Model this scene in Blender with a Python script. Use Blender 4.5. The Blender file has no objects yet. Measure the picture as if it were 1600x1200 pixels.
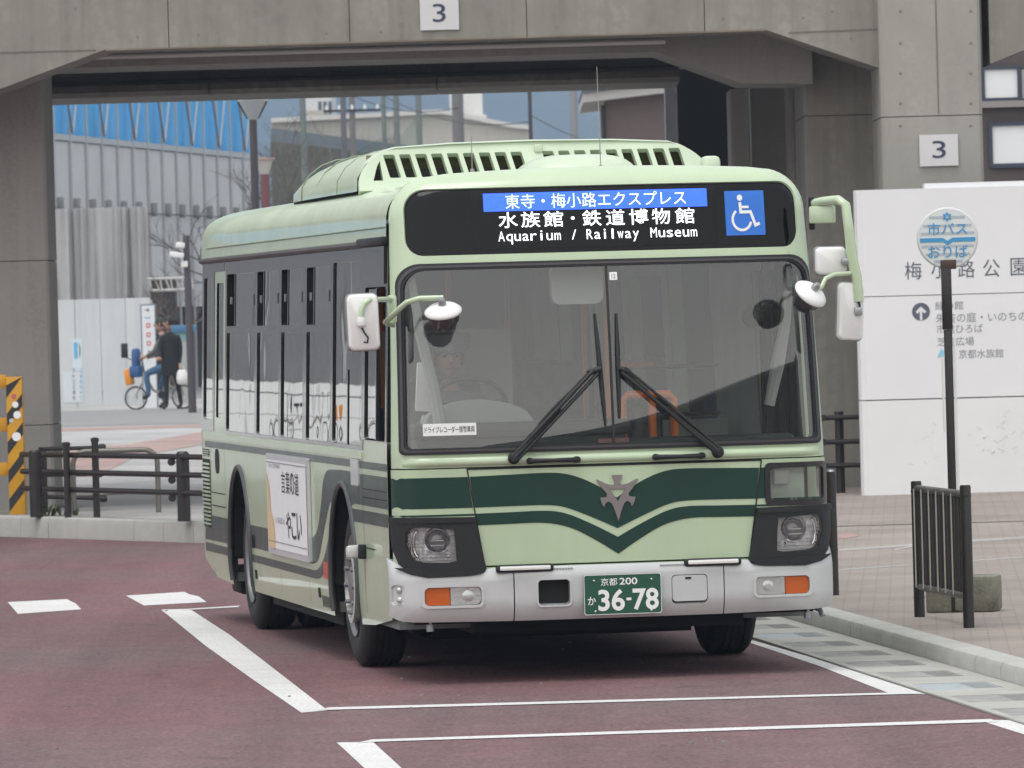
import bpy, bmesh, math, random
import numpy as np
from mathutils import Vector, Matrix
from mathutils.geometry import delaunay_2d_cdt
random.seed(7)
R = math.radians
SC = bpy.context.scene
COL = SC.collection

# ---------------------------------------------------------------- camera
F_PX, CAM_H, PITCH, ROLL, YAW = 10443.5, 2.0961, -0.0108, -0.0276, 0.1583
_f = Vector((0, math.cos(PITCH), math.sin(PITCH)))
_r0 = Vector((1, 0, 0)); _u0 = _r0.cross(_f)
_r = _r0*math.cos(ROLL) + _u0*math.sin(ROLL)
_u = -_r0*math.sin(ROLL) + _u0*math.cos(ROLL)
cd = bpy.data.cameras.new('camera'); cam = bpy.data.objects.new('camera', cd); COL.objects.link(cam)
cd.sensor_width = 36; cd.lens = F_PX/1600*36; cd.clip_start = .5; cd.clip_end = 9000
cam.matrix_world = Matrix(((_r.x, _u.x, -_f.x, 0), (_r.y, _u.y, -_f.y, 0), (_r.z, _u.z, -_f.z, CAM_H), (0, 0, 0, 1)))
cd.dof.use_dof = True; cd.dof.focus_distance = 38.2; cd.dof.aperture_fstop = 13
SC.camera = cam
# ---------------------------------------------------------------- sky, sun, exposure (bright overcast day)
SUN_EL, SUN_AZ = R(72), R(215)      # azimuth measured clockwise from +Y (the view direction)
wd = bpy.data.worlds.new('World'); SC.world = wd; wd.use_nodes = True
_nt = wd.node_tree; _bg = _nt.nodes['Background']
_sky = _nt.nodes.new('ShaderNodeTexSky'); _sky.sky_type = 'NISHITA'; _sky.sun_disc = False
_sky.sun_elevation = SUN_EL; _sky.sun_rotation = SUN_AZ; _sky.air_density = 4.0; _sky.dust_density = 1.0; _sky.ozone_density = .6; _sky.altitude = 0
_hs = _nt.nodes.new('ShaderNodeHueSaturation'); _hs.inputs['Saturation'].default_value = .1
_nt.links.new(_sky.outputs['Color'], _hs.inputs['Color']); _nt.links.new(_hs.outputs['Color'], _bg.inputs['Color'])
_bg.inputs['Strength'].default_value = .15
sl = bpy.data.lights.new('sun', 'SUN'); sl.energy = .95; sl.angle = R(32); sl.color = (1, .985, .96)
sun = bpy.data.objects.new('sun', sl); COL.objects.link(sun)
_sd = Vector((math.sin(SUN_AZ)*math.cos(SUN_EL), math.cos(SUN_AZ)*math.cos(SUN_EL), math.sin(SUN_EL)))
sun.rotation_euler = (-_sd).to_track_quat('-Z', 'Y').to_euler()
SC.view_settings.view_transform = 'Standard'; SC.view_settings.look = 'None'; SC.view_settings.gamma = 1
SC.view_settings.use_curve_mapping = False; SC.view_settings.exposure = 0.58
SC.cycles.volume_bounces = 0; SC.cycles.max_bounces = 10; SC.cycles.transparent_max_bounces = 16

# ---------------------------------------------------------------- helpers: places
def ray(px, py): return _f + _r*((px-800)/F_PX) + _u*((600-py)/F_PX)
def at(px, py, dep):
    d = ray(px, py); t = dep/d.y; return Vector((d.x*t, dep, CAM_H + d.z*t))
def gnd(px, py, z=0.):
    d = ray(px, py); t = (z-CAM_H)/d.z; return Vector((d.x*t, d.y*t, z))
def plaza_z(d):
    return float(np.interp(d, [0, 46, 62, 72, 127, 4000], [.11, .11, .2, .21, .45, .45]))
def pgnd(px, py):
    z = .11
    for _ in range(25): z = .5*z + .5*plaza_z(gnd(px, py, z).y)
    return gnd(px, py, z)

# ---------------------------------------------------------------- helpers: materials
def mat(name, col, rough=.5, metal=0., coat=0., var=0., scale=4., col2=None, bump=0., bscale=60., fine=0., fscale=200., emit=0., spec=.5, alpha=None, streak=0., coord='Object'):
    m = bpy.data.materials.new(name); m.use_nodes = True; nt = m.node_tree; b = nt.nodes['Principled BSDF']
    c = (*col, 1)
    b.inputs['Base Color'].default_value = c; b.inputs['Roughness'].default_value = rough; b.inputs['Metallic'].default_value = metal
    b.inputs['Coat Weight'].default_value = coat; b.inputs['Coat Roughness'].default_value = .04; b.inputs['Specular IOR Level'].default_value = spec
    if emit: b.inputs['Emission Color'].default_value = c; b.inputs['Emission Strength'].default_value = emit
    tc = nt.nodes.new('ShaderNodeTexCoord'); L = nt.links.new
    last = None
    def noise(s, detail=6, rgh=.6, vec=None):
        n = nt.nodes.new('ShaderNodeTexNoise'); n.inputs['Scale'].default_value = s; n.inputs['Detail'].default_value = detail; n.inputs['Roughness'].default_value = rgh
        L(vec or tc.outputs[coord], n.inputs['Vector']); return n
    def mixc(a, bcol, fac, lo=.35, hi=.68, amt=1.):
        mr = nt.nodes.new('ShaderNodeMapRange'); mr.inputs['From Min'].default_value = lo; mr.inputs['From Max'].default_value = hi; mr.inputs['To Max'].default_value = amt
        L(fac, mr.inputs['Value'])
        mx = nt.nodes.new('ShaderNodeMix'); mx.data_type = 'RGBA'
        L(mr.outputs[0], mx.inputs['Factor'])
        if a is None: mx.inputs[6].default_value = c
        else: L(a, mx.inputs[6])
        mx.inputs[7].default_value = (*bcol, 1); return mx.outputs[2]
    if var:
        c2 = col2 or tuple(v*(1-var) for v in col)
        last = mixc(last, c2, noise(scale).outputs['Fac'])
        rr = nt.nodes.new('ShaderNodeMapRange'); rr.inputs['To Min'].default_value = rough*.85; rr.inputs['To Max'].default_value = min(1, rough*1.2)
        L(noise(scale*2.3).outputs['Fac'], rr.inputs['Value']); L(rr.outputs[0], b.inputs['Roughness'])
    if streak:
        mp = nt.nodes.new('ShaderNodeMapping'); mp.inputs['Scale'].default_value = (3.5, 3.5, .22); L(tc.outputs[coord], mp.inputs['Vector'])
        last = mixc(last, tuple(v*(1-streak) for v in col), noise(1.6, 8, .65, mp.outputs[0]).outputs['Fac'], .45, .72)
    if fine:
        last = mixc(last, tuple(v*(1-fine) for v in col), noise(fscale, 2, .5).outputs['Fac'], .42, .6, .8)
    if last is not None:
        L(last, b.inputs['Base Color'])
        if emit: L(last, b.inputs['Emission Color'])
    if bump:
        bp = nt.nodes.new('ShaderNodeBump'); bp.inputs['Strength'].default_value = bump; bp.inputs['Distance'].default_value = .01
        L(noise(bscale, 4).outputs['Fac'], bp.inputs['Height']); L(bp.outputs[0], b.inputs['Normal'])
    return m
def glass(name, tint=(.6, .65, .63), rough=.0, ior=1.5, wavy=0., dust_haze=0.):
    m = bpy.data.materials.new(name); m.use_nodes = True; nt = m.node_tree; nt.nodes.remove(nt.nodes['Principled BSDF'])
    out = nt.nodes['Material Output']; t = nt.nodes.new('ShaderNodeBsdfTransparent'); t.inputs['Color'].default_value = (*tint, 1)
    g = nt.nodes.new('ShaderNodeBsdfGlossy'); g.inputs['Roughness'].default_value = rough; g.inputs['Color'].default_value = (1, 1, 1, 1)
    fr = nt.nodes.new('ShaderNodeFresnel'); fr.inputs['IOR'].default_value = ior
    mx = nt.nodes.new('ShaderNodeMixShader'); L = nt.links.new
    # two glass-air surfaces: 2R/(1+R)
    a2 = nt.nodes.new('ShaderNodeMath'); a2.operation = 'MULTIPLY'; a2.inputs[1].default_value = 2; L(fr.outputs[0], a2.inputs[0])
    a3 = nt.nodes.new('ShaderNodeMath'); a3.operation = 'ADD'; a3.inputs[1].default_value = 1; L(fr.outputs[0], a3.inputs[0])
    a4 = nt.nodes.new('ShaderNodeMath'); a4.operation = 'DIVIDE'; L(a2.outputs[0], a4.inputs[0]); L(a3.outputs[0], a4.inputs[1])
    L(a4.outputs[0], mx.inputs[0]); L(t.outputs[0], mx.inputs[1]); L(g.outputs[0], mx.inputs[2]); L(mx.outputs[0], out.inputs['Surface'])
    if dust_haze:
        df = nt.nodes.new('ShaderNodeBsdfDiffuse'); df.inputs['Color'].default_value = (.6, .6, .58, 1); m2 = nt.nodes.new('ShaderNodeMixShader'); m2.inputs[0].default_value = dust_haze
        L(mx.outputs[0], m2.inputs[1]); L(df.outputs[0], m2.inputs[2]); L(m2.outputs[0], out.inputs['Surface'])
    if wavy:
        tc = nt.nodes.new('ShaderNodeTexCoord'); n = nt.nodes.new('ShaderNodeTexNoise'); n.inputs['Scale'].default_value = 2.2; n.inputs['Detail'].default_value = 1
        bp = nt.nodes.new('ShaderNodeBump'); bp.inputs['Strength'].default_value = wavy; bp.inputs['Distance'].default_value = .01
        L(tc.outputs['Object'], n.inputs['Vector']); L(n.outputs['Fac'], bp.inputs['Height']); L(bp.outputs[0], g.inputs['Normal']); L(bp.outputs[0], fr.inputs['Normal'])
    return m

# ---------------------------------------------------------------- helpers: objects
def tag(o, label=None, cat=None, group=None, kind=None):
    if label: o['label'] = label
    if cat: o['category'] = cat
    if group: o['group'] = group
    if kind: o['kind'] = kind
    return o
def empty(name, loc=(0, 0, 0), rz=0., label=None, cat=None, group=None):
    o = bpy.data.objects.new(name, None); COL.objects.link(o); o.location = loc; o.rotation_euler = (0, 0, rz); o.empty_display_size = .1
    return tag(o, label, cat, group)
def link(name, me, m, parent=None, ang=35):
    if isinstance(m, (list, tuple)):
        for k in m: me.materials.append(k)
    elif m: me.materials.append(m)
    o = bpy.data.objects.new(name, me); COL.objects.link(o); o.parent = parent
    if ang is not None:
        me.shade_smooth(); me.set_sharp_from_angle(angle=R(ang))
    return o
class MB:
    def __init__(s): s.v = []; s.f = []; s.mi = []; s.cur = 0
    def add(s, vs, fs):
        n = len(s.v); s.v += [tuple(v) for v in vs]; s.f += [tuple(i+n for i in f) for f in fs]; s.mi += [s.cur]*len(fs); return s
    def box(s, c, d, rz=0., rx=0., ry=0., bev=0.):
        c = Vector(c); x, y, z = (k/2 for k in d)
        M = Matrix.Rotation(rz, 3, 'Z') @ Matrix.Rotation(ry, 3, 'Y') @ Matrix.Rotation(rx, 3, 'X')
        if bev <= 0:
            vs = [c + M @ Vector((a*x, b*y, e*z)) for e in (-1, 1) for a, b in ((-1, -1), (1, -1), (1, 1), (-1, 1))]
            return s.add(vs, [(3, 2, 1, 0), (4, 5, 6, 7), (0, 1, 5, 4), (1, 2, 6, 5), (2, 3, 7, 6), (3, 0, 4, 7)])
        bm = bmesh.new(); bmesh.ops.create_cube(bm, size=1)
        for v in bm.verts: v.co = Vector((v.co.x*2*x, v.co.y*2*y, v.co.z*2*z))
        bmesh.ops.bevel(bm, geom=bm.edges[:], offset=min(bev, x*.95, y*.95, z*.95), segments=2, profile=.5, affect='EDGES')
        bm.verts.index_update(); s.add([c + M @ v.co for v in bm.verts], [[v.index for v in f.verts] for f in bm.faces]); bm.free(); return s
    def bx(s, x0, x1, y0, y1, z0, z1, bev=0.): return s.box(((x0+x1)/2, (y0+y1)/2, (z0+z1)/2), (abs(x1-x0), abs(y1-y0), abs(z1-z0)), bev=bev)
    def tube(s, pts, r, n=10, cap=True, squash=None):
        pts = [Vector(p) for p in pts]; rs = r if isinstance(r, (list, tuple)) else [r]*len(pts)
        rings = []; prev = None
        for i, p in enumerate(pts):
            t = (pts[min(i+1, len(pts)-1)] - pts[max(i-1, 0)]).normalized()
            if prev is None:
                a = Vector((0, 0, 1)) if abs(t.z) < .9 else Vector((1, 0, 0)); x = t.cross(a).normalized()
            else:
                x = (prev - t*prev.dot(t)).normalized()
            prev = x; y = t.cross(x)
            rings.append([p + (x*math.cos(2*math.pi*k/n) + y*math.sin(2*math.pi*k/n))*rs[i] for k in range(n)])
        vs = [v for rg in rings for v in rg]
        fs = [(i*n+k, i*n+(k+1) % n, (i+1)*n+(k+1) % n, (i+1)*n+k) for i in range(len(pts)-1) for k in range(n)]
        if cap: fs += [tuple(range(n))[::-1], tuple((len(pts)-1)*n+k for k in range(n))]
        return s.add(vs, fs)
    def lathe(s, prof, c=(0, 0, 0), axis='Z', n=32):
        # prof: list of (r, h)
        c = Vector(c); vs = []
        for r_, h in prof:
            for k in range(n):
                a = 2*math.pi*k/n; p = (r_*math.cos(a), r_*math.sin(a), h)
                vs.append(c + Vector(p if axis == 'Z' else ((p[2], p[0], p[1]) if axis == 'X' else (p[0], p[2], p[1]))))
        fs = [(i*n+k, i*n+(k+1) % n, (i+1)*n+(k+1) % n, (i+1)*n+k) for i in range(len(prof)-1) for k in range(n)]
        if prof[0][0] > 1e-4: fs.append(tuple(range(n))[::-1])
        if prof[-1][0] > 1e-4: fs.append(tuple((len(prof)-1)*n+k for k in range(n)))
        return s.add(vs, fs)
    def prism(s, poly, a, b, f):
        # poly in 2D, extruded from parameter a to b; f(u, v, t) -> 3D
        n = len(poly); vs = [f(u, v, t) for t in (a, b) for u, v in poly]
        return s.add(vs, [tuple(range(n))[::-1], tuple(range(n, 2*n))] + [(i, (i+1) % n, n+(i+1) % n, n+i) for i in range(n)])
    def build(s, name, m, parent=None, ang=35, fix=True):
        me = bpy.data.meshes.new(name); me.from_pydata(s.v, [], s.f); me.validate()
        if len(s.mi) == len(me.polygons): me.polygons.foreach_set('material_index', s.mi)
        if fix:
            bm = bmesh.new(); bm.from_mesh(me); bmesh.ops.recalc_face_normals(bm, faces=bm.faces[:]); bm.to_mesh(me); bm.free()
        return link(name, me, m, parent, ang)
def box_obj(name, c, d, m, parent=None, bev=0., rz=0., rx=0., ry=0.): return MB().box(c, d, rz, rx, ry, bev).build(name, m, parent)
def copy_obj(o, parent=None, loc=None):
    c = o.copy(); COL.objects.link(c); c.parent = parent
    if loc is not None: c.location = loc
    return c

# 2D shapes ---------------------------------------------------------------------------------
def rrect(x0, x1, z0, z1, r=.03, n=5):
    if not isinstance(r, (list, tuple)): r = (r,)*4          # BL, BR, TR, TL
    out = []
    for (cx, cz, a0, q) in ((x0, z0, 180, r[0]), (x1, z0, 270, r[1]), (x1, z1, 0, r[2]), (x0, z1, 90, r[3])):
        sx = 1 if cx == x0 else -1; sz = 1 if cz == z0 else -1
        for k in range(n+1):
            a = R(a0 + 90*k/n); out.append((cx + sx*q + q*math.cos(a), cz + sz*q + q*math.sin(a)))
    return out
def circ(cx, cz, rx, rz=None, n=28): return [(cx + rx*math.cos(2*math.pi*k/n), cz + (rz or rx)*math.sin(2*math.pi*k/n)) for k in range(n)]
def strip2(pts, w):
    # mitred stroke of a polyline -> polygon
    P = [Vector(p) for p in pts]; L_, R_ = [], []
    for i, p in enumerate(P):
        d0 = (P[i]-P[i-1]).normalized() if i else (P[1]-P[0]).normalized()
        d1 = (P[i+1]-P[i]).normalized() if i < len(P)-1 else d0
        n = Vector((-(d0+d1).y, (d0+d1).x)).normalized(); k = w/2/max(.5, n.dot(Vector((-d0.y, d0.x))))
        L_.append(tuple(p+n*k)); R_.append(tuple(p-n*k))
    return R_ + L_[::-1]
def densify(poly, g):
    out = []
    for i, p in enumerate(poly):
        q = poly[(i+1) % len(poly)]; L_ = math.hypot(q[0]-p[0], q[1]-p[1]); k = max(1, int(math.ceil(L_/g)))
        if L_ < 1e-7: continue
        out += [(p[0]+(q[0]-p[0])*j/k, p[1]+(q[1]-p[1])*j/k) for j in range(k)]
    return out
def inside(pts, loops):
    x, y = pts[:, 0], pts[:, 1]; c = np.zeros(len(pts), bool)
    for lp in loops:
        a = np.array(lp); b = np.roll(a, -1, 0)
        for (x1, y1), (x2, y2) in zip(a, b):
            if y1 == y2: continue
            c ^= ((y1 > y) != (y2 > y)) & (x < (x2-x1)*(y-y1)/(y2-y1)+x1)
    return c
def patch(name, outer, surf, m, parent, holes=(), off=0., grid=.06, rim=0., extra=(), thick=False):
    loops = [densify(l, grid) for l in (outer, *holes)]
    a = np.array(outer); lo, hi = a.min(0), a.max(0)
    gx, gy = np.meshgrid(np.arange(lo[0]+grid/2, hi[0], grid), np.arange(lo[1]+grid/2, hi[1], grid)); gp = np.c_[gx.ravel(), gy.ravel()]
    if len(extra): gp = np.r_[np.array(extra), gp] if len(gp) else np.array(extra)
    if len(gp):
        gp = gp[inside(gp, loops)]
        B = np.array([p for l in loops for p in l])
        if len(gp):
            dm = np.min(((gp[:, None, :]-B[None])**2).sum(2), 1) if len(gp)*len(B) < 6e7 else np.ones(len(gp))
            gp = gp[dm > (grid*.3)**2] if not len(extra) else gp[dm > (.004)**2]
    pts = [Vector(p) for l in loops for p in l]; ed = []; n0 = 0
    for l in loops: ed += [(n0+i, n0+(i+1) % len(l)) for i in range(len(l))]; n0 += len(l)
    pts += [Vector(p) for p in gp]
    v2, _, fs, *_x = delaunay_2d_cdt(pts, ed, [], 0, 1e-6)
    fs = [f for f in fs]; cen = np.array([[sum(v2[i].x for i in f)/3, sum(v2[i].y for i in f)/3] for f in fs])
    keep = inside(cen, loops); fs = [f for f, k in zip(fs, keep) if k]
    PN = [surf(p.x, p.y) for p in v2]
    vs = [P+N*off for P, N in PN]; out = []; ln = []
    for f in fs:
        n = (vs[f[1]]-vs[f[0]]).cross(vs[f[2]]-vs[f[0]]); g = PN[f[0]][1]+PN[f[1]][1]+PN[f[2]][1]
        f = tuple(f) if n.dot(g) > 0 else tuple(f[::-1]); out.append(f); ln += [PN[i][1] for i in f]
    if rim:
        for l in loops:
            q = [surf(*p) for p in l]; n0 = len(vs); k = len(l)
            vs += [P+N*off for P, N in q] + [P+N*(off-rim) for P, N in q]
            sgn = 1 if l is loops[0] else -1
            cx, cy = np.mean(l, 0)
            for i in range(k):
                f = (n0+i, n0+(i+1) % k, n0+k+(i+1) % k, n0+k+i)
                n = (vs[f[1]]-vs[f[0]]).cross(vs[f[2]]-vs[f[1]])
                # outward test in 2D: step off the edge and see whether it leaves the patch
                mx, my = (l[i][0]+l[(i+1) % k][0])/2, (l[i][1]+l[(i+1) % k][1])/2
                ex, ey = l[(i+1) % k][0]-l[i][0], l[(i+1) % k][1]-l[i][1]; e = math.hypot(ex, ey) or 1
                tx, ty = mx+ey/e*1e-3, my-ex/e*1e-3
                outw = not inside(np.array([[tx, ty]]), loops)[0]
                T = surf(tx, ty)[0]-surf(mx, my)[0]
                if not outw: T = -T
                if n.dot(T) < 0: f = f[::-1]; n = -n
                n = n.normalized() if n.length > 0 else PN[0][1]
                out.append(f); ln += [n]*4
    me = bpy.data.meshes.new(name); me.from_pydata(vs, [], out)
    o = link(name, me, m, parent, None); me.shade_smooth()
    me.normals_split_custom_set([tuple(n) for n in ln])
    return o
_tc = {}
def text2(body, bold=0.):
    k = (body, bold)
    if k not in _tc:
        c = bpy.data.curves.new('lettering', 'FONT'); c.body = body; c.resolution_u = 4; c.offset = bold
        o = bpy.data.objects.new('lettering', c); COL.objects.link(o); dg = bpy.context.evaluated_depsgraph_get(); dg.update()
        me = bpy.data.meshes.new_from_object(o.evaluated_get(dg))
        V = np.array([v.co[:2] for v in me.vertices]); Fs = [tuple(p.vertices) for p in me.polygons]
        bpy.data.objects.remove(o); bpy.data.curves.remove(c); bpy.data.meshes.remove(me)
        lo, hi = V.min(0), V.max(0); _tc[k] = ((V-lo)/(hi-lo), Fs, (hi-lo))
    return _tc[k]
def text_on(body, x0, x1, z0, z1, surf, m, parent, off=.002, bold=0., name='lettering', keep=False):
    V, Fs, asp = text2(body, bold)
    if keep: x1 = x0 + (z1-z0)*asp[0]/asp[1]
    PN = [surf(x0+(x1-x0)*a, z0+(z1-z0)*b) for a, b in V]; vs = [P+N*off for P, N in PN]; fs = []
    for f in Fs:
        n = (vs[f[1]]-vs[f[0]]).cross(vs[f[2]]-vs[f[0]]); fs.append(f if n.dot(PN[f[0]][1]) >= 0 else f[::-1])
    me = bpy.data.meshes.new(name); me.from_pydata(vs, [], fs); return link(name, me, m, parent, None)
def plane_surf(o, ux, uz):
    o, ux, uz = Vector(o), Vector(ux).normalized(), Vector(uz).normalized(); n = ux.cross(uz)
    return lambda a, b: (o+ux*a+uz*b, n)
def front_plane(y): return plane_surf((0, y, 0), (1, 0, 0), (0, 0, 1))          # faces -Y, coordinates (x, z)
def sm(pts, k=6):
    # Catmull-Rom through the points
    P = [Vector(p) for p in pts]; out = []
    for i in range(len(P)-1):
        p0, p1, p2, p3 = P[max(i-1, 0)], P[i], P[i+1], P[min(i+2, len(P)-1)]
        for j in range(k):
            t = j/k; out.append(tuple(.5*((2*p1)+(p2-p0)*t+(2*p0-5*p1+4*p2-p3)*t*t+(3*p1-p0-3*p2+p3)*t**3)))
    return out+[tuple(P[-1])]
# ================================================================ MATERIALS OF THE PLACE
def asphalt():
    m = bpy.data.materials.new('red_asphalt'); m.use_nodes = True; nt = m.node_tree; b = nt.nodes['Principled BSDF']; L = nt.links.new
    tc = nt.nodes.new('ShaderNodeTexCoord')
    def noise(s, d, r=.6):
        n = nt.nodes.new('ShaderNodeTexNoise'); n.inputs['Scale'].default_value = s; n.inputs['Detail'].default_value = d; n.inputs['Roughness'].default_value = r; L(tc.outputs['Object'], n.inputs['Vector']); return n.outputs['Fac']
    def ramp(f, a, b_, lo, hi):
        r = nt.nodes.new('ShaderNodeValToRGB'); r.color_ramp.elements[0].color = (*a, 1); r.color_ramp.elements[1].color = (*b_, 1); r.color_ramp.elements[0].position = lo; r.color_ramp.elements[1].position = hi; L(f, r.inputs[0]); return r.outputs[0]
    base = ramp(noise(.22, 5), (.168, .089, .093), (.153, .106, .109), .36, .66)
    sp = nt.nodes.new('ShaderNodeTexVoronoi'); sp.inputs['Scale'].default_value = 60; L(tc.outputs['Object'], sp.inputs['Vector'])
    grain = ramp(sp.outputs['Color'], (.35, .35, .35), (1.7, 1.65, 1.65), .1, .9)
    mx = nt.nodes.new('ShaderNodeMix'); mx.data_type = 'RGBA'; mx.blend_type = 'MULTIPLY'; mx.inputs['Factor'].default_value = .5; L(base, mx.inputs[6]); L(grain, mx.inputs[7])
    g2 = ramp(noise(2.5, 8, .7), (.82, .82, .82), (1.14, 1.12, 1.12), .3, .7)
    m2 = nt.nodes.new('ShaderNodeMix'); m2.data_type = 'RGBA'; m2.blend_type = 'MULTIPLY'; m2.inputs['Factor'].default_value = .8; L(mx.outputs[2], m2.inputs[6]); L(g2, m2.inputs[7])
    mp = nt.nodes.new('ShaderNodeMapping'); mp.inputs['Rotation'].default_value = (0, 0, -.05); mp.inputs['Scale'].default_value = (1.5, .06, 1); L(tc.outputs['Object'], mp.inputs[0])
    n3 = nt.nodes.new('ShaderNodeTexNoise'); n3.inputs['Scale'].default_value = 1.; n3.inputs['Detail'].default_value = 5; L(mp.outputs[0], n3.inputs['Vector'])
    trk = ramp(n3.outputs['Fac'], (.84, .85, .86), (1.08, 1.06, 1.06), .38, .62)
    m3 = nt.nodes.new('ShaderNodeMix'); m3.data_type = 'RGBA'; m3.blend_type = 'MULTIPLY'; m3.inputs['Factor'].default_value = .9; L(m2.outputs[2], m3.inputs[6]); L(trk, m3.inputs[7])
    spt = ramp(noise(1.7, 3, .5), (1., 1., 1.), (.66, .67, .68), .66, .74)
    m4 = nt.nodes.new('ShaderNodeMix'); m4.data_type = 'RGBA'; m4.blend_type = 'MULTIPLY'; m4.inputs['Factor'].default_value = .8; L(m3.outputs[2], m4.inputs[6]); L(spt, m4.inputs[7])
    L(m4.outputs[2], b.inputs['Base Color']); b.inputs['Roughness'].default_value = .85; b.inputs['Specular IOR Level'].default_value = .3
    bp = nt.nodes.new('ShaderNodeBump'); bp.inputs['Strength'].default_value = .5; bp.inputs['Distance'].default_value = .006; L(sp.outputs['Distance'], bp.inputs['Height']); L(bp.outputs[0], b.inputs['Normal'])
    return m
def pavers(name, c1, c2, mortar, sx=.2, sy=.1, rot=0.):
    m = bpy.data.materials.new(name); m.use_nodes = True; nt = m.node_tree; b = nt.nodes['Principled BSDF']; L = nt.links.new
    tc = nt.nodes.new('ShaderNodeTexCoord'); mp = nt.nodes.new('ShaderNodeMapping'); mp.inputs['Rotation'].default_value = (0, 0, rot); L(tc.outputs['Object'], mp.inputs[0])
    br = nt.nodes.new('ShaderNodeTexBrick'); L(mp.outputs[0], br.inputs['Vector']); br.inputs['Scale'].default_value = 1; br.inputs['Brick Width'].default_value = sx; br.inputs['Row Height'].default_value = sy
    br.inputs['Mortar Size'].default_value = .006; br.inputs['Color1'].default_value = (*c1, 1); br.inputs['Color2'].default_value = (*c2, 1); br.inputs['Mortar'].default_value = (*mortar, 1); br.inputs['Bias'].default_value = 0
    n = nt.nodes.new('ShaderNodeTexNoise'); n.inputs['Scale'].default_value = .8; n.inputs['Detail'].default_value = 8; L(tc.outputs['Object'], n.inputs['Vector'])
    mr = nt.nodes.new('ShaderNodeMapRange'); mr.inputs['From Min'].default_value = .3; mr.inputs['From Max'].default_value = .7; mr.inputs['To Min'].default_value = .78; mr.inputs['To Max'].default_value = 1.12; L(n.outputs['Fac'], mr.inputs['Value'])
    mx = nt.nodes.new('ShaderNodeMix'); mx.data_type = 'RGBA'; mx.blend_type = 'MULTIPLY'; mx.inputs['Factor'].default_value = 1; L(br.outputs['Color'], mx.inputs[6]); L(mr.outputs[0], mx.inputs[7])
    L(mx.outputs[2], b.inputs['Base Color']); b.inputs['Roughness'].default_value = .8
    bp = nt.nodes.new('ShaderNodeBump'); bp.inputs['Strength'].default_value = .4; bp.inputs['Distance'].default_value = .004; L(br.outputs['Fac'], bp.inputs['Height']); bp.invert = True; L(bp.outputs[0], b.inputs['Normal'])
    return m
ROADM = asphalt()
PAINT = mat('road_paint_white', (.74, .72, .71), .6, var=.2, scale=2.2, fine=.3, fscale=45, bump=.2, bscale=120)
CONC = mat('viaduct_concrete', (.325, .308, .275), .85, var=.36, scale=.7, streak=.42, fine=.26, fscale=9, bump=.15, bscale=14)
CONC2 = mat('viaduct_concrete_dark', (.33, .315, .30), .88, var=.25, scale=.6, streak=.3, fine=.12, fscale=26, bump=.15, bscale=14)
KERBM = mat('kerb_concrete', (.46, .455, .43), .8, var=.22, scale=3.5, fine=.15, fscale=80, bump=.2, bscale=70)
GUTM = mat('gutter_concrete', (.43, .42, .385), .8, var=.28, scale=2.6, fine=.15, fscale=80, bump=.2, bscale=60)
SLABD = mat('worn_dark_slab', (.31, .305, .29), .8, var=.3, scale=6, bump=.2, bscale=60)
BLUESL = mat('pale_blue_slab', (.36, .40, .42), .6, var=.2, scale=6)
IRON = mat('dark_iron', (.035, .035, .038), .5, metal=.3, var=.3, scale=12)
BROWNP = mat('dark_brown_paint', (.022, .017, .016), .42, var=.25, scale=8)
SIDEWM = pavers('sidewalk_pavers', (.31, .26, .232), (.275, .233, .21), (.22, .186, .168), .2, .1, .06)
PLAZAM = pavers('plaza_pavers', (.40, .385, .375), (.37, .355, .345), (.28, .27, .26), .3, .15, .3)
REDPAV = pavers('red_pavers', (.38, .26, .23), (.355, .245, .22), (.25, .16, .14), .3, .15, .3)
BANDPAV = pavers('band_pavers', (.37, .345, .33), (.34, .32, .305), (.27, .26, .25), .3, .15, .3)
LIGHTPAV = pavers('light_pavers', (.41, .40, .395), (.38, .37, .365), (.30, .29, .285), .3, .15, .3)
FARROAD = mat('far_asphalt', (.27, .265, .262), .85, var=.15, scale=.3, fine=.2, fscale=30)
# ================================================================ GROUND, ROAD, PAVEMENTS
def sheet(name, pts, m, z=None, kind='structure', parent=None):
    me = bpy.data.meshes.new(name); me.from_pydata([tuple(p) for p in pts], [], [tuple(range(len(pts)))]); o = link(name, me, m, parent, None)
    if me.polygons[0].normal.z < 0: me.flip_normals()
    if parent is None: tag(o, kind=kind)
    return o
# far terrain: one sheet to the horizon
g = MB(); Y_ = [-1500, -60, 66, 130, 400, 900, 4500]
rows = [(-1500, -.06), (72, -.06), (130, .40), (4500, .40)]
g.add([(x, y, z) for y, z in rows for x in (-4500, 4500)], [(2*i, 2*i+1, 2*i+3, 2*i+2) for i in range(len(rows)-1)])
tag(g.build('ground', FARROAD, None, None), kind='structure')
K0, K1 = Vector((2.70, 35.87)), Vector((1.69, 45.21))          # kerb line beside the bus
KD = (K1-K0).normalized()
def kR(d): return K0+KD*((d-K0.y)/KD.y)
L0, L1 = Vector((-3.0, 62.98)), Vector((-5.14, 66.54)); LD = (L1-L0).normalized()      # kerb line behind the bus
def kL(d): return L0+LD*((d-L0.y)/LD.y)
corner = []
JD = 57.4
J = kR(JD)
road_pts = [(-70, -60, 0), (60, -60, 0), (60, -20, 0), (kR(-20).x, -20, 0), (kR(JD).x, JD, 0)]
road_pts = [(-70, -60, 0), (kR(-60).x+.02, -60, 0), (J.x+.02, JD, 0), (kL(110).x, 110.02, 0), (-70, 110, 0)]
sheet('road', road_pts, ROADM)
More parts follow.
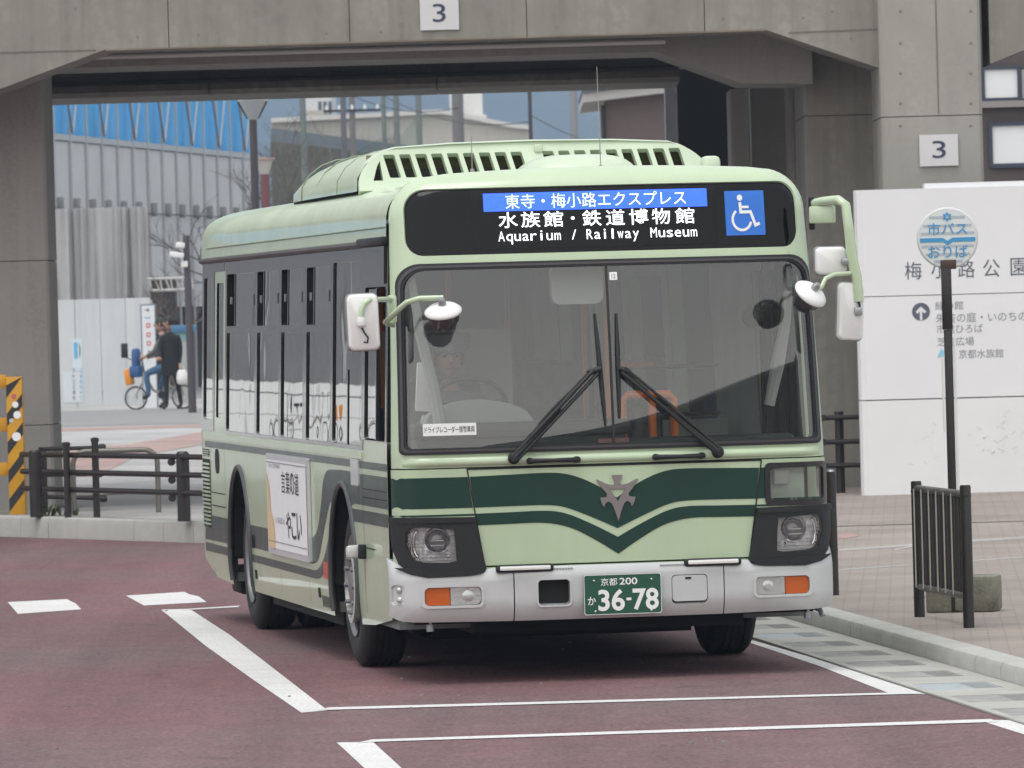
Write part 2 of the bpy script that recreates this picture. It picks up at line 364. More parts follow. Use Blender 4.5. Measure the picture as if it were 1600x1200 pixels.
# plaza and sidewalk behind the kerbs
def plaza(name, m, left, right, d0, d1, n=24, dz=0.):
    b = MB(); ds = [d0+(d1-d0)*i/n for i in range(n+1)]
    b.add([(f(d), d, plaza_z(d)+dz) for d in ds for f in (left, right)], [(2*i, 2*i+1, 2*i+3, 2*i+2) for i in range(n)]); o = b.build(name, m, None, None); return tag(o, kind='structure')
KT = .17
plaza('sidewalk', SIDEWM, lambda d: kR(d).x+KT, lambda d: 60, -60, JD, 60)
plaza('sidewalk', SIDEWM, lambda d: J.x-.1, lambda d: 60, JD, 72, 12, .005)
plaza('plaza', PLAZAM, lambda d: kL(d).x+KT*1.1 if d < 110 else -80, lambda d: 60, JD, 140, 60)
# painted paving bands on the plaza, from front to back
def band(name, m, pts, dz=.002):
    P = [pgnd(*p) for p in pts]; sheet(name, [(p.x, p.y, plaza_z(p.y)+dz) for p in P], m)
band('plaza_band', LIGHTPAV, [(60, 690), (60, 672), (345, 668), (345, 690), (200, 697)])
band('plaza_band', REDPAV, [(60, 676), (60, 671), (345, 662), (345, 667)], .004)
band('plaza_band', REDPAV, [(120, 745), (60, 735), (60, 705), (205, 694), (345, 670), (345, 690), (215, 713), (150, 745)], .005)
band('far_road', FARROAD, [(20, 669), (20, 644), (345, 638), (345, 661)], .005)
# sidewalk strips at right
band('sidewalk_band', BANDPAV, [(1300, 862), (1300, 859), (1640, 835), (1640, 839)], .0015)
band('sidewalk_band', REDPAV, [(1300, 838), (1325, 833), (1345, 837), (1320, 842)], .0025)
band('sidewalk_band', LIGHTPAV, [(1398, 858), (1425, 853), (1426, 855), (1399, 860)], .0025)
band('sidewalk_band', BANDPAV, [(1300, 892), (1300, 890), (1640, 867), (1640, 869)], .0015)

# kerbs: one structure each, stones as parts
def kerb(name, f, d, d0, d1, h, step, width=KT, m=KERBM, gap=.006):
    root = MB(); p0, p1 = f(d0), f(d1); n = Vector((d.y, -d.x)) if f is kR else Vector((d.y, -d.x))
    a, b = Vector((p0.x, p0.y)), Vector((p1.x, p1.y)); dirv = (b-a).normalized(); nn = Vector((dirv.y, -dirv.x))
    L_ = (b-a).length; k = int(L_/step)
    def zt(q): return h(q.y)
    c0, c1 = a+nn*.02, b+nn*.02
    vs = []
    for q in (a, b):
        for o_, z in ((.016, -.02), (.016, min(zt(a), zt(b))-.015), (width-.01, min(zt(a), zt(b))-.015), (width-.01, -.02)): vs.append((*(q+nn*o_), z))
    root.add(vs, [(0, 1, 5, 4), (1, 2, 6, 5), (2, 3, 7, 6)]); ko = root.build(name, mat('kerb_joint', (.16, .155, .145), .9), None, None); tag(ko, kind='structure')
    for i in range(k):
        q0, q1 = a+dirv*(i*step+gap/2), a+dirv*((i+1)*step-gap/2); j = random.uniform(-.002, .002)
        prof = [(0+j, -.02), (0+j, .72), (.012+j, .93), (.03+j, 1.), (width, 1.0), (width, -.02)]
        vs = [(*(q+nn*o_), z*zt(q) if z > 0 else z) for q in (q0, q1) for o_, z in prof]; np_ = len(prof)
        b_ = MB(); b_.add(vs, [(e, (e+1) % np_, np_+(e+1) % np_, np_+e) for e in range(np_)]+[tuple(range(np_))[::-1], tuple(range(np_, 2*np_))]); b_.build('kerbstone', m, ko, 30)
kerb('kerb_right', kR, KD, 24.2, JD, lambda d: plaza_z(d)+.002, .40)
kerb('kerb_back', kL, LD, JD, 84, lambda d: plaza_z(d)+.002, .60)
# gutter channel with slabs and slotted drain covers
gw0, gw1 = -.57, -.004     # across, measured from the kerb line towards the road
nn = Vector((KD.y, -KD.x))
gut = MB()
def gp(d, o_, z=.004): q = kR(d)+nn*o_; return (q.x, q.y, z)
gut.add([gp(20, gw0), gp(20, gw1), gp(JD, gw1), gp(JD, gw0)], [(0, 1, 2, 3)]); go = gut.build('gutter', mat('gutter_bed', (.12, .118, .11), .9), None, None); tag(go, kind='structure')
d = 22.; k = 0; mat_slot = mat('drain_slot', (.21, .21, .2), .8)
while d < JD-1:
    L_ = .60
    def slabq(a0, a1, o0, o1, z0, z1, m, name, bev=.004):
        q = [gp(a0, o0, z1), gp(a0, o1, z1), gp(a1, o1, z1), gp(a1, o0, z1)]; b = MB(); b.add(q+[(x, y, z0) for x, y, _ in q], [(0, 1, 2, 3), (0, 4, 5, 1), (1, 5, 6, 2), (2, 6, 7, 3), (3, 7, 4, 0)]); return b.build(name, m, go, 30)
    dark = (k % 2 == 1)
    if dark:
        slabq(d+.004, d+L_-.004, gw0+.004, gw0+.05, .0, .012, GUTM, 'gutter_slab'); slabq(d+.004, d+L_-.004, -.12, gw1-.003, .0, .012, GUTM, 'gutter_slab')
        gr = slabq(d+.006, d+L_-.006, gw0+.055, -.125, .002, .0105, BLUESL if k % 10 == 3 else SLABD, 'drain_cover')
        for j in range(7): slabq(d+.05+j*.075, d+.062+j*.075, gw0+.30, -.14, .0108, .0122, mat_slot, 'drain_slot')
    else: slabq(d+.004, d+L_-.004, gw0+.004, gw1-.003, .0, .012, GUTM, 'gutter_slab')
    d += L_; k += 1
# bay markings: white sheets 4 mm above the road
def marking(pts, z=.002, name='road_marking'):
    P = [gnd(*p) for p in pts]; return sheet(name, [(p.x, p.y, z) for p in P], PAINT)
marking([(252, 953), (296, 951.5), (360, 993), (425, 1043), (512, 1110.5), (471, 1114), (395, 1062), (322, 1010)])
marking([(497, 1110.6), (1446, 1084.6), (1400, 1083), (900, 1096), (514, 1106.3)], .004)
marking([(1092, 987), (1125, 985), (1172, 1000), (1260, 1025), (1446, 1085), (1394, 1085.5), (1280, 1041), (1170, 1004)])
marking([(290, 952.2), (375, 947), (372, 949.3), (300, 953.3)], .004)
marking([(526, 1160.5), (583, 1160), (640, 1212), (700, 1270), (645, 1270), (585, 1215)])
marking([(560, 1161), (1560, 1129), (1548, 1124.5), (900, 1146), (582, 1156.5)], .004)
marking([(1530, 1126), (1585, 1125.5), (1700, 1165), (1700, 1190), (1600, 1148)])
marking([(12, 941), (105, 936.5), (110, 939.5), (118, 943), (127, 952.5), (28, 959.5)]); marking([(197, 931), (288, 925), (296, 929), (310, 932), (323, 941), (225, 946.5)])

# ================================================================ RAILWAY VIADUCT
via = empty('viaduct', (0, 66.5, 0), 0, 'grey concrete railway viaduct with haunched girder spanning behind the bus', 'viaduct')
VO = Vector((0, 66.5, 0))
def vb(name, poly, d0, d1, m, gap=0., ang=35):
    b = MB(); b.prism(poly, d0-66.5, d1-66.5, lambda u, v, t: Vector((u, t, v))); return b.build(name, m, via, ang)
A = lambda px, py, d=66.5: (lambda p: (p.x, p.z))(at(px, py, d))
ZT = 7.6
# front girder cut into cast sections with recessed joints
bot = [A(-1600, 205), A(-1420, 180), A(-1200, 118), A(-500, 98), A(-280, 180), A(-120, 186), A(0, 139), A(165, 77), A(1195, 46), A(1376, 107)]
cuts = [A(p, 0)[0] for p in (-1420, -900, -500, -280, 262, 545, 822, 1100)]
def zbot(x):
    return float(np.interp(x, [p[0] for p in bot], [p[1] for p in bot]))
xs = [bot[0][0]]+cuts+[bot[-1][0]]
for x0, x1 in zip(xs[:-1], xs[1:]):
    mid = [p for p in bot if x0+.02 < p[0] < x1-.02]
    low_ = [(x0+.004, zbot(x0+.004))]+mid+[(x1-.004, zbot(x1-.004))]
    vb('girder_section', low_+[(x1-.004, ZT), (x0+.004, ZT)], 66.5, 67.55, CONC)
vb('girder_core', [(bot[0][0], 5.5), (bot[-1][0]-.01, 5.5), (bot[-1][0]-.01, ZT), (bot[0][0], ZT)], 66.53, 67.5, CONC2)
rb = [A(1547, 100), A(1640, 62), A(2300, 45), A(2500, 100), A(2800, 160)]
vb('girder_section', rb+[(rb[-1][0], ZT), (rb[0][0], ZT)], 66.5, 67.55, CONC)
# haunch construction joints: thin dark line pieces
for (p0, p1) in (((0, 83), (150, 79)), ((1232, 52), (1374, 46))):
    a, b_ = A(*p0), A(*p1); vb('pour_line', [a, b_, (b_[0], b_[1]+.012), (a[0], a[1]+.012)], 66.494, 66.52, mat('joint_dark', (.17, .16, .14), .9))
vb('drip_edge', [A(165, 79.5), A(1195, 48.5), (A(1195, 46)[0], A(1195, 46)[1]-.0), (A(165, 77)[0], A(165, 77)[1]-.0)], 66.46, 66.56, mat('drip_edge', (.24, .20, .16), .9, var=.3, scale=3))
# inner girders and deck: soffit with a deep recess
zs = A(600, 64)[1]; zi = zs-.13; zr_ = at(65, 165, 74.5).z
def A2(px, py, d): p = at(px, py, d); return (p.x, p.z)
vb('inner_girder', [(-30, zi), (A2(1020, 96, 69.4)[0], zi), (A2(1150, 138, 69.4)[0], A2(1150, 138, 69.4)[1]), (A2(1260, 150, 69.4)[0], A2(1260, 138, 69.4)[1]), (A2(1260, 100, 69.4)[0], ZT), (-30, ZT)], 67.9, 69.4, CONC2)
pipe = MB(); pipe.tube([(-30, 67.72-66.5, zs-.03), (A2(1040, 90, 67.72)[0], 67.72-66.5, zs-.03)], .03, 10); pipe.build('drain_pipe', mat('pipe_grey', (.55, .55, .54), .5), via)
vb('deck', [(-40, 7.0), (40, 7.0), (40, 7.6), (-40, 7.6)], 67.56, 75, CONC2)
xr = A2(1060, 150, 73)[0]
for x0, x1 in ((-40, A2(330, 150, 73)[0]), (A2(330, 150, 73)[0]+.012, A2(683, 150, 73)[0]), (A2(683, 150, 73)[0]+.012, xr)):
    b = MB(); pr = [(72.35, zr_+.0), (72.28, zr_+.05), (72.33, zr_+.12), (72.5, zr_+.16), (74.5, zr_+.25), (74.5, zr_)]; b.prism(pr, x0, x1, lambda u, v, t: Vector((t, u-66.5, v))); b.build('rear_girder', CONC, via, 30)
vb('rear_girder_web', [(-40, zr_+.2), (xr+.5, zr_+.2), (xr+.5, 7.0), (-40, 7.0)], 73.2, 74.3, CONC2)
vb('parapet', [(-40, 7.6), (40, 7.6), (40, 8.8), (-40, 8.8)], 66.4, 66.7, CONC); vb('parapet', [(-40, 7.6), (40, 7.6), (40, 8.8), (-40, 8.8)], 74.7, 75, CONC)
# columns
def column(name, px0, px1, d0, d1, ztop_, m, joints=(), z0=0.):
    x0, x1 = A2(px0, 400, d0)[0], A2(px1, 400, d0)[0]; zj = [z0]+[A2((px0+px1)/2, j, d0)[1] for j in joints]+[ztop_]; zj.sort()
    core = MB(); core.bx(x0+.02, x1-.02, d0-66.5+.02, d1-66.5-.02, z0, ztop_-.02); co = core.build(name, mat('column_joint', (.15, .145, .13), .9), via)
    for a, b_ in zip(zj[:-1], zj[1:]):
        p = [(x0+.03, d0), (x1-.03, d0), (x1, d0+.03), (x1, d1), (x0, d1), (x0, d0+.03)]
        q = MB(); q.prism([(u, v-66.5) for u, v in p], a+.005, b_-.005, lambda u, v, t: Vector((u, v, t))); q.build('column_section', m, co, 30)
    return co
column('column', -170, 75, 68.3, 69.6, zs+1.2, CONC2, (410, 667))
CONC_LIT = mat('viaduct_concrete_lit', (.37, .355, .325), .85, var=.25, scale=.8, streak=.2, fine=.15, fscale=26, bump=.15, bscale=14)  # paler concrete copy; the stronger light on these columns is in the colour
cr = column('column', 1383, 1541, 66.25, 67.9, 8.6, CONC_LIT, (181,))
a, b_ = A2(1462, 0, 66.24), A2(1463, 178, 66.24)
MB().bx(a[0]-.006, a[0]+.006, -.256, -.24, b_[1], 7.6).build('pour_line', mat('joint_dark', (.17, .16, .14), .9), cr)
for px in (1407, 1517):
    for py in (18, 68, 115, 162, 197):
        x, z = A2(px, py, 66.24); MB().lathe([(.016, -.253), (.015, -.247), (.001, -.246)], (x, 0, z), 'Y', 12).build('tie_hole', mat('tie_hole', (.19, .18, .165), .9), cr)
for px, py in ((118, 14), (215, 58), (310, 55), (510, 52), (595, 50), (1255, 28), (1130, 30), (1330, 60), (870, 42), (1300, 18)):
    x, z = A(px, py); MB().lathe([(.014, -.004), (.013, .0), (.001, .001)], (x, 0, z), 'Y', 12).build('tie_hole', mat('tie_hole', (.19, .18, .165), .9), via)
column('column', 1262, 1375, 68.4, 70.5, 6.9, CONC, (180,))
column('column', 1240, 1262, 70.9, 72.2, A2(1300, 112, 70.9)[1], CONC, ())
column('column', 1148, 1176, 72.5, 73.8, A2(1160, 138, 72.5)[1], CONC_LIT, ())
vb('wing_wall', [(A2(1176, 300, 73.9)[0], 0), (A2(1262, 300, 73.9)[0], 0), (A2(1262, 300, 73.9)[0], 7), (A2(1176, 300, 73.9)[0], 7)], 73.9, 74.3, CONC2)
vb('void_shade_wall', [(A2(1062, 300, 76.1)[0], 0), (A2(1150, 300, 76.1)[0]+.3, 0), (A2(1150, 300, 76.1)[0]+.3, 7), (A2(1062, 300, 76.1)[0], 7)], 76.1, 76.6, mat('void_shade_black', (.03, .03, .031), .9))  # black sheet stands in for the deep shade of the void here
vb('end_post', [(A2(1043, 300, 75.5)[0], 0), (A2(1060, 300, 75.5)[0], 0), (A2(1060, 300, 75.5)[0], zs+.15), (A2(1043, 300, 75.5)[0], zs+.15)], 75.5, 75.9, mat('painted_post', (.36, .38, .42), .6))
for x in (-19.5, -31): MB().bx(x-.8, x+.8, 1.8, 3.1, 0, zs+.6).build('column', CONC2, via)
for x in (-24, -34, 12, 22): MB().bx(x-.8, x+.8, 6.3, 7.6, 0, zs+.6).build('column', CONC2, via)
# long wall closing the right half under the viaduct
vb('end_wall', [(A2(1345, 300, 70)[0], 0), (A2(1535, 300, 70)[0], 0), (A2(1535, 300, 70)[0], 7), (A2(1345, 300, 70)[0], 7)], 70.6, 71.0, CONC2)
# number plates on the concrete
SIGNW = mat('sign_white', (.60, .59, .60), .5); SIGNK = mat('sign_ink', (.035, .045, .09), .5)
def num_sign(px0, py0, px1, py1, d, label, tx):
    x0, z1 = A2(px0, py0, d); x1, z0 = A2(px1, py1, d); o = empty('number_sign', (x0, d, z0), 0, label, 'sign', 'white number boards on the viaduct')
    MB().bx(0, x1-x0, -.02, 0, 0, z1-z0).build('board', SIGNW, o)
    w, h = x1-x0, z1-z0; text_on('3', w*tx[0], w*tx[1], h*tx[2], h*tx[3], plane_surf((0, -.022, 0), (1, 0, 0), (0, 0, 1)), SIGNK, o, .002)
num_sign(655.5, -6, 717.5, 46, 66.49, 'white board with numeral 3 on the girder above the bus', (.33, .66, .23, .76))
num_sign(1436, 211, 1497.5, 258.5, 66.24, 'white board with numeral 3 on the concrete column at right', (.33, .68, .25, .80))

# ================================================================ FAR BACKGROUND
def wall_box(parent, name, p0, p1, z0, z1, t, m):
    # upright slab from p0 to p1 (2D), thickness t behind
    a, b_ = Vector(p0), Vector(p1); d_ = (b_-a).normalized(); n = Vector((-d_.y, d_.x))*t
    q = [a, b_, b_+n, a+n]; b = MB(); b.add([(*v, z) for z in (z0, z1) for v in q], [(3, 2, 1, 0), (4, 5, 6, 7), (0, 1, 5, 4), (1, 2, 6, 5), (2, 3, 7, 6), (3, 0, 4, 7)]); return b.build(name, m, parent)
# hillside
hl_ = MB(); nx, ny = 90, 8; vs = []
rnd = random.Random(3)
ph = [(rnd.uniform(.002, .012), rnd.uniform(0, 6.28), rnd.uniform(10, 45)) for _ in range(9)]
for j in range(ny):
    for i in range(nx):
        x = -2600+5200*i/(nx-1); h = 300+sum(a*math.sin(f_*x+p_) for f_, p_, a in ph)
        vs.append((x+rnd.uniform(-9, 9), 2500+j*150+rnd.uniform(-25, 25), -2+h*math.sin(math.pi/2*j/(ny-1))+rnd.uniform(-8, 8)*(j > 0)))
hl_.add(vs, [(j*nx+i, j*nx+i+1, (j+1)*nx+i+1, (j+1)*nx+i) for j in range(ny-1) for i in range(nx-1)])
tag(hl_.build('hill', mat('wooded_hill', (.045, .07, .04), .95, var=.5, scale=.012, col2=(.025, .04, .025), fine=.4, fscale=.06), None, 60), kind='structure')
# sheeted building under construction (two facades meeting at a corner)
GSHEET = mat('grey_sound_sheet', (.55, .55, .565), .6, var=.12, scale=.7, streak=.15, bump=.3, bscale=1.6)
BLUES = mat('blue_sheet', (.07, .42, .86), .55, var=.15, scale=1.2, bump=.3, bscale=2)
SCAF = mat('scaffold_steel', (.45, .46, .47), .45, metal=.3); DKCAV = mat('cavity_shade', (.035, .033, .033), .9)
sb = empty('sheeted_building', (-10.5, 150, .4), 0, 'building wrapped in grey sheets with a blue band on top', 'building')
def rel(v): return (v[0]+10.5, v[1]-150, v[2]-.4)
C0 = at(60, 400, 150); C1 = at(402, 400, 176)
P0, P1 = Vector((C0.x, C0.y)), Vector((C1.x, C1.y)); zb0 = at(75, 205, 150).z
def facade(p0, p1, n, braces=True, z0=2.05):
    d_ = (p1-p0)/n; nrm = Vector((d_.y, -d_.x)).normalized()
    if nrm.y > 0: nrm = -nrm
    off = Vector((-10.5, 150))
    for i in range(n):
        a, b_ = p0+d_*i-off, p0+d_*(i+1)-off; e = d_.normalized()*.03
        wall_box(sb, 'grey_sheet', a+e, b_-e, z0, zb0-.4-.16, .05, GSHEET)
        wall_box(sb, 'blue_sheet', a+nrm*-.15, b_+nrm*-.15, zb0-.4, 10.2, .03, BLUES)
        wall_box(sb, 'scaffold_post', a-d_.normalized()*.045+nrm*.06, a+d_.normalized()*.045+nrm*.06, 0, 10.2, .05, SCAF)
        wall_box(sb, 'ledger', a+e+nrm*.05, b_-e*3+nrm*.05, zb0-.4-.14, zb0-.4+.0, .04, SCAF)
        if braces:
            A_ = (*(a+nrm*.1), zb0-.35); B_ = (*(b_+nrm*.1), zb0+2.4)
            if i % 2: A_, B_ = (A_[0], A_[1], B_[2]), (B_[0], B_[1], A_[2])
            MB().tube([A_, B_], .028, 6).build('brace', SCAF if i % 2 == 0 else mat('brace_dark', (.2, .22, .26), .5), sb)
            c = a+nrm*.11+d_*.12; MB().box((*c, 4.42), (.16, .1, .34), bev=.03).build('sheet_clamp', mat('sheet_clamp', (.26, .26, .27), .7), sb)
    wall_box(sb, 'tie_cable', p0-off+nrm*.14, p1-off+nrm*.14, 4.30, 4.325, .02, IRON)
facade(P0, P1, 15)
GSHEET = mat('mirrored_sheet_dark', (.24, .24, .25), .7, var=.15, scale=.7)  # darkened sheet copy for the unseen facade that the side windows mirror
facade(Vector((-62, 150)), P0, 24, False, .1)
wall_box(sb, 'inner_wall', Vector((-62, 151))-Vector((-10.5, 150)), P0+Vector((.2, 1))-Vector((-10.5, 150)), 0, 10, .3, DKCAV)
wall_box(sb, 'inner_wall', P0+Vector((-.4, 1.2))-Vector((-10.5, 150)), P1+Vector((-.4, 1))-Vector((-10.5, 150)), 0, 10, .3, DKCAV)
# draped loose sheet in front of the lower part
dr = MB(); n1, n2 = 26, 8
Dq = [at(88, 480, 148.6), at(236, 480, 148.6)]; zt_ = at(150, 325, 148.6).z
for j in range(n2):
    for i in range(n1):
        u = i/(n1-1); v = j/(n2-1); x = Dq[0].x+(Dq[1].x-Dq[0].x)*u
        dr.v.append(rel((x, 148.3+.14*math.sin(i*1.3+v*1.2)*(.3+.7*(1-v))+.08*math.sin(i*2.9), .6+(zt_-.6)*v)))
dr.f = [(j*n1+i, j*n1+i+1, (j+1)*n1+i+1, (j+1)*n1+i) for j in range(n2-1) for i in range(n1-1)]; dr.mi = [0]*len(dr.f); dr.build('draped_sheet', mat('draped_sheet', (.42, .415, .42), .65, var=.12, scale=.8), sb, 70)
# scaffold opening with lattice beam
o0, o1 = at(234, 436, 147), at(275, 502, 147); MB().bx(*(rel(o0)[0], rel(o1)[0], -3.0, -2.2, rel(o1)[2], rel(o0)[2])).build('opening_shade', DKCAV, sb)  # near-black box stands in for the shade inside the opening
lt = MB(); l0, l1 = rel(at(231, 436, 146)), rel(at(300, 436, 146)); zz0, zz1 = l0[2], rel(at(235, 454, 146))[2]
lt.tube([(l0[0], -4.2, zz0), (l1[0], -4.2, zz0)], .035, 6); lt.tube([(l0[0]+.1, -4.2, zz1), (l1[0], -4.2, zz1)], .035, 6)
for k in range(9): x = l0[0]+.05+k*.115; lt.tube([(x, -4.2, zz0), (x+.03+.06*(k % 2), -4.2, zz1)], .022, 6)
lt.build('lattice_beam', mat('lattice_paint', (.45, .44, .42), .6), sb)

# white hoarding in front, panel by panel
HOARD = mat('hoarding_white', (.60, .62, .635), .45, var=.1, scale=.6, streak=.14, bump=.06, bscale=4)
HOARD_MIRRORED = mat('mirrored_wall_white', (.84, .85, .85), .5)  # extra white, to brighten the added wall in the side window reflections
ho = empty('hoarding', (-10, 132, plaza_z(132)), 0, 'white panel hoarding with blue notices in front of the sheeted building', 'hoarding')
zh_ = at(160, 467, 132).z-plaza_z(132); xe = at(236, 500, 132).x+10; x = xe; k = 0
while x > -52:
    w = .5; b = MB(); hh = zh_ if k < 14 else 1.15  # the low panels are unseen, added for the side windows to mirror
    b.bx(x-w+.006, x-.006, -.03, .03, 0, hh); b.build('hoarding_panel', HOARD if k < 14 else HOARD_MIRRORED, ho)
    if k % 3 == 0: MB().bx(x-.03, x+.03, .035, .11, 0, hh-.05).build('hoarding_post', SCAF, ho)
    x -= w; k += 1
hs = plane_surf((0, 0, 0), (1, 0, 0), (0, 0, 1))
def hp_(px, py): p = at(px, py, 131.9); return p.x+10, p.z-plaza_z(132)
BLUEI = mat('notice_blue', (.12, .40, .66), .6); PALEB = mat('notice_paper', (.60, .68, .74), .6)
for (a, b_) in (((112, 530), (129, 579)), ((98, 581), (130, 628))):
    (x0, z1), (x1, z0) = hp_(*a), hp_(*b_); nb = MB().bx(x0, x1, -.04, -.032, z0, z1).build('notice', PALEB if a[0] == 112 else mat('notice_paper_pale', (.62, .66, .69), .6), ho)
(x0, z1), (x1, z0) = hp_(115, 535), hp_(121, 560); MB().bx(x0, x1, -.044, -.041, z0, z1).build('notice_mark', BLUEI, ho)
(x0, z1), (x1, z0) = hp_(122, 533), hp_(126, 560); patch('notice_mark', sm([(x0, z1), (x1, (z0+z1)/2), (x0+.01, z0), (x0+.02, (z0+z1)/2)], 4), plane_surf((0, -.042, 0), (1, 0, 0), (0, 0, 1)), SIGNK, ho, grid=.1)
for k, ch in enumerate('アトリエ通信'):
    for px in (113, 124):
        (x0, z1), (x1, z0) = hp_(px, 576+k*8.5), hp_(px+4.5, 582+k*8.5); text_on(ch if px == 113 else '工事案内中です'[k], x0, x1, z0, z1, plane_surf((0, -.041, 0), (1, 0, 0), (0, 0, 1)), SIGNK if px == 113 else BLUEI, ho, .003)

# town beyond the viaduct
CREAM = mat('cream_render', (.52, .49, .43), .8, var=.15, scale=.15, streak=.15); ROOFC = mat('pale_roof', (.60, .58, .54), .7)
tb = empty('long_building', (0, 330, .4), 0, 'long cream building with a flat pale roof edge beyond the viaduct', 'building')
def T(px, py, d): p = at(px, py, d); return p.x, p.z-.4
x0, zz = T(424, 192, 330); xm, zm = T(690, 178, 330); x1, z1 = T(800, 200, 330); xq, zq = T(832, 203, 330)
b = MB(); b.prism([(x0, 0), (xq, 0), (xq, zq), (x1, z1), (xm, zm), (x0, zz)], 0, 12, lambda u, v, t: Vector((u, t, v))); b.build('wall', CREAM, tb)
for (a, c) in (((x0, zz), (xm, zm)), ((xm, zm), (x1, z1)), ((x1, z1), (xq, zq))): MB().prism([(a[0], a[1]), (c[0], c[1]), (c[0], c[1]+.22), (a[0], a[1]+.22)], -.35, 12, lambda u, v, t: Vector((u, t, v))).build('roof_edge', ROOFC, tb)
b = MB(); xa, za = T(424, 200, 329); xb, zb_ = T(640, 228, 329); b.prism([(xa, 0), (xb, 0), (xb, zb_), (xa, za)], -1.3, -.9, lambda u, v, t: Vector((u, t, v))); b.build('lower_roof', mat('slate_blue_roof', (.15, .175, .19), .7, var=.2, scale=.3), tb)
b = MB(); xa, za = T(424, 222, 327); xb, zb_ = T(640, 246, 327); b.prism([(xa, 0), (xb, 0), (xb, zb_), (xa, za)], -4.5, -3.5, lambda u, v, t: Vector((u, t, v))); b.build('garden_bank', mat('brown_bank', (.13, .115, .085), .95, var=.5, scale=.8, col2=(.07, .07, .045), fine=.4, fscale=6), tb)
wb = empty('tower_block', (0, 360, .4), 0, 'pale blue-white block with three small dark windows behind the long building', 'building')
xa, za = T(476, 140, 360); xb, _ = T(517, 140, 360); MB().bx(xa, xb, 0, 10, 0, za).build('wall', mat('white_render', (.62, .63, .64), .8, var=.08, scale=.2), wb)
for px in (497, 505, 513):
    x_, z_ = T(px, 160, 359.9); MB().bx(x_, x_+.18, -.03, .05, z_-.62, z_+.05).build('window', mat('far_window', (.08, .09, .11), .2), wb)
xa, za = T(490, 178, 359); xb, zb_ = T(506, 162, 359); MB().bx(xa-.5, xb, -.6, 0, 0, za+.2).build('annex', CREAM, wb)
wt = empty('stair_tower', (0, 345, .4), 0, 'white stair tower rising behind the concrete pole at mid picture', 'building')
xa, za = T(702, 145, 345); xb, _ = T(753, 145, 345); xc, _ = T(735, 145, 345); MB().bx(xa, xb, 0, 8, 0, za+1.5).build('wall', mat('white_tower_render', (.68, .67, .64), .8), wt)
xa, za = T(735, 180, 344); xb, zb_ = T(760, 180, 344); MB().bx(xa, xb, -1.5, 0, 0, za).build('annex', mat('white_annex_render', (.66, .64, .60), .8), wt)
xa, za = T(752, 190, 340); xb, zb_ = T(826, 203, 340); MB().prism([(xa, 0), (xb, 0), (xb, zb_), (xa, za)], -6, -1.6, lambda u, v, t: Vector((u, t, v))).build('annex', mat('white_annex_render', (.60, .58, .54), .8), wt)
# green driving-range net with poles
nt_ = empty('net_fence', (0, 260, .4), 0, 'green golf net strung between tall grey poles', 'net')
NETM = bpy.data.materials.new('green_net'); NETM.use_nodes = True
_n = NETM.node_tree; _t = _n.nodes.new('ShaderNodeBsdfTransparent'); _mx = _n.nodes.new('ShaderNodeMixShader'); _mx.inputs[0].default_value = .30
_n.nodes['Principled BSDF'].inputs['Base Color'].default_value = (.06, .16, .13, 1); _n.nodes['Principled BSDF'].inputs['Roughness'].default_value = .9
_n.links.new(_t.outputs[0], _mx.inputs[1]); _n.links.new(_n.nodes['Principled BSDF'].outputs[0], _mx.inputs[2]); _n.links.new(_mx.outputs[0], _n.nodes['Material Output'].inputs['Surface'])
for px in (474, 600, 620, 655): x_ = at(px, 200, 260).x; MB().tube([(x_, 0, 0), (x_, 0, 13)], [.13 if px != 600 else .1, .11 if px != 600 else .09], 8).build('net_pole', mat('net_pole_grey', (.15, .17, .165), .7), nt_)
xs_ = [at(p, 200, 260).x for p in (474, 600, 620, 655)]
for a, c in zip(xs_[:-1], xs_[1:]):
    b = MB(); b.add([(a+.1, 0, 2), (c-.1, 0, 2), (c-.1, 0, 9.4 if a < 0 and c > xs_[2] else 8.6), (a+.1, 0, 8.6 if c > xs_[1] else 7.2)], [(0, 1, 2, 3)]); b.build('net_panel', NETM, nt_, None)
GREYPOLE = mat('concrete_pole', (.17, .165, .165), .8, var=.1); 
def pole(px, d, r_, top, label, m=GREYPOLE, arms=(), lean=0.):
    p = at(px, 200, d); o = empty('utility_pole', (p.x, d, .4), 0, label, 'utility pole', 'utility poles beyond the viaduct')
    MB().tube([(0, 0, 0), (lean, 0, top)], [r_*1.12, r_], 10).build('pole', m, o)
    for z, w_, n_ in arms:
        MB().box((0, -.1, z), (w_, .07, .07)).build('crossarm', IRON, o)
        for k in range(n_): MB().lathe([(.045, 0), (.05, .07), (.02, .14), (.001, .15)], (-w_/2+.1+k*(w_-.2)/max(1, n_-1), -.1, z+.035), 'Z', 8).build('insulator', mat('insulator_white', (.7, .7, .68), .3), o)
    return o
pole(716, 230, .20, 14, 'thick grey concrete utility pole with wide crossarms at mid picture', GREYPOLE, ((6.3, 1.0, 0),))
pole(537, 200, .085, 12, 'thin purple-grey utility pole beside the leafless tree', mat('dark_pole', (.13, .12, .14), .7))
pole(551, 210, .09, 12, 'grey utility pole carrying a row of white insulators', GREYPOLE, ((8.55-.4, 1.8, 5),))
pole(736, 260, .09, 7.2, 'short grey pole right of the thick concrete pole', GREYPOLE)
pole(829, 190, .055, 12, 'thin dark steel pole standing alone before the hill', mat('dark_steel_pole', (.05, .045, .06), .6))
pole(897, 240, .14, 14, 'grey round pole left of the brown house', mat('light_pole', (.24, .24, .255), .8))
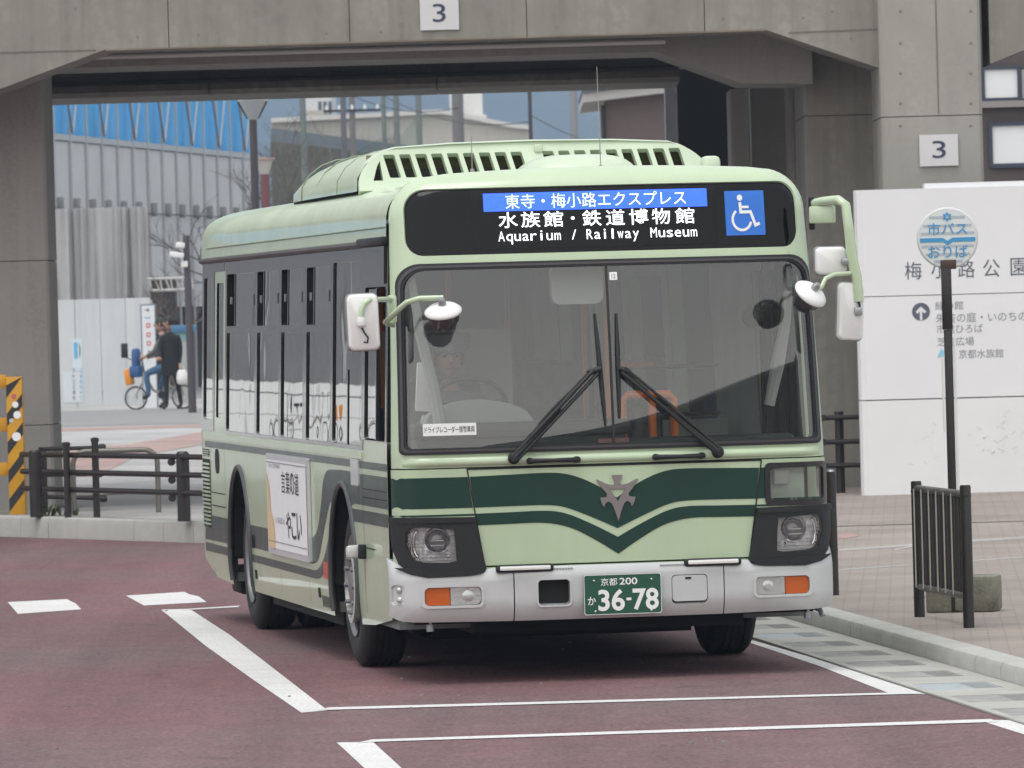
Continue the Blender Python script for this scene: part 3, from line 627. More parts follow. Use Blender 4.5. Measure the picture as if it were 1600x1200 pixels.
# transformer rack on the thick pole
p = at(745, 185, 229); rk = empty('pole_rack', (p.x, 229, 5.9), 0, 'dark rack of hooks and insulators fixed beside the thick concrete pole', 'rack')
MB().box((0, 0, 0), (1.3, .06, .06)).build('bar', IRON, rk); MB().box((.1, 0, .35), (1.1, .06, .06)).build('bar', IRON, rk)
for k in range(8): MB().tube([(-.55+k*.16, 0, .02), (-.53+k*.16, .02, -.25-.1*(k % 3)), (-.48+k*.16, 0, -.15)], .035, 6).build('hook', IRON, rk)
def wire(p, q, sag, label):
    a, b_ = at(*p), at(*q); pts = [a.lerp(b_, t)-Vector((0, 0, sag*4*t*(1-t))) for t in np.linspace(0, 1, 12)]
    c = pts[0].copy(); m_ = MB(); m_.tube([q_-c for q_ in pts], .016, 5); o = m_.build('overhead_wire', IRON, None); o.location = c; tag(o, label, 'wire', 'overhead wires')
wire((829, 180, 190), (1000, 230, 250), .3, 'thin wire running down from the lone steel pole toward the brown house')
wire((551, 150, 210), (716, 168, 230), .3, 'wire slung from the insulator pole to the thick concrete pole')
wire((600, 150, 215), (829, 190, 190), .4, 'lowest wire crossing before the cream building')
# brown house
hs_ = empty('brown_house', (0, 120, .4), 0, 'brown house with a slanting grey roof right of the poles', 'house')
x0, z0 = T(945, 165, 120); x1, z1 = T(1060, 150, 120)
MB().prism([(x0, 0), (x1, 0), (x1, z1+.5), (x0, z0+.1)], 0, 6, lambda u, v, t: Vector((u, t, v))).build('wall', mat('brown_cladding', (.14, .105, .10), .7, var=.1), hs_)
a, c = T(911, 153, 119.5), T(1044, 133, 119.5); a2, c2 = T(911, 146, 119.5), T(1044, 128, 119.5)
MB().prism([(a[0], a[1]-.08), (c[0]+.3, c[1]-.1), (c2[0]+.3, c2[1]+.02), (a2[0], a2[1])], -.5, 6.3, lambda u, v, t: Vector((u, t, v))).build('fascia', mat('eave_board', (.40, .38, .37), .7), hs_)
MB().prism([(a2[0], a2[1]+.002), (c2[0]+.3, c2[1]+.022), (c2[0]+.3, c2[1]+.12), (a2[0]-.02, a2[1]+.06)], -.55, 6.35, lambda u, v, t: Vector((u, t, v))).build('roof', mat('dark_roof_metal', (.09, .10, .12), .45), hs_)
MB().tube([(x0-.03, -.06, 0), (x0-.03, -.06, z0)], .035, 8).build('downpipe', IRON, hs_)
# brown building at the right edge
bb = empty('brown_building', (0, 92, 0), 0, 'brown building with windows painted sky-white at the right edge behind the column', 'building')
def TB(px, py): p = at(px, py, 92); return p.x, p.z
x0 = TB(1520, 200)[0]
MB().bx(x0, x0+11, 0, 4.0, 0, 8).build('wall', mat('brown_facade', (.10, .08, .076), .7, var=.12, scale=.8), bb)
WGL = mat('window_sky_white', (.86, .87, .88), .35)  # white panes stand in for bright sky seen through
for (px0, py0, px1, py1) in ((1538, 109, 1590, 152), (1550, 197, 1660, 253)):
    (xa, zb1), (xb, za1) = TB(px0, py0), TB(px1, py1); w = MB().bx(xa, xb, -.012, .0, za1, zb1).build('window', WGL, bb)
    for q in ((xa-.05, xa, za1-.05, zb1+.05), (xb, xb+.05, za1-.05, zb1+.05), (xa, xb, za1-.06, za1), (xa, xb, zb1, zb1+.05)): MB().bx(q[0], q[1], -.045, .0, q[2], q[3]).build('window_frame', mat('frame_slate', (.06, .07, .10), .4), w)
(xa, z_), (xb, _) = TB(1540, 158), TB(1700, 158); MB().bx(xa-.2, xb, -.10, 0, TB(1560, 168)[1], TB(1560, 158)[1]).build('string_course', mat('string_course', (.30, .27, .26), .7), bb)
(xa, zb1), (xb, za1) = TB(1596, 109), TB(1660, 152); MB().bx(xa, xb, -.014, .0, za1, zb1).build('shutter', mat('shutter_grey', (.4, .4, .4), .6), bb)
# ================================================================ THE BUS (own frame: front at y=0, x to image right, y to the rear)
PALE = mat('pale_green_paint', (.475, .58, .395), .3, coat=.6, var=.07, scale=1.5, streak=.07, bump=.012, bscale=3)
PALE_LIT = mat('pale_green_roof_lit', (.54, .63, .475), .42, coat=.35, var=.14, scale=2.2)  # body green lightened; sky light on the roof is put into the colour
DGREEN = mat('dark_green_paint', (.010, .042, .031), .3, spec=.3, coat=.25, var=.1, scale=3)
BLACKG = mat('black_gloss_trim', (.018, .018, .02), .16, coat=.5)
BLACKP = mat('black_plastic', (.018, .019, .021), .5, spec=.35, var=.2, scale=9, bump=.05, bscale=300)
RUBBER = mat('rubber_gasket', (.014, .014, .015), .55)
TYRE = mat('tyre_rubber', (.017, .017, .018), .8, var=.25, scale=9, bump=.15, bscale=120)
SILVER = mat('silver_bumper_paint', (.56, .575, .58), .3, metal=.12, coat=.4, var=.07, scale=4)
CHROME = mat('chrome', (.75, .75, .77), .12, metal=1.)
STEEL = mat('dull_steel', (.42, .43, .45), .4, metal=.9, var=.2, scale=6)
WHITEP = mat('white_plastic', (.78, .78, .77), .35, var=.05, scale=6)
GREYIN = mat('interior_grey', (.33, .34, .34), .7, var=.1)
LINING = mat('interior_lining', (.60, .61, .60), .7, var=.1)
DASHM = mat('dashboard_plastic', (.10, .115, .11), .65, var=.15)
FLOORM = mat('bus_floor_vinyl', (.22, .25, .24), .6, var=.15)
ORANGE = mat('orange_grab_rail', (.85, .20, .03), .35)
UNDER = mat('underbody_black', (.012, .012, .012), .85)
WGLASS = glass('windscreen_glass', (.80, .84, .82), 0., 1.56, dust_haze=.025)  # pale diffuse veil mixed in: dust plus sky haze put into the glass
SGLASS = glass('tinted_side_glass', (.27, .30, .30), 0., 1.55, .05)
CGLASS = glass('clear_lens_glass', (.97, .97, .97), .03, 1.45)
AMBER = mat('amber_lens', (.50, .095, .008), .18, coat=.5, bump=.15, bscale=90)
CLEARL = mat('ribbed_clear_lens', (.5, .5, .5), .14, metal=.45, coat=.6, bump=.25, bscale=70)
SIGNBLK = mat('sign_black_glass', (.004, .004, .005), .04, spec=.22)
LEDW = mat('led_white', (.9, .93, 1.), .5, emit=.9)
LEDB = mat('led_blue', (.03, .12, .95), .4, emit=.75, var=.1, scale=40)
WCBLUE = mat('wheelchair_blue', (.02, .16, .62), .35)
PLATEG = mat('plate_green', (.012, .082, .046), .4)
WHITEINK = mat('white_ink', (.82, .82, .82), .5)
BLACKINK = mat('black_ink', (.03, .03, .035), .6)
GREYINK = mat('grey_ink', (.22, .22, .24), .6)

bus = empty('bus', (.574, 37.80, 0), YAW, 'pale green city bus with dark green stripes and lit destination sign stopped at the kerb', 'bus')

def bw(z): return 1.25 - max(0., z-1.3)*.035
RE, RC = .16, .24
def ztop(x): return 2.915 - .045*(x/1.2)**2
def front_y(x, z):
    ds, dt = bw(z)-abs(x), ztop(x)-z
    d = RC-math.hypot(RC-ds, RC-dt) if (ds < RC and dt < RC) else min(ds, dt)
    d = max(d, .0008)
    y = .085*(x/1.2)**2
    t = max(0., z-1.22); y += .035*t + .058*min(t, 1.25)**2 + max(0, t-1.25)*.12
    if z < 1.22: y += .02*max(0, .75-z)**2*4*0
    if d < RE: y += RE-math.sqrt(RE*RE-(RE-d)**2)
    return y
def SF(x, z):
    e = 1.5e-3; P = Vector((x, front_y(x, z), z))
    gx = (front_y(x+e, z)-front_y(x-e, z))/(2*e); gz = (front_y(x, z+e)-front_y(x, z-e))/(2*e)
    return P, Vector((gx, -1, gz)).normalized()
def side_x(y, z):
    w = bw(z)-.006
    if z < .5: w -= (.5-z)**2*.35
    d = max(10.02-y, .0008)
    if d < .18: w -= .18-math.sqrt(.18**2-(.18-d)**2)
    return w
def SL(y, z):
    e = 1.5e-3; P = Vector((-side_x(y, z), y, z))
    gy = (side_x(y+e, z)-side_x(y-e, z))/(2*e); gz = (side_x(y, z+e)-side_x(y, z-e))/(2*e)
    return P, Vector((-1, -gy, -gz)).normalized()
def SRt(y, z):
    P, N = SL(y, z); return Vector((-P.x, P.y, P.z)), Vector((-N.x, N.y, N.z))
def outline(d, zb):
    # front silhouette inset by d, from bottom left, over the top, to bottom right
    L = [(-(bw(z)-d), z) for z in np.arange(zb, ztop(1.0)-RC, .05)]
    cx = bw(2.6)-RC; cz = ztop(1.08)-RC
    L += [(-cx-(RC-d)*math.cos(a), cz+(RC-d)*math.sin(a)) for a in np.linspace(0, math.pi/2, 11)]
    L += [(x, ztop(x)-d) for x in np.linspace(-.88, 0, 15)]
    return L + [(-x, z) for x, z in L[::-1][1:]]
rings = [p for d in (.003, .009, .018, .03, .045, .063, .085, .11, .14, .17) for p in densify(outline(d, .36)+[(0, .36)], .045) if p[1] > .365]
mx_ = lambda poly: [(-x, z) for x, z in poly[::-1]]

# --- front shell
ws_open = rrect(-1.205, 1.205, 1.305, 2.375, (.03, .03, .12, .12), 7)
ws_open = [(x*(1-.018*(z-1.3)) , z) for x, z in ws_open]
dest_open = rrect(-1.135, 1.135, 2.425, 2.822, (.1, .1, .1, .12), 8)
dest_open = [(x, z if z < 2.6 else z-.022*(x/1.13)**2) for x, z in dest_open]
up = [(-bw(1.226)+.001, 1.226)] + [p for p in outline(.001, 1.27)] + [(bw(1.226)-.001, 1.226)]
fs_ = patch('front_fascia', up, SF, PALE, bus, [ws_open, dest_open], grid=.05, rim=.05, extra=rings)
hlo = sm([(-1.185, .80), (-1.178, .872), (-1.14, .893), (-1.03, .888), (-.93, .885)], 3)+[(-.922, .80), (-.918, .70), (-.96, .69), (-1.10, .695), (-1.155, .715)]
hatch = [(-.842, 1.212), (-.80, .94), (-.757, .668), (.757, .668), (.80, .94), (.842, 1.212)]
hatch_hole = [(-.848, 1.217), (-.806, .94), (-.762, .662), (.762, .662), (.806, .94), (.848, 1.217)]
low = [(-bw(.6)+.001, .60), (bw(.6)-.001, .60), (bw(1.219)-.001, 1.219), (.848, 1.2195), (-.848, 1.2195), (-bw(1.219)+.001, 1.219)]
kw = rrect(.885, 1.215, .975, 1.175, .02)
lowL = [(-bw(.6)+.001, .60), (-.762, .60), (-.762, .662), (-.806, .94), (-.848, 1.219), (-bw(1.219)+.001, 1.219)]
lower_front = patch('lower_front_panel', lowL, SF, PALE, bus, [hlo], grid=.05, rim=.006, extra=rings, off=.004)
lr = patch('lower_front_panel', mx_(lowL), SF, PALE, bus, [kw, mx_(hlo)], grid=.05, rim=.006, extra=rings, off=.004)
patch('lower_front_panel', [(-.762, .60), (.762, .60), (.762, .658), (-.762, .658)], SF, PALE, bus, grid=.05, rim=.006, off=.004)
hp = patch('service_hatch', hatch, SF, PALE, bus, grid=.05, rim=.008, off=.006)
patch('seam_backing', [(-.90, .64), (-.80, .64), (.80, .64), (.90, .64), (.86, 1.235), (-.86, 1.235)], SF, UNDER, bus, grid=.05, off=-.004)
patch('seam_strip', [(-bw(1.22)+.004, 1.212), (bw(1.22)-.004, 1.212), (bw(1.24)-.004, 1.236), (-bw(1.24)+.004, 1.236)], SF, UNDER, bus, grid=.05, off=-.012, extra=rings)
# soft moulding below the windscreen that catches the light
mo = MB(); L_ = []
for s_ in (0,):
    xs = np.linspace(-1.2, 1.2, 49)
    prof = [(-.030, .0), (-.024, .014), (-.008, .022), (.010, .016), (.026, .0)]
    vs = []; 
    for x in xs:
        k = 1 if abs(x) < 1.12 else max(0, (1.2-abs(x))/.08)
        for dz, do in prof:
            P, N = SF(x, 1.262+dz+.0*abs(x)); vs.append(P+N*(do*k+.0005))
    n = len(prof); mo.add(vs, [(i*n+j, (i+1)*n+j, (i+1)*n+j+1, i*n+j+1) for i in range(len(xs)-1) for j in range(n-1)])
mo.build('fascia_moulding', PALE, fs_, 80)

# --- front stripes (vinyl, follows the hatch seam)
def curve_band(top, bot):
    t = top + [(-x, z) for x, z in top[::-1] if x < 0]; b = bot + [(-x, z) for x, z in bot[::-1] if x < 0]
    return t + b[::-1]
b1t = sm([(-.832, 1.172), (-.6, 1.178), (-.41, 1.182), (-.3, 1.175), (-.2, 1.145), (-.1, 1.095), (0, 1.03)])
b1b = sm([(-.809, .997), (-.6, 1.0), (-.41, 1.0), (-.3, .985), (-.16, .93), (0, .857)])
b2t = sm([(-.803, .963), (-.6, .966), (-.41, .968), (-.29, .948), (-.14, .882), (0, .808)])
b2b = sm([(-.793, .897), (-.6, .9), (-.42, .90), (-.27, .868), (-.13, .795), (0, .712)])
for q_ in ([(-.845, 1.214), (-.803, .94), (-.760, .665)], [(.845, 1.214), (.803, .94), (.760, .665)], [(-.846, 1.2145), (0, 1.2145), (.846, 1.2145)]): patch('hatch_seam', strip2(q_, .0075), SF, UNDER, hp, off=.0105, grid=.04)
patch('front_stripe', curve_band(b1t, b1b), SF, DGREEN, hp, off=.009, grid=.04)
patch('front_stripe', curve_band(b2t, b2b), SF, DGREEN, hp, off=.009, grid=.04)
for pan, s_ in ((lower_front, -1), (lr, 1)):
    for zt_, zb_, a, b in ((1.172, .997, .843, .818), (.963, .952, .811, .808)):
        pl = [(-1.249, zb_), (-b, zb_), (-a, zt_), (-1.249, zt_)]
        if s_ > 0: pl = mx_(pl)
        patch('front_stripe', pl, SF, DGREEN, pan, [kw] if (s_ > 0 and zt_ > 1.1) else (), off=.006, grid=.05, extra=rings)
# --- kerb-side lookout window
patch('window_frame', rrect(.862, 1.236, .955, 1.198, .03), SF, BLACKG, bus, [rrect(.893, 1.21, .983, 1.168, .02)], off=.016, grid=.05, rim=.03, extra=rings)
patch('lookout_window', rrect(.888, 1.215, .978, 1.173, .02), SF, WGLASS, bus, off=.006, grid=.05, extra=rings)
patch('lit_interior_sheet', [(.88, .97), (1.12, .97), (1.12, 1.18), (.88, 1.18)], lambda a, b: (lambda P, N: (P+Vector((0, .10, 0)), N))(*SF(a, b)), mat('lit_interior_pale', (.68, .76, .66), .6), bus, grid=.1)  # pale sheet added behind the glass, standing in for a lit interior
MB().bx(.93, 1.02, .10, .15, 1.07, 1.16, bev=.01).build('lookout_box', WHITEP, bus)
# --- emblem
eh = [(8, 745), (7, 750), (4, 757), (6, 761), (16, 759), (33, 751), (30, 757), (24, 766), (17, 774), (18, 779), (28, 780), (26, 788), (22, 795), (20, 789), (15, 786), (10, 789), (5, 801), (0, 818)]
ex = lambda L: [(dx*.00362+.004, 1.158-(y-745)*.00362) for dx, y in L]
em = ex(eh)+[(2*.004-x, z) for x, z in ex(eh)[::-1][1:]]
tri = ex([(-12, 767), (12, 767), (0, 786)])
patch('emblem', em[::-1], SF, mat('emblem_metal', (.36, .33, .33), .28, metal=.9), bus, [tri], off=.018, grid=.03, rim=.01)
# --- black lamp bezels, head lamps
bez = [(-1.246, .952), (-.806, .945), (-.79, .83), (-.752, .652), (-.765, .63), (-.84, .612), (-1.08, .606), (-1.16, .628), (-1.215, .69), (-1.24, .78)]
for s_ in (-1, 1):
    g = (lambda p: p) if s_ < 0 else mx_
    bz = patch('headlight_bezel', g(bez), SF, BLACKP, bus, [g(hlo)], off=.03, grid=.05, rim=.05, extra=rings)
    patch('bezel_lip', g([(-1.226, .668), (-.775, .646), (-.77, .63), (-.84, .615), (-1.08, .609), (-1.16, .63)]), SF, BLACKP, bz, off=.044, grid=.05, rim=.016, extra=rings)
    patch('bezel_brow', g([(-1.244, .95), (-.808, .944), (-.805, .915), (-1.243, .918)]), SF, BLACKP, bz, off=.038, grid=.05, rim=.012, extra=rings)
    hl = patch('headlight', g(hlo), SF, mat('headlight_reflector', (.78, .78, .79), .28, metal=.25, coat=.5, bump=.5, bscale=38), bus, off=-.02, grid=.03, extra=rings)
    P, N = SF(s_*1.025, .818); q = N.to_track_quat('Z', 'Y').to_matrix()
    m_ = MB(); m_.lathe([(.070, -.02), (.076, .006), (.070, .016), (.060, .008), (.056, -.012)], n=36); m_.v = [tuple(P+q @ Vector(v)) for v in m_.v]
    m_.build('lamp_ring', CHROME, hl, 60)
    m_ = MB(); m_.lathe([(.057, -.012), (.053, .004), (.04, .014), (.022, .02), (.001, .022)], n=30); m_.v = [tuple(P+q @ Vector(v)) for v in m_.v]
    m_.build('projector_lens', mat('projector_glass', (.16, .16, .17), .06, spec=.8, coat=1), hl, 60)
    for dz in (-.028, .0):
        m_ = MB(); m_.box(P+N*.027+Vector((0, 0, dz)), (.075, .004, .006)); m_.build('lamp_baffle', CHROME, hl)
    P2, N2 = SF(s_*1.145, .80); m_ = MB(); m_.tube([SF(s_*(1.125+.03*math.sin(a)), .80+.075*math.cos(a))[0] for a in np.linspace(.3, 2.84, 9)], .011, 8); m_.build('side_lamp_tube', CHROME, hl, 60)
    # faceted reflector: small mirror facets tilted towards the sky
    fm = MB(); fr_r = random.Random(11)
    xs_f = np.arange(.928, 1.172, .022); zs_f = np.arange(.704, .882, .02)
    for fx in xs_f:
        for fz in zs_f:
            if math.hypot(fx-1.025, fz-.818) < .066 or not inside(np.array([[-(fx+.01), fz+.01]]), [hlo])[0]: continue
            Pc = SF(s_*(fx+.010), fz+.009)[0]; ti, yw = R(fr_r.uniform(22, 46)), R(fr_r.uniform(-18, 18)); M3 = Matrix.Rotation(yw, 3, 'Z') @ Matrix.Rotation(-ti, 3, 'X')
            fm.add([Pc+Vector((0, .006, 0))+M3 @ Vector((a*.0105, 0, c_*.0115)) for a, c_ in ((-1, -1), (1, -1), (1, 1), (-1, 1))], [(0, 1, 2, 3)])
    fm.build('reflector_facets', mat('mirror_facets', (.97, .97, .98), .2, metal=.4), hl, None)['kind'] = 'stuff'
    for k, (xx, zz, r_) in enumerate(((.965, .735, .018),)):
        P3, N3 = SF(s_*xx, zz); m_ = MB(); m_.lathe([(r_, -.02), (r_*.9, .0), (r_*.5, -.008), (.001, -.012)], n=18); q3 = N3.to_track_quat('Z', 'Y').to_matrix(); m_.v = [tuple(P3+q3 @ Vector(v)) for v in m_.v]
        m_.build('lamp_bulb', CHROME, hl, 60)
    patch('lens_cover', g(hlo), SF, CGLASS, hl, off=.026, grid=.04, extra=rings)
    for xx in (.98, 1.10):
        P4, N4 = SF(s_*xx, .632); m_ = MB(); m_.lathe([(.006, 0), (.005, .048), (.001, .05)], n=8); q4 = N4.to_track_quat('Z', 'Y').to_matrix(); m_.v = [tuple(P4+q4 @ Vector(v)) for v in m_.v]; m_.build('bezel_screw', UNDER, bz)
# --- bumper, three mouldings
SF0 = SF
def SFB(x, z):
    def fy(x, z):
        y = front_y(x, z)
        if z < .47: y += 4.2*(.47-z)**2
        if z > .595: y += 7*(z-.595)**2
        return y
    e = 1.5e-3; gx = (fy(x+e, z)-fy(x-e, z))/(2*e); gz = (fy(x, z+e)-fy(x, z-e))/(2*e)
    return Vector((x, fy(x, z), z)), Vector((gx, -1, gz)).normalized()
bt = [(-1.2485, .712), (-1.222, .676), (-1.17, .632), (-1.10, .612), (-.84, .614), (-.77, .632), (-.70, .637), (-.604, .637)]
fogL = rrect(-1.1, -.785, .45, .553, .025); towo = rrect(-.465, -.285, .435, .578, .022); spot = rrect(-1.243, -1.19, .455, .57, .018)
bumL = [(-1.2485, .395), (-1.2, .378), (-.604, .372)] + bt[::-1]
for s_ in (-1, 1):
    g = (lambda p: p) if s_ < 0 else mx_
    b_ = patch('bumper_corner', g(bumL), SFB, SILVER, bus, [g(fogL)] + ([g(spot)] if s_ < 0 else []), off=.034, grid=.045, rim=.07, extra=rings)
    patch('lamp_surround', g(rrect(-1.115, -.77, .435, .568, .03)), SF, SILVER, b_, [g(fogL)], off=.04, grid=.04, rim=.012)
    am = rrect(-1.098, -.962, .452, .551, (.022, .003, .003, .022)); cl = rrect(-.958, -.787, .452, .551, (.003, .03, .03, .003))
    patch('turn_signal', g(am), SF, AMBER, b_, off=.026, grid=.03, rim=.02)
    fg = patch('fog_lamp', g(cl), SF, CLEARL, b_, off=.026, grid=.03, rim=.02)
    P, N = SF(s_*.86, .5); m_ = MB(); m_.lathe([(.034, .026), (.027, .031), (.010, .033), (.001, .0335)], n=20); q = N.to_track_quat('Z', 'Y').to_matrix(); m_.v = [tuple(P+q @ Vector(v)) for v in m_.v]; m_.build('lamp_bulb', CLEARL, fg, 60)
    if s_ < 0:
        sp = patch('corner_lamp', spot, SF, SILVER, b_, off=.022, grid=.03, extra=rings)
        for zz in (.485, .54):
            P, N = SF(-1.217, zz); m_ = MB(); q = N.to_track_quat('Z', 'Y').to_matrix(); m_.lathe([(.02, .02), (.018, .032), (.008, .037), (.001, .038)], n=16); m_.v = [tuple(P+q @ Vector(v)) for v in m_.v]; m_.build('lamp_bulb', CLEARL, sp, 60)
cen = [(-.597, .372), (.597, .372), (.597, .637), (-.597, .637)]
flap = rrect(.3, .5, .432, .578, .022); flap_hole = rrect(.296, .504, .428, .582, .024)
bc = patch('bumper_centre', cen, SFB, SILVER, bus, [towo, flap_hole], off=.034, grid=.035, rim=.07)
fl = patch('bumper_flap', flap, SF, SILVER, bc, off=.033, grid=.05, rim=.02)
patch('flap_latch', rrect(.375, .41, .556, .568, .004), SF, UNDER, fl, off=.036, grid=.03, rim=.004)
patch('tow_recess', towo, SF, UNDER, bc, off=-.03, grid=.05); patch('recess_rim', rrect(-.475, -.275, .425, .588, .03), SF, SILVER, bc, [towo], off=.04, grid=.05, rim=.012)
patch('flap_backing', flap_hole, SF, UNDER, bc, off=.012, grid=.05)
for x0, x1 in ((-.597, -.25), (.22, .597)):
    m_ = MB(); zz = .640
    for x in np.arange(x0+.02, x1-.01, .016): P, N = SF(x, zz); m_.box(P+N*.022, (.010, .02, .006))
    m_.build('step_tread', STEEL, bc)
# --- little lamp bars
for s_ in (-1, 1):
    m_ = MB(); P = SF(s_*.54, .648)[0]; m_.box(P+Vector((0, -.03, 0)), (.33, .045, .045), bev=.015); lb = m_.build('lamp_bar', BLACKP, bus)
    m_ = MB(); m_.box(P+Vector((0, -.054, .002)), (.29, .012, .024), bev=.006); m_.build('lamp_strip', mat('lamp_strip_lens', (.8, .8, .78), .2, coat=.5, bump=.3, bscale=60), lb)
# --- number plate
pl_s = lambda a, b: (Vector((a, -.058, b)), Vector((0, -1, 0)))
m_ = MB(); m_.prism(rrect(-.212, .232, .372, .598, .012), -.058, -.046, lambda u, v, t: Vector((u, t, v))); lp = m_.build('number_plate', PLATEG, bus)
patch('plate_border', rrect(-.212, .232, .372, .598, .012), pl_s, WHITEINK, lp, [rrect(-.209, .229, .375, .595, .012)], off=.001, grid=.1)
text_on('京都', -.115, -.02, .535, .578, pl_s, WHITEINK, lp, .0015, .006); text_on('200', -.008, .095, .538, .577, pl_s, WHITEINK, lp, .0015, .015)
text_on('か', -.192, -.145, .428, .475, pl_s, WHITEINK, lp, .0015, .008)
text_on('36', -.132, .02, .392, .515, pl_s, WHITEINK, lp, .0015, .025); text_on('-', .030, .058, .449, .464, pl_s, WHITEINK, lp, .0015); text_on('78', .066, .215, .392, .515, pl_s, WHITEINK, lp, .0015, .025)
for xx, zz in ((-.155, .565), (.175, .565), (-.15, .392), (.17, .388)): MB().lathe([(.008, -.066), (.006, -.07), (.001, -.071)], (xx, 0, zz), 'Y', 12).build('plate_bolt', CHROME, lp)
# --- windscreen
def scale_poly(poly, d):
    c = [(max(p[0] for p in poly)+min(p[0] for p in poly))/2, (max(p[1] for p in poly)+min(p[1] for p in poly))/2]
    hx = (max(p[0] for p in poly)-min(p[0] for p in poly))/2; hz = (max(p[1] for p in poly)-min(p[1] for p in poly))/2
    return [(c[0]+(x-c[0])*(hx-d)/hx, c[1]+(z-c[1])*(hz-d)/hz) for x, z in poly]
ws_in = scale_poly(ws_open, .032)
gk = patch('windscreen_gasket', scale_poly(ws_open, -.004), SF, RUBBER, bus, [ws_in], off=.012, grid=.05, rim=.05, extra=rings)
patch('gasket_bead', scale_poly(ws_open, .010), SF, mat('gasket_bead', (.05, .045, .05), .35), gk, [scale_poly(ws_open, .022)], off=.017, grid=.05, rim=.008, extra=rings)
wsL = [p for p in ws_in if p[0] < -.012]; wsR = [p for p in ws_in if p[0] > .002]
zl, zh = min(p[1] for p in ws_in), max(p[1] for p in ws_in)
def half(poly, a, left):
    out = []
    n = len(poly)
    for i in range(n):
        p, q = poly[i], poly[(i+1) % n]
        ip, iq = ((p[0] < a) == left), ((q[0] < a) == left)
        if ip: out.append(p)
        if ip != iq: t = (a-p[0])/(q[0]-p[0]); out.append((a, p[1]+(q[1]-p[1])*t))
    return out
patch('windscreen', half(ws_in, -.012, True), SF, WGLASS, bus, off=.002, grid=.05, extra=rings)
patch('windscreen', half(ws_in, -.002, False), SF, WGLASS, bus, off=.002, grid=.05, extra=rings)
patch('windscreen_divider', [(-.0135, zl), (-.0005, zl), (-.0005, zh), (-.0135, zh)], SF, RUBBER, bus, off=.007, grid=.05, rim=.015)
sk = patch('windscreen_sticker', rrect(-1.085, -.785, 1.408, 1.476, .004), SF, WHITEINK, bus, off=.004, grid=.06)
text_on('ドライブレコーダー搭載車両', -1.075, -.795, 1.424, 1.46, SF, BLACKINK, sk, .0065, .004)
sk = patch('windscreen_sticker', rrect(.01, .055, 2.26, 2.305, .004), SF, WHITEINK, bus, off=.004, grid=.06)
text_on('12', .022, .045, 2.27, 2.295, SF, GREYINK, sk, .0065)
# --- destination sign
dg_ = patch('destination_window', scale_poly(dest_open, -.003), SF, SIGNBLK, bus, off=-.012, grid=.05, rim=.01, extra=rings)
sc_ = patch('display', rrect(-.755, .66, 2.455, 2.79, .004), SF, mat('display_panel', (.008, .008, .009), .3, spec=.2), dg_, off=-.0095, grid=.05)
db = patch('display_band', [(-.685, 2.668), (.605, 2.668), (.605, 2.772), (-.685, 2.772)], SF, LEDB, dg_, off=-.007, grid=.05)
text_on('東寺・梅小路エクスプレス', -.56, .48, 2.68, 2.762, SF, mat('led_pale_blue', (.72, .82, 1), .5, emit=.8), dg_, -.004)
lx_ = lambda px: -.615+(px-782)*.003655
for ch, a, b in (('水', 785, 815), ('族', 820, 850), ('館', 855, 886), ('鉄', 916, 946), ('道', 953, 983), ('博', 990, 1020), ('物', 1026, 1055), ('館', 1063, 1094)): text_on(ch, lx_(a), lx_(b), 2.572, 2.662, SF, LEDW, dg_, -.004, .006)
text_on('・', lx_(898), lx_(904), 2.610, 2.628, SF, LEDW, dg_, -.004)
for wd__, a, b, zb_ in (('Aquarium', 782, 882, 2.477), ('/', 897, 906, 2.485), ('Railway', 920, 1005, 2.477), ('Museum', 1021, 1098, 2.490)):
    n_ = len(wd__); cw = (lx_(b)-lx_(a))/n_
    for i_, ch in enumerate(wd__):
        tall = ch in 'A/RlM' ; z0_ = 2.478 if ch in 'qy' else 2.497; z1_ = 2.553 if (tall or ch == 'i') else 2.537
        text_on(ch, lx_(a)+cw*(i_+(.12 if ch not in 'il' else .36)), lx_(a)+cw*(i_+(.90 if ch not in 'il' else .62)), z0_, z1_, SF, LEDW, dg_, -.004, 0.)
wcs = patch('accessibility_sign', rrect(.708, .94, 2.497, 2.752, .004), SF, WCBLUE, bus, off=-.006, grid=.06, rim=.004)
def wc(pts): return [(.824+x*.232, 2.6245+z*.255) for x, z in pts]
for poly in (circ(-.12, .34, .07, n=18), strip2([(-.12, .24), (-.11, .02), (.14, .02), (.25, -.28), (.36, -.24)], .07), strip2([(-.1, .13), (.1, .13)], .055),
             strip2([(-.16+.235*math.cos(a)+.07, -.15+.235*math.sin(a)) for a in np.linspace(2.2, 6.05, 20)], .06)):
    patch('accessibility_symbol', wc(poly), SF, WHITEINK, wcs, off=-.003, grid=.05)
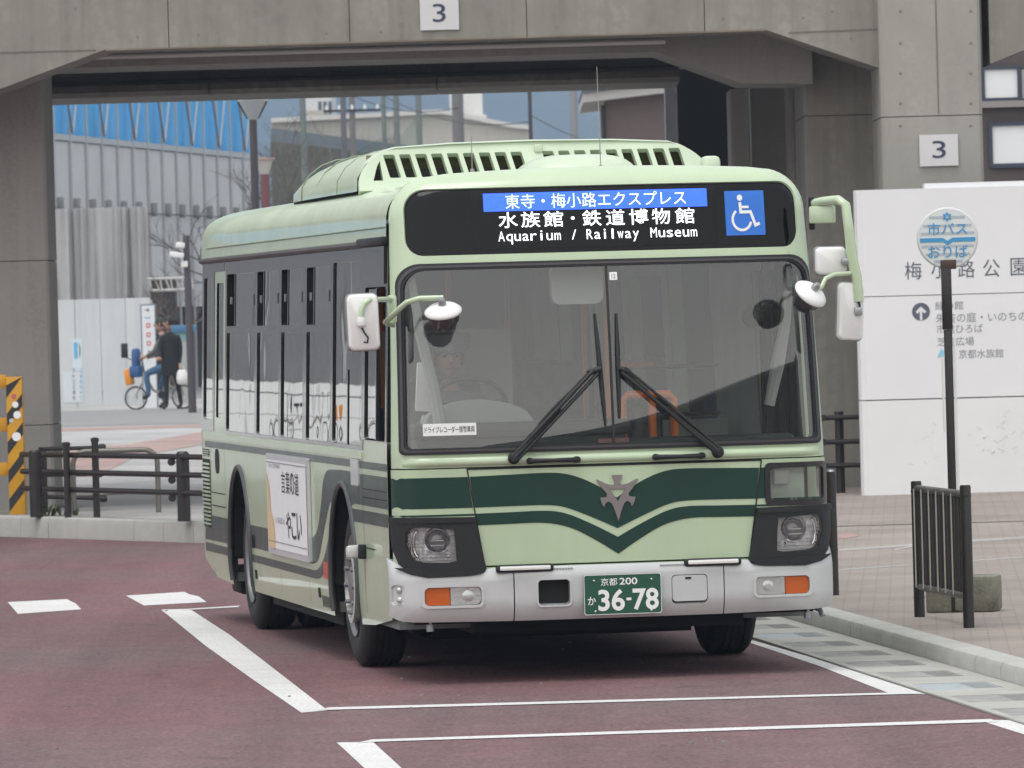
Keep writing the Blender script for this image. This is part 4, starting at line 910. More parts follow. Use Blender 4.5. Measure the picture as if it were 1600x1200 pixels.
# --- wipers
def arc(p0, p1, h, n=8):
    return [(p0[0]+(p1[0]-p0[0])*t, p0[1]+(p1[1]-p0[1])*t+h*4*t*(1-t)) for t in np.linspace(0, 1, n)]
for pv, el, b0, b1 in (((-.582, 1.268), (-.088, 1.757), (-.087, 2.07), (-.052, 1.435)), ((.585, 1.268), (.036, 1.757), (.037, 2.07), (.030, 1.475))):
    on = lambda a, o_: SF(*a)[0]+SF(*a)[1]*o_
    s_ = 1 if el[0] > pv[0] else -1
    m_ = MB(); m_.lathe([(.034, .0), (.034, .045), (.02, .062), (.001, .064)], n=16); P, N = SF(*pv); q = N.to_track_quat('Z', 'Y').to_matrix(); m_.v = [tuple(P+q @ Vector(v)) for v in m_.v]
    wp = m_.build('wiper', BLACKP, bus)
    m_ = MB(); d = Vector((el[0]-pv[0], el[1]-pv[1])).normalized(); nn = Vector((-d.y, d.x))
    for o_, r_ in ((.013, .012), (-.020, .009)):
        a = [(pv[0]+(el[0]-pv[0])*t+nn.x*o_, pv[1]+(el[1]-pv[1])*t+nn.y*o_) for t in np.linspace(0.02, .97, 8)]
        m_.tube([on(p, .05+.012*math.sin(3.1*i/7)) for i, p in enumerate(a)], r_, 8)
    a = [(pv[0]+(el[0]-pv[0])*t, pv[1]+(el[1]-pv[1])*t) for t in np.linspace(0, .55, 6)]
    m_.tube([on(p, .048) for p in a], [.018, .018, .016, .014, .012, .008], 8)
    m_.build('wiper_arm', RUBBER, wp, 50)
    m_ = MB(); a = [(b0[0]+(b1[0]-b0[0])*t, b0[1]+(b1[1]-b0[1])*t) for t in np.linspace(0, 1, 13)]
    m_.tube([on(p, .022) for p in a], [.005, .007, .009, .011, .012, .012, .013, .012, .011, .010, .009, .007, .005], 6)
    m_.tube([on(p, .010) for p in a], .005, 6)
    m_.tube([on((el[0]-s_*.05, el[1]-.02), .045), on((b0[0]*.5+b1[0]*.5, el[1]), .035)], .017, 8)
    m_.build('wiper_blade', RUBBER, wp, 50)
    hz = [(pv[0]+(el[0]-pv[0])*t+nn.x*(.03*s_)*math.sin(t*3.1)*1.0, pv[1]+(el[1]-pv[1])*t+nn.y*.03*s_*math.sin(t*3.1)) for t in np.linspace(.35, .98, 9)]
    MB().tube([on(p, .055) for p in hz], .004, 6).build('washer_hose', RUBBER, wp)
for x0, x1 in ((-.505, -.215), (.215, .505)):
    P0, P1 = SF(x0, 1.252)[0], SF(x1, 1.252)[0]; o_ = Vector((0, -.055, 0)); m_ = MB()
    m_.tube([P0+Vector((.02, .0, 0)), P0+o_*.6+Vector((.008, 0, 0)), P0+o_+Vector((.03, 0, 0)), (P0+P1)/2+o_, P1+o_-Vector((.03, 0, 0)), P1+o_*.6-Vector((.008, 0, 0)), P1-Vector((.02, 0, 0))], [.02, .019, .015, .012, .015, .019, .02], 10)
    m_.build('grab_handle', BLACKP, bus, 60)

# --- sides
def arch(yc, r=.60, zc=.47, zb=.28, n=18):
    # wheel arch notch from front foot to rear foot
    a = [(yc - r*math.cos(t), zc + .62*math.sin(t)) for t in np.linspace(0, math.pi, n)]
    return [(yc-r-.015, zb)] + a + [(yc+r+.015, zb)]
YF, YR = 2.39, 7.66
bottom = [(.44, .36), (1.2, .30)] + arch(YF) + arch(YR) + [(9.2, .30), (9.75, .40), (10.0, .46)]
side_poly = bottom + [(10.0, 2.53), (.44, 2.53)]
WIN = []   # (y0, y1, z0, z1, sliding)
for y0, y1 in ((6.72, 8.33), (5.44, 6.60), (4.22, 5.31), (2.91, 4.04)): WIN.append((y0, y1))
low_holes = [rrect(y0, y1, 1.335, 2.005, .02, 3) for y0, y1 in WIN]; up_holes = [rrect(y0, y1, 2.05, 2.405, .02, 3) for y0, y1 in WIN]
w5 = rrect(1.50, 2.79, 1.335, 2.42, .03, 3); wd_ = rrect(.50, 1.37, 1.375, 2.26, .03, 3); wr_ = rrect(9.18, 9.72, 1.40, 2.39, .03, 3); wdr = rrect(8.55, 8.96, 1.42, 2.35, .03, 3)
LH = low_holes+up_holes+[w5, wd_, wr_, wdr]
edge_pts = [(y, z) for y in (9.83, 9.86, 9.89, 9.92, 9.95, 9.975, 9.99) for z in np.arange(.5, 2.5, .1)]
sp_ = patch('side_panel', side_poly, SL, PALE, bus, LH, grid=.12)
band = [(.46, 1.312), (8.40, 1.312), (8.44, 1.30), (8.44, 2.505), (.46, 2.505)]
patch('window_band', [(.46, 1.372), (1.43, 1.372), (1.43, 1.312), (8.42, 1.312), (8.42, 2.505), (.46, 2.505)], SL, BLACKG, sp_, low_holes+up_holes+[w5, wd_], off=.003, grid=.15, rim=.05)
patch('window_band', [(9.08, 1.32), (9.83, 1.32), (9.83, 2.505), (8.48, 2.505), (8.48, 2.43), (9.08, 2.43)], SL, BLACKG, sp_, [wr_], off=.003, grid=.15, rim=.05)
for k, (y0, y1) in enumerate(WIN):
    a = patch('window', rrect(y0, y1, 1.335, 2.005, .02, 3), SL, SGLASS, bus, off=-.008, grid=.2)
    gap = .26*(y1-y0)/1.1
    b = patch('window', rrect(y0, y1-gap, 2.05, 2.405, .02, 3), SL, SGLASS, bus, off=-.010, grid=.2)
    patch('window_rail', [(y1-gap-.02, 2.05), (y1-gap+.012, 2.05), (y1-gap+.012, 2.405), (y1-gap-.02, 2.405)], SL, BLACKG, b, off=-.006, grid=.2, rim=.01)
    patch('window_catch', rrect(y1-gap*.55, y1-gap*.40, 2.20, 2.25, .005), SL, STEEL, b, off=-.002, grid=.2, rim=.01)
    patch('window_catch', rrect(y0+.02, y0+.07, 2.19, 2.26, .005), SL, BLACKP, b, off=.004, grid=.2, rim=.012)
for h in (w5, wr_, wdr): patch('window', h, SL, SGLASS, bus, off=-.008, grid=.2)
w5m = patch('window_post', [(2.14, 1.335), (2.18, 1.335), (2.18, 1.78), (2.14, 1.78)], SL, BLACKG, bus, off=-.002, grid=.2, rim=.01)
patch('window', [(.95, 1.385), (1.36, 1.385), (1.36, 2.25), (.95, 2.25)], SL, SGLASS, bus, off=-.008, grid=.2)
patch('window_post', [(.93, 1.38), (.965, 1.38), (.965, 2.255), (.93, 2.255)], SL, BLACKG, bus, off=-.004, grid=.2, rim=.02)
patch('side_box', [(.46, 2.275), (1.36, 2.275), (1.36, 2.49), (.46, 2.49)], SL, BLACKG, bus, off=.022, grid=.2, rim=.022)
# gutter
m_ = MB(); m_.tube([SL(y, 2.512)[0]+Vector((-.012, 0, 0)) for y in np.linspace(.46, 9.88, 30)], .02, 8); m_.build('rain_gutter', mat('gutter_rubber', (.06, .055, .055), .5), bus)
m_ = MB(); m_.box(SL(.95, 2.515)[0]+Vector((-.02, 0, .005)), (.05, 1.05, .05), bev=.012); m_.build('gutter_cap', BLACKP, bus)
# waist line
patch('waist_line', [(.46, 1.205), (9.95, 1.205), (9.95, 1.248), (.46, 1.248)], SL, DGREEN, sp_, off=.002, grid=.3)
patch('waist_trim', [(1.43, 1.262), (9.95, 1.262), (9.95, 1.298), (1.43, 1.298)], SL, PALE, sp_, off=.012, grid=.3, rim=.012)
# wave stripes
so = sm([(1.62, 1.172), (2.3, 1.178), (2.94, 1.17), (3.14, 1.145), (3.28, 1.08), (3.38, .96), (3.58, .80), (3.82, .735), (4.2, .724)], 5)
si = sm([(4.2, .575), (3.82, .572), (3.57, .62), (3.30, .79), (3.1, .91), (2.97, .975)], 5)
archo = [(YF+.60*math.cos(t), .47+.62*math.sin(t)) for t in np.linspace(.93, 2.2, 12)]
patch('side_stripe', so+si+archo[:]+[(1.86, .99), (1.62, .99)], SL, DGREEN, sp_, off=.002, grid=.12)
patch('side_stripe', [(4.2, .575), (YR-.607, .575), (YR-.575, .724), (4.2, .724)], SL, DGREEN, sp_, off=.0021, grid=.2)
patch('side_stripe', [(YR+.607, .56), (9.95, .55), (9.95, .73), (YR+.575, .73)], SL, DGREEN, sp_, off=.002, grid=.2)
patch('side_stripe', [(.46, .99), (1.60, .99), (1.60, 1.172), (.46, 1.172)], SL, DGREEN, sp_, off=.002, grid=.2)
patch('side_stripe', [(.46, .885), (YF-.48, .885), (YF-.375, .96), (.46, .96)], SL, DGREEN, sp_, off=.002, grid=.2)
t2o = sm([(2.99, .78), (3.1, .74), (3.24, .66), (3.45, .58), (3.72, .535), (4.2, .53)], 4); t2i = sm([(4.2, .48), (3.62, .485), (3.34, .53), (3.17, .60), (3.02, .68), (2.995, .70)], 4)
patch('side_stripe', t2o+t2i, SL, DGREEN, sp_, off=.002, grid=.1)
patch('side_stripe', [(4.2, .48), (YR-.612, .48), (YR-.606, .53), (4.2, .53)], SL, DGREEN, sp_, off=.0021, grid=.2)
patch('side_stripe', [(YR+.612, .475), (9.95, .47), (9.95, .53), (YR+.606, .53)], SL, DGREEN, sp_, off=.002, grid=.2)
# advertisement board
adp = rrect(3.87, 5.95, .575, 1.222, .01, 2)
ad = patch('advert_board', adp, SL, mat('advert_frame', (.62, .62, .64), .35, metal=.4), bus, off=.022, grid=.3, rim=.02)
patch('advert_poster', rrect(3.91, 5.91, .615, 1.185, .005, 2), SL, mat('advert_paper', (.78, .77, .78), .45, var=.04), ad, off=.025, grid=.3)
patch('advert_colour', sm([(5.90, .62), (5.55, .62), (5.58, .78), (5.72, .86), (5.76, 1.0), (5.90, 1.1)], 4), SL, mat('advert_tan', (.66, .47, .27), .5, var=.1), ad, off=.027, grid=.3)
for body, y0, y1, z0, z1, b in (('言葉の道', 4.25, 5.15, .98, 1.12, .002), ('やこい', 4.15, 4.95, .70, .87, .006), ('心に残る思い出', 5.0, 5.5, .78, .82, 0), ('ひとつの物語', 5.2, 5.8, 1.135, 1.16, 0)):
    for i_, ch in enumerate(body):
        n_ = len(body); wch = (y1-y0)/n_; ya = y1-wch*(i_+.06); yb_ = y1-wch*(i_+.94)
        text_on(ch, ya, yb_, z0, z1, SL, BLACKINK if b else GREYINK, ad, .028, b)
for zz in (.655, 1.165): patch('advert_rule', [(3.93, zz), (5.89, zz), (5.89, zz+.006), (3.93, zz+.006)], SL, GREYINK, ad, off=.028, grid=.3)
# seams, hatches, vents, lamps
for y0, y1, z0, z1 in ((1.47, 1.478, .36, 1.30), (8.46, 8.468, .48, 1.26), (.46, 1.47, 1.085, 1.09), (.46, 1.47, 1.036, 1.041), (4.05, 4.056, .33, .47), (5.5, 5.506, .33, .47), (6.6, 6.606, .33, .47), (1.02, 1.7, .74, .747), (8.5, 9.3, .80, .807), (8.5, 9.3, .89, .897), (9.32, 9.328, .3, 1.2)):
    patch('panel_seam', [(y0, z0), (y1, z0), (y1, z1), (y0, z1)], SL, UNDER, sp_, off=.0032, grid=.3)
vt = patch('side_vent', rrect(9.36, 9.83, .64, 1.12, .02), SL, UNDER, bus, off=.002, grid=.2)
for k in range(16): patch('vent_slat', [(9.38, .66+k*.028), (9.81, .66+k*.028), (9.81, .674+k*.028), (9.38, .674+k*.028)], SL, PALE, vt, off=.012, grid=.3, rim=.01)
vt = patch('side_vent', rrect(9.40, 9.8, 1.14, 1.19, .01), SL, UNDER, bus, off=.002, grid=.2)
for k in range(3): patch('vent_slat', [(9.41, 1.145+k*.015), (9.79, 1.145+k*.015), (9.79, 1.152+k*.015), (9.41, 1.152+k*.015)], SL, PALE, vt, off=.008, grid=.3, rim=.006)
vt = patch('skirt_vent', rrect(3.02, 3.5, .31, .40, .01), SL, PALE, bus, off=.003, grid=.2)
for k in range(7): patch('vent_slot', rrect(3.05+k*.065, 3.08+k*.065, .32, .39, .006), SL, UNDER, vt, off=.005, grid=.2)
patch('door_handle', rrect(8.80, 9.04, 1.03, 1.20, .07, 5), SL, UNDER, bus, off=.003, grid=.2)
patch('fuel_flap', rrect(1.60, 1.92, 1.10, 1.255, .015), SL, SILVER, bus, off=.012, grid=.2, rim=.012)
for yy, zz, mm in ((6.95, .62, BLACKP),):
    patch('side_marker', rrect(yy-.06, yy+.06, zz-.045, zz+.045, .015), SL, mm, bus, off=.016, grid=.1, rim=.016)
patch('side_reflector', rrect(3.10, 3.30, .50, .60, .01), SL, mat('red_reflector', (.45, .06, .03), .3), bus, off=.01, grid=.2, rim=.01)
for yy, zz in ((8.2, .49), (6.85, .40), (3.6, .40)): patch('skirt_latch', rrect(yy-.035, yy+.035, zz-.03, zz+.03, .01), SL, UNDER, bus, off=.006, grid=.2, rim=.004)
# side repeater sticking out at the front wheel
m_ = MB(); m_.box((-1.30, 1.50, .72), (.10, .10, .075), bev=.02); rp = m_.build('side_repeater', mat('repeater_lens', (.62, .62, .6), .2, coat=.6, bump=.3, bscale=80), bus)
MB().box((-1.265, 1.43, .72), (.05, .05, .085), bev=.01).build('repeater_base', BLACKP, rp)
# wheel arch trims
for yc in (YF, YR):
    pts = [(yc - .607*math.cos(t), .47 + .627*math.sin(t)) for t in np.linspace(-.25, math.pi+.25, 30)]
    m_ = MB(); m_.tube([SL(*p)[0]+Vector((-.002, 0, 0)) for p in pts], .02, 8); m_.build('wheel_arch_trim', mat('arch_trim_rubber', (.05, .05, .055), .45), bus, 60)
    m_ = MB(); n = 20; vs = []
    for t in np.linspace(0, math.pi, n):
        for xx in (-1.24, -.55): vs.append((xx, yc-.61*math.cos(t), .47+.63*math.sin(t)))
    m_.add(vs, [(2*i, 2*i+1, 2*i+3, 2*i+2) for i in range(n-1)]); m_.build('wheel_housing', UNDER, bus)
# far side: door openings and plain windows
rs = [rrect(.75, 1.75, .50, 2.30, .03, 3), rrect(3.1, 4.5, 1.335, 2.40, .03, 3), rrect(4.75, 6.0, .45, 2.30, .03, 3), rrect(6.2, 7.3, 1.335, 2.40, .03, 3), rrect(7.5, 8.8, 1.335, 2.40, .03, 3)]
rp_ = patch('side_panel', side_poly, SRt, PALE, bus, rs, grid=.25, rim=.05)
for h in rs: patch('window', h, SRt, SGLASS, bus, off=-.008, grid=.3)
for k in range(3): MB().bx(1.185, 1.225, .80+k*.42, .86+k*.42, .5, 2.3).build('door_leaf_frame', BLACKP, bus)
# roof
NS = 26; ys = [.44, 2, 4, 6, 8, 9.8, 9.88, 9.93, 9.97, 9.99, 10.0]; shr = [0, 0, 0, 0, 0, 0, .008, .022, .05, .09, .14]
vs = []
for y, s_ in zip(ys, shr):
    for t in np.linspace(0, math.pi, NS):
        c, si_ = math.cos(t), math.sin(t); n_ = 4.2
        vs.append(((1.214-s_)*math.copysign(abs(c)**(2/n_), c), y, 2.525+(.365-s_*.8)*abs(si_)**(2/n_)))
m_ = MB(); m_.add(vs, [(i*NS+k, i*NS+k+1, (i+1)*NS+k+1, (i+1)*NS+k) for i in range(len(ys)-1) for k in range(NS-1)]); roof = m_.build('roof', PALE_LIT, bus, 60)
# roof seam along the cant rail
m_ = MB()
m_.tube([(-1.2125, y, 2.60) for y in np.linspace(.46, 9.5, 20)], .006, 6); m_.build('roof_seam', mat('seam_sealer', (.25, .31, .22), .6), roof)
# rear wall
rear = [(-1.05, .46), (1.05, .46), (1.05, 2.6), (.9, 2.75), (-.9, 2.75), (-1.05, 2.6)]
m_ = MB(); m_.prism(rear, 9.96, 10.01, lambda u, v, t: Vector((u, t, v))); m_.build('rear_panel', PALE, bus)
# --- floor, chassis
fl_ = MB(); fl_.bx(-1.19, 1.19, .5, 1.72, .30, .36); fl_.bx(-.88, .88, 1.721, 3.04, .30, .36); fl_.bx(-1.19, 1.19, 3.041, 6.98, .30, .36); fl_.bx(-.70, .70, 6.981, 8.34, .30, .36); fl_.bx(-1.19, 1.19, 8.341, 9.9, .30, .36); fl_.build('floor', FLOORM, bus)
m_ = MB(); m_.bx(-.78, .78, 2.0, 9.7, .165, .305); m_.bx(-1.15, 1.15, .16, 1.3, .34, .52); m_.bx(-.8, .8, 2.1, 2.7, .17, .3); m_.bx(-.55, .9, 7.3, 8.0, .14, .3); m_.bx(-1.15, 1.15, 3.2, 6.7, .21, .33); m_.bx(-.78, .78, .35, 1.9, .27, .345); m_.build('chassis', UNDER, bus)
for xx in (-1.06, 1.12):
    m_ = MB(); m_.lathe([(.022, .30), (.022, .36), (.03, .37), (.03, .385)], (xx, .18, 0), 'Z', 12); m_.build('jacking_point', STEEL, bus)
MB().bx(.3, 1.05, .12, .2, .345, .365).build('valance', UNDER, bus)
m_ = MB(); m_.tube([(1.15, .25, .37), (1.2, .22, .345), (1.21, .2, .31)], .016, 8); m_.build('drain_pipe', STEEL, bus)
m_ = MB(); m_.bx(-1.1, -.9, 9.0, 9.5, .18, .32, bev=.03); m_.build('exhaust', UNDER, bus)
# --- wheels
WHEELM = mat('wheel_steel_dull', (.26, .265, .27), .45, metal=.6, var=.3, scale=7)
def wheel(x, y, side, rear=False):
    r_, w = .485, .275
    prof = [(.29, -w/2+.02), (.33, -w/2+.002), (.40, -w/2-.004), (.455, -w/2+.012), (.478, -w/2+.035)]
    for k in range(5):
        a = -w/2+.045+k*(w-.09)/5; b = a+(w-.09)/5
        prof += [(.485, a+.004), (.485, b-.004)] + ([(.474, b-.003), (.474, b+.003)] if k < 4 else [])
    prof += [(.478, w/2-.035), (.455, w/2-.012), (.40, w/2+.004), (.33, w/2-.002), (.29, w/2-.02)]
    o = side
    if rear:
        rp = [(.30, w/2-.03), (.305, w/2+.002), (.285, w/2-.005), (.265, w/2-.06), (.20, w/2-.12), (.13, w/2-.13), (.12, w/2-.06), (.08, w/2-.04), (.001, w/2-.035)]
    else:
        rp = [(.30, w/2-.03), (.305, w/2+.002), (.285, w/2-.005), (.265, w/2-.05), (.235, w/2-.04), (.20, w/2-.01), (.14, w/2-.005), (.11, w/2+.015), (.06, w/2+.025), (.001, w/2+.026)]
    m_ = MB(); m_.lathe([(a, h*o) for a, h in rp], (x, y, r_), 'X', 40); wh = m_.build('wheel', WHEELM, bus, 50)
    m_ = MB(); m_.lathe(prof, (x, y, r_), 'X', 64); m_.build('tyre', TYRE, wh, 40)
    if rear: m_ = MB(); m_.lathe(prof, (x-o*.31, y, r_), 'X', 48); m_.build('tyre', TYRE, wh, 40)
    for k in range(10):
        a = 2*math.pi*k/10; rr = .168 if not rear else .168; hx = (w/2-.012 if not rear else w/2-.125)
        MB().lathe([(.018, hx*o), (.016, (hx+.045)*o), (.001, (hx+.048)*o)], (x, y+rr*math.cos(a), r_+rr*math.sin(a)), 'X', 6).build('wheel_nut', WHEELM, wh)
    if not rear:
        m_ = MB(); m_.lathe([(.215, (w/2-.02)*o), (.225, (w/2+.022)*o), (.2, (w/2+.026)*o), (.195, (w/2-.02)*o)], (x, y, r_), 'X', 36); m_.build('nut_ring', mat('nut_guard_ring', (.6, .6, .58), .4, metal=.5), wh)
for x, s_ in ((-1.055, -1), (1.055, 1)):
    wheel(x, YF, s_); wheel(x*.985, YR, s_, True)
# --- roof air-conditioning pod with slotted front
PODZ, PODY = 2.875, 2.62
def pod_half(y): return 1.065
def pod_sec(s_, k=1.0): # cross-section, left foot to right foot
    return [(-1.075*k, PODZ-.03), (-1.07*k, PODZ+.05), (-1.02*k, PODZ+.13), (-.94*k, PODZ+.19), (-.84*k, PODZ+.225), (-.5*k, PODZ+.243), (0, PODZ+.25), (.5*k, PODZ+.243), (.84*k, PODZ+.225), (.94*k, PODZ+.19), (1.02*k, PODZ+.13), (1.07*k, PODZ+.05), (1.075*k, PODZ-.03)]
secs = [(PODY, 1, 0.), (PODY+.03, 1, .008), (PODY+.5, 1, .005), (PODY+1.2, 1, 0), (PODY+2.2, .995, -.015), (PODY+2.9, .985, -.04), (PODY+3.35, .965, -.085), (PODY+3.5, .94, -.15)]
vs = []; ns = 13
for y, k, dz in secs:
    for (x, z) in pod_sec(0, k): vs.append((x, y, PODZ-.03+(z-PODZ+.03)*(1+dz*4)))
m_ = MB(); m_.add(vs, [(i*ns+j, i*ns+j+1, (i+1)*ns+j+1, (i+1)*ns+j) for i in range(len(secs)-1) for j in range(ns-1)]+[tuple(range((len(secs)-1)*ns, len(secs)*ns))]); pod = m_.build('air_conditioner_housing', PALE_LIT, bus, 50)
for yy in (PODY+.9, PODY+1.9, PODY+2.7): MB().tube([(x*1.0, yy, z+.0015) for x, z in pod_sec(0, 1.001 if yy < PODY+1.5 else .992)][0:7], .005, 6).build('housing_seam', mat('housing_seam', (.22, .27, .2), .6), pod)
m_ = MB(); m_.bx(-1.0, 1.0, PODY+.12, PODY+3.0, 2.80, PODZ+.1); m_.build('air_conditioner_core', mat('condenser_core', (.05, .05, .04), .7), pod)
m_ = MB(); m_.bx(-.98, .98, PODY+.2, PODY+.24, PODZ+.09, PODZ+.19); m_.build('condenser_rim', mat('condenser_rim', (.20, .19, .09), .6), pod)
PF = plane_surf((0, PODY, 0), (1, 0, 0), (0, .0, 1))
PFt = lambda a, b: (Vector((a, PODY+.02-(PODZ+.25-b)*.5, b)), Vector((0, -1, .5)).normalized())
def slot(x): w_ = .034; return rrect(x-w_, x+w_, PODZ+.045, PODZ+.187, .008, 2)
sl_x = [x for x in np.arange(-.86, .94, .097) if abs(x-.035) > .055]
sk_ = lambda poly, x: [(u-(v-PODZ-.1)*.22, v) for u, v in poly]
face = [(x, z) for x, z in pod_sec(0)]
tri_ = [(-.985, PODZ+.03), (-.925, PODZ+.03), (-.935, PODZ+.15), (-.955, PODZ+.12)]
patch('air_conditioner_grille', sm(face, 3), PFt, PALE_LIT, pod, [sk_(slot(x), x) for x in sl_x]+[tri_], grid=.06, rim=.05)
MB().box((.035, PODY-.0, PODZ+.205), (.05, .06, .05), bev=.01).build('grille_divider', PALE_LIT, pod)
MB().bx(-1.04, 1.04, PODY+.05, PODY+3.3, PODZ-.05, PODZ-.028).build('housing_gasket', UNDER, pod)
# roof hump, box, aerials
vs = []; n1, n2 = 24, 7
for i in range(n2):
    t = i/(n2-1)*math.pi/2; k = math.cos(t)**.6
    for j in range(n1): a = 2*math.pi*j/n1; vs.append((.03+.345*k*math.copysign(abs(math.cos(a))**.6, math.cos(a)), 1.25+.38*k*math.copysign(abs(math.sin(a))**.6, math.sin(a)), 2.87+.135*math.sin(t)))
m_ = MB(); m_.add(vs, [(i*n1+j, i*n1+(j+1) % n1, (i+1)*n1+(j+1) % n1, (i+1)*n1+j) for i in range(n2-1) for j in range(n1)]); m_.build('roof_ventilator', PALE_LIT, bus, 60)
m_ = MB(); m_.tube([(.10, .80, 2.90), (.10, .80, 2.93)], [.018, .01], 10); m_.tube([(.10, .80, 2.93), (.10, .82, 3.2), (.10, .84, 3.5)], [.0035, .003, .002], 6); m_.build('aerial', mat('aerial_metal', (.3, .3, .28), .4, metal=.5), bus)
m_ = MB(); m_.tube([(-.62, 1.0, 2.86), (-.62, 1.0, 2.93)], [.016, .012], 10); m_.tube([(-.62, 1.0, 2.93), (-.62, 1.0, 3.12)], .003, 6); m_.build('aerial', mat('aerial_metal', (.3, .3, .28), .4, metal=.5), bus)
MB().box((1.03, 2.3, 2.94), (.11, .14, .12), bev=.03).build('roof_box', PALE_LIT, bus)
MB().box((-1.13, .42, 2.66), (.05, .07, .06), bev=.012).build('roof_clamp', BLACKP, bus)

# --- mirrors
MIRG = PALE
def slab(cx, y, cz, w, h, t, r_, tilt=0., yaw=0.):
    poly = rrect(-w/2, w/2, -h/2, h/2, r_, 6); M_ = Matrix.Rotation(yaw, 3, 'Z') @ Matrix.Rotation(tilt, 3, 'Y'); c = Vector((cx, y, cz)); b = MB()
    def ring(k, tt): return [c+M_ @ Vector((u*k, tt, v*(1-(1-k)*w/h))) for u, v in poly]
    n = len(poly); R_ = [ring(.86, -t), ring(.97, -t*.75), ring(1., -.3*t), ring(1., t*.3)]
    b.add([v for q in R_ for v in q], [(i*n+j, i*n+(j+1) % n, (i+1)*n+(j+1) % n, (i+1)*n+j) for i in range(3) for j in range(n)]+[tuple(range(n)), tuple(range(3*n, 4*n))]); return b
def mirror(cx, y, cz, w, h, r_, tilt=0., yaw=0.):
    o = slab(cx, y, cz, w, h, .035, r_, tilt, yaw).build('wing_mirror', WHITEP, bus, 50)
    slab(cx, y+.022, cz, w+.012, h+.012, .02, r_, tilt, yaw).build('mirror_rim', mat('mirror_rim', (.25, .25, .25), .5), o, 50)
    slab(cx, y+.034, cz, w-.02, h-.02, .006, r_, tilt, yaw).build('mirror_glass', CHROME, o, 50); return o
a = mirror(-1.435, -.12, 2.06, .175, .315, .035, R(-1.5), R(-6))
MB().tube([(-1.22, .14, 2.185), (-1.30, -.02, 2.185), (-1.40, -.155, 2.185), (-1.435, -.165, 2.165), (-1.45, -.168, 2.12), (-1.452, -.165, 2.07)], .016, 10).build('mirror_arm', MIRG, a, 60)
MB().lathe([(.022, -.02), (.028, .0), (.02, .03)], (-1.452, -.165, 2.06), 'Z', 12).build('mirror_joint', WHITEP, a)
MB().tube([(-1.45, -.162, 2.03), (-1.435, -.165, 2.0), (-1.415, -.162, 1.975), (-1.42, -.16, 1.945), (-1.44, -.158, 1.95)], .005, 6).build('mirror_cable', BLACKP, a)
MB().box((-1.235, .12, 2.13), (.05, .07, .16), bev=.015).build('mirror_bracket', MIRG, a)
def dish(c, rx, tilt_x, tilt_z, parentname='convex_mirror'):
    M_ = Matrix.Rotation(tilt_z, 3, 'Y') @ Matrix.Rotation(tilt_x, 3, 'X'); c = Vector(c)
    b = MB(); b.lathe([(.001, .034), (.05, .030), (rx*.8, .018), (rx, .0), (rx*1.01, -.012), (rx*.97, -.016)], n=36); b.v = [tuple(c+M_ @ Vector(v)) for v in b.v]; o = b.build(parentname, WHITEP, bus, 60)
    b = MB(); b.lathe([(rx*.9, -.014), (rx*.82, -.055), (rx*.6, -.10), (rx*.3, -.125), (.001, -.132)], n=36); b.v = [tuple(c+M_ @ Vector(v)) for v in b.v]; b.build('mirror_glass', mat('convex_mirror_glass', (.04, .04, .042), .06, spec=.8), o, 60)
    b = MB(); b.lathe([(.022, .03), (.022, .06), (.014, .075)], n=12); b.v = [tuple(c+M_ @ Vector(v)) for v in b.v]; b.build('mirror_joint', STEEL, o); return o
o = dish((-1.005, -.28, 2.115), .105, R(22), R(-9))
MB().tube([(-1.235, .10, 2.04), (-1.30, -.05, 2.055), (-1.24, -.16, 2.125), (-1.20, -.22, 2.165), (-1.13, -.25, 2.185), (-1.0, -.27, 2.185)], .016, 10).build('mirror_arm', MIRG, o, 60)
# right-hand arm
m_ = MB(); m_.tube([(1.20, .10, 2.665), (1.24, .0, 2.675), (1.30, -.12, 2.68), (1.335, -.15, 2.65), (1.352, -.15, 2.5), (1.368, -.15, 2.33), (1.39, -.15, 2.23), (1.396, -.15, 2.10)], [.026, .026, .026, .028, .03, .032, .03, .026], 12); arm = m_.build('mirror_arm', MIRG, bus, 60)
MB().box((1.235, .02, 2.60), (.16, .04, .10), bev=.012, ry=0, rz=R(-40)).build('mirror_bracket', MIRG, arm)
MB().box((1.19, .10, 2.61), (.03, .05, .19), bev=.01).build('arm_hinge', BLACKP, arm)
a = mirror(1.25, -.10, 2.335, .18, .155, .03, R(0), R(8)); MB().box((1.33, -.14, 2.33), (.05, .05, .04), bev=.01).build('mirror_joint', STEEL, a)
a = mirror(1.35, -.12, 2.045, .15, .325, .03, R(3), R(10)); MB().box((1.39, -.155, 2.045), (.045, .04, .05), bev=.01).build('mirror_joint', STEEL, a)
MB().tube([(1.396, -.15, 2.1), (1.40, -.16, 2.075), (1.385, -.165, 2.055)], .006, 6).build('mirror_cable', BLACKP, a)
o = dish((1.10, -.26, 2.155), .10, R(35), R(33)); MB().tube([(1.37, -.15, 2.262), (1.25, -.2, 2.258), (1.19, -.235, 2.235), (1.165, -.25, 2.19), (1.14, -.255, 2.17)], .013, 10).build('mirror_arm', MIRG, o, 60)

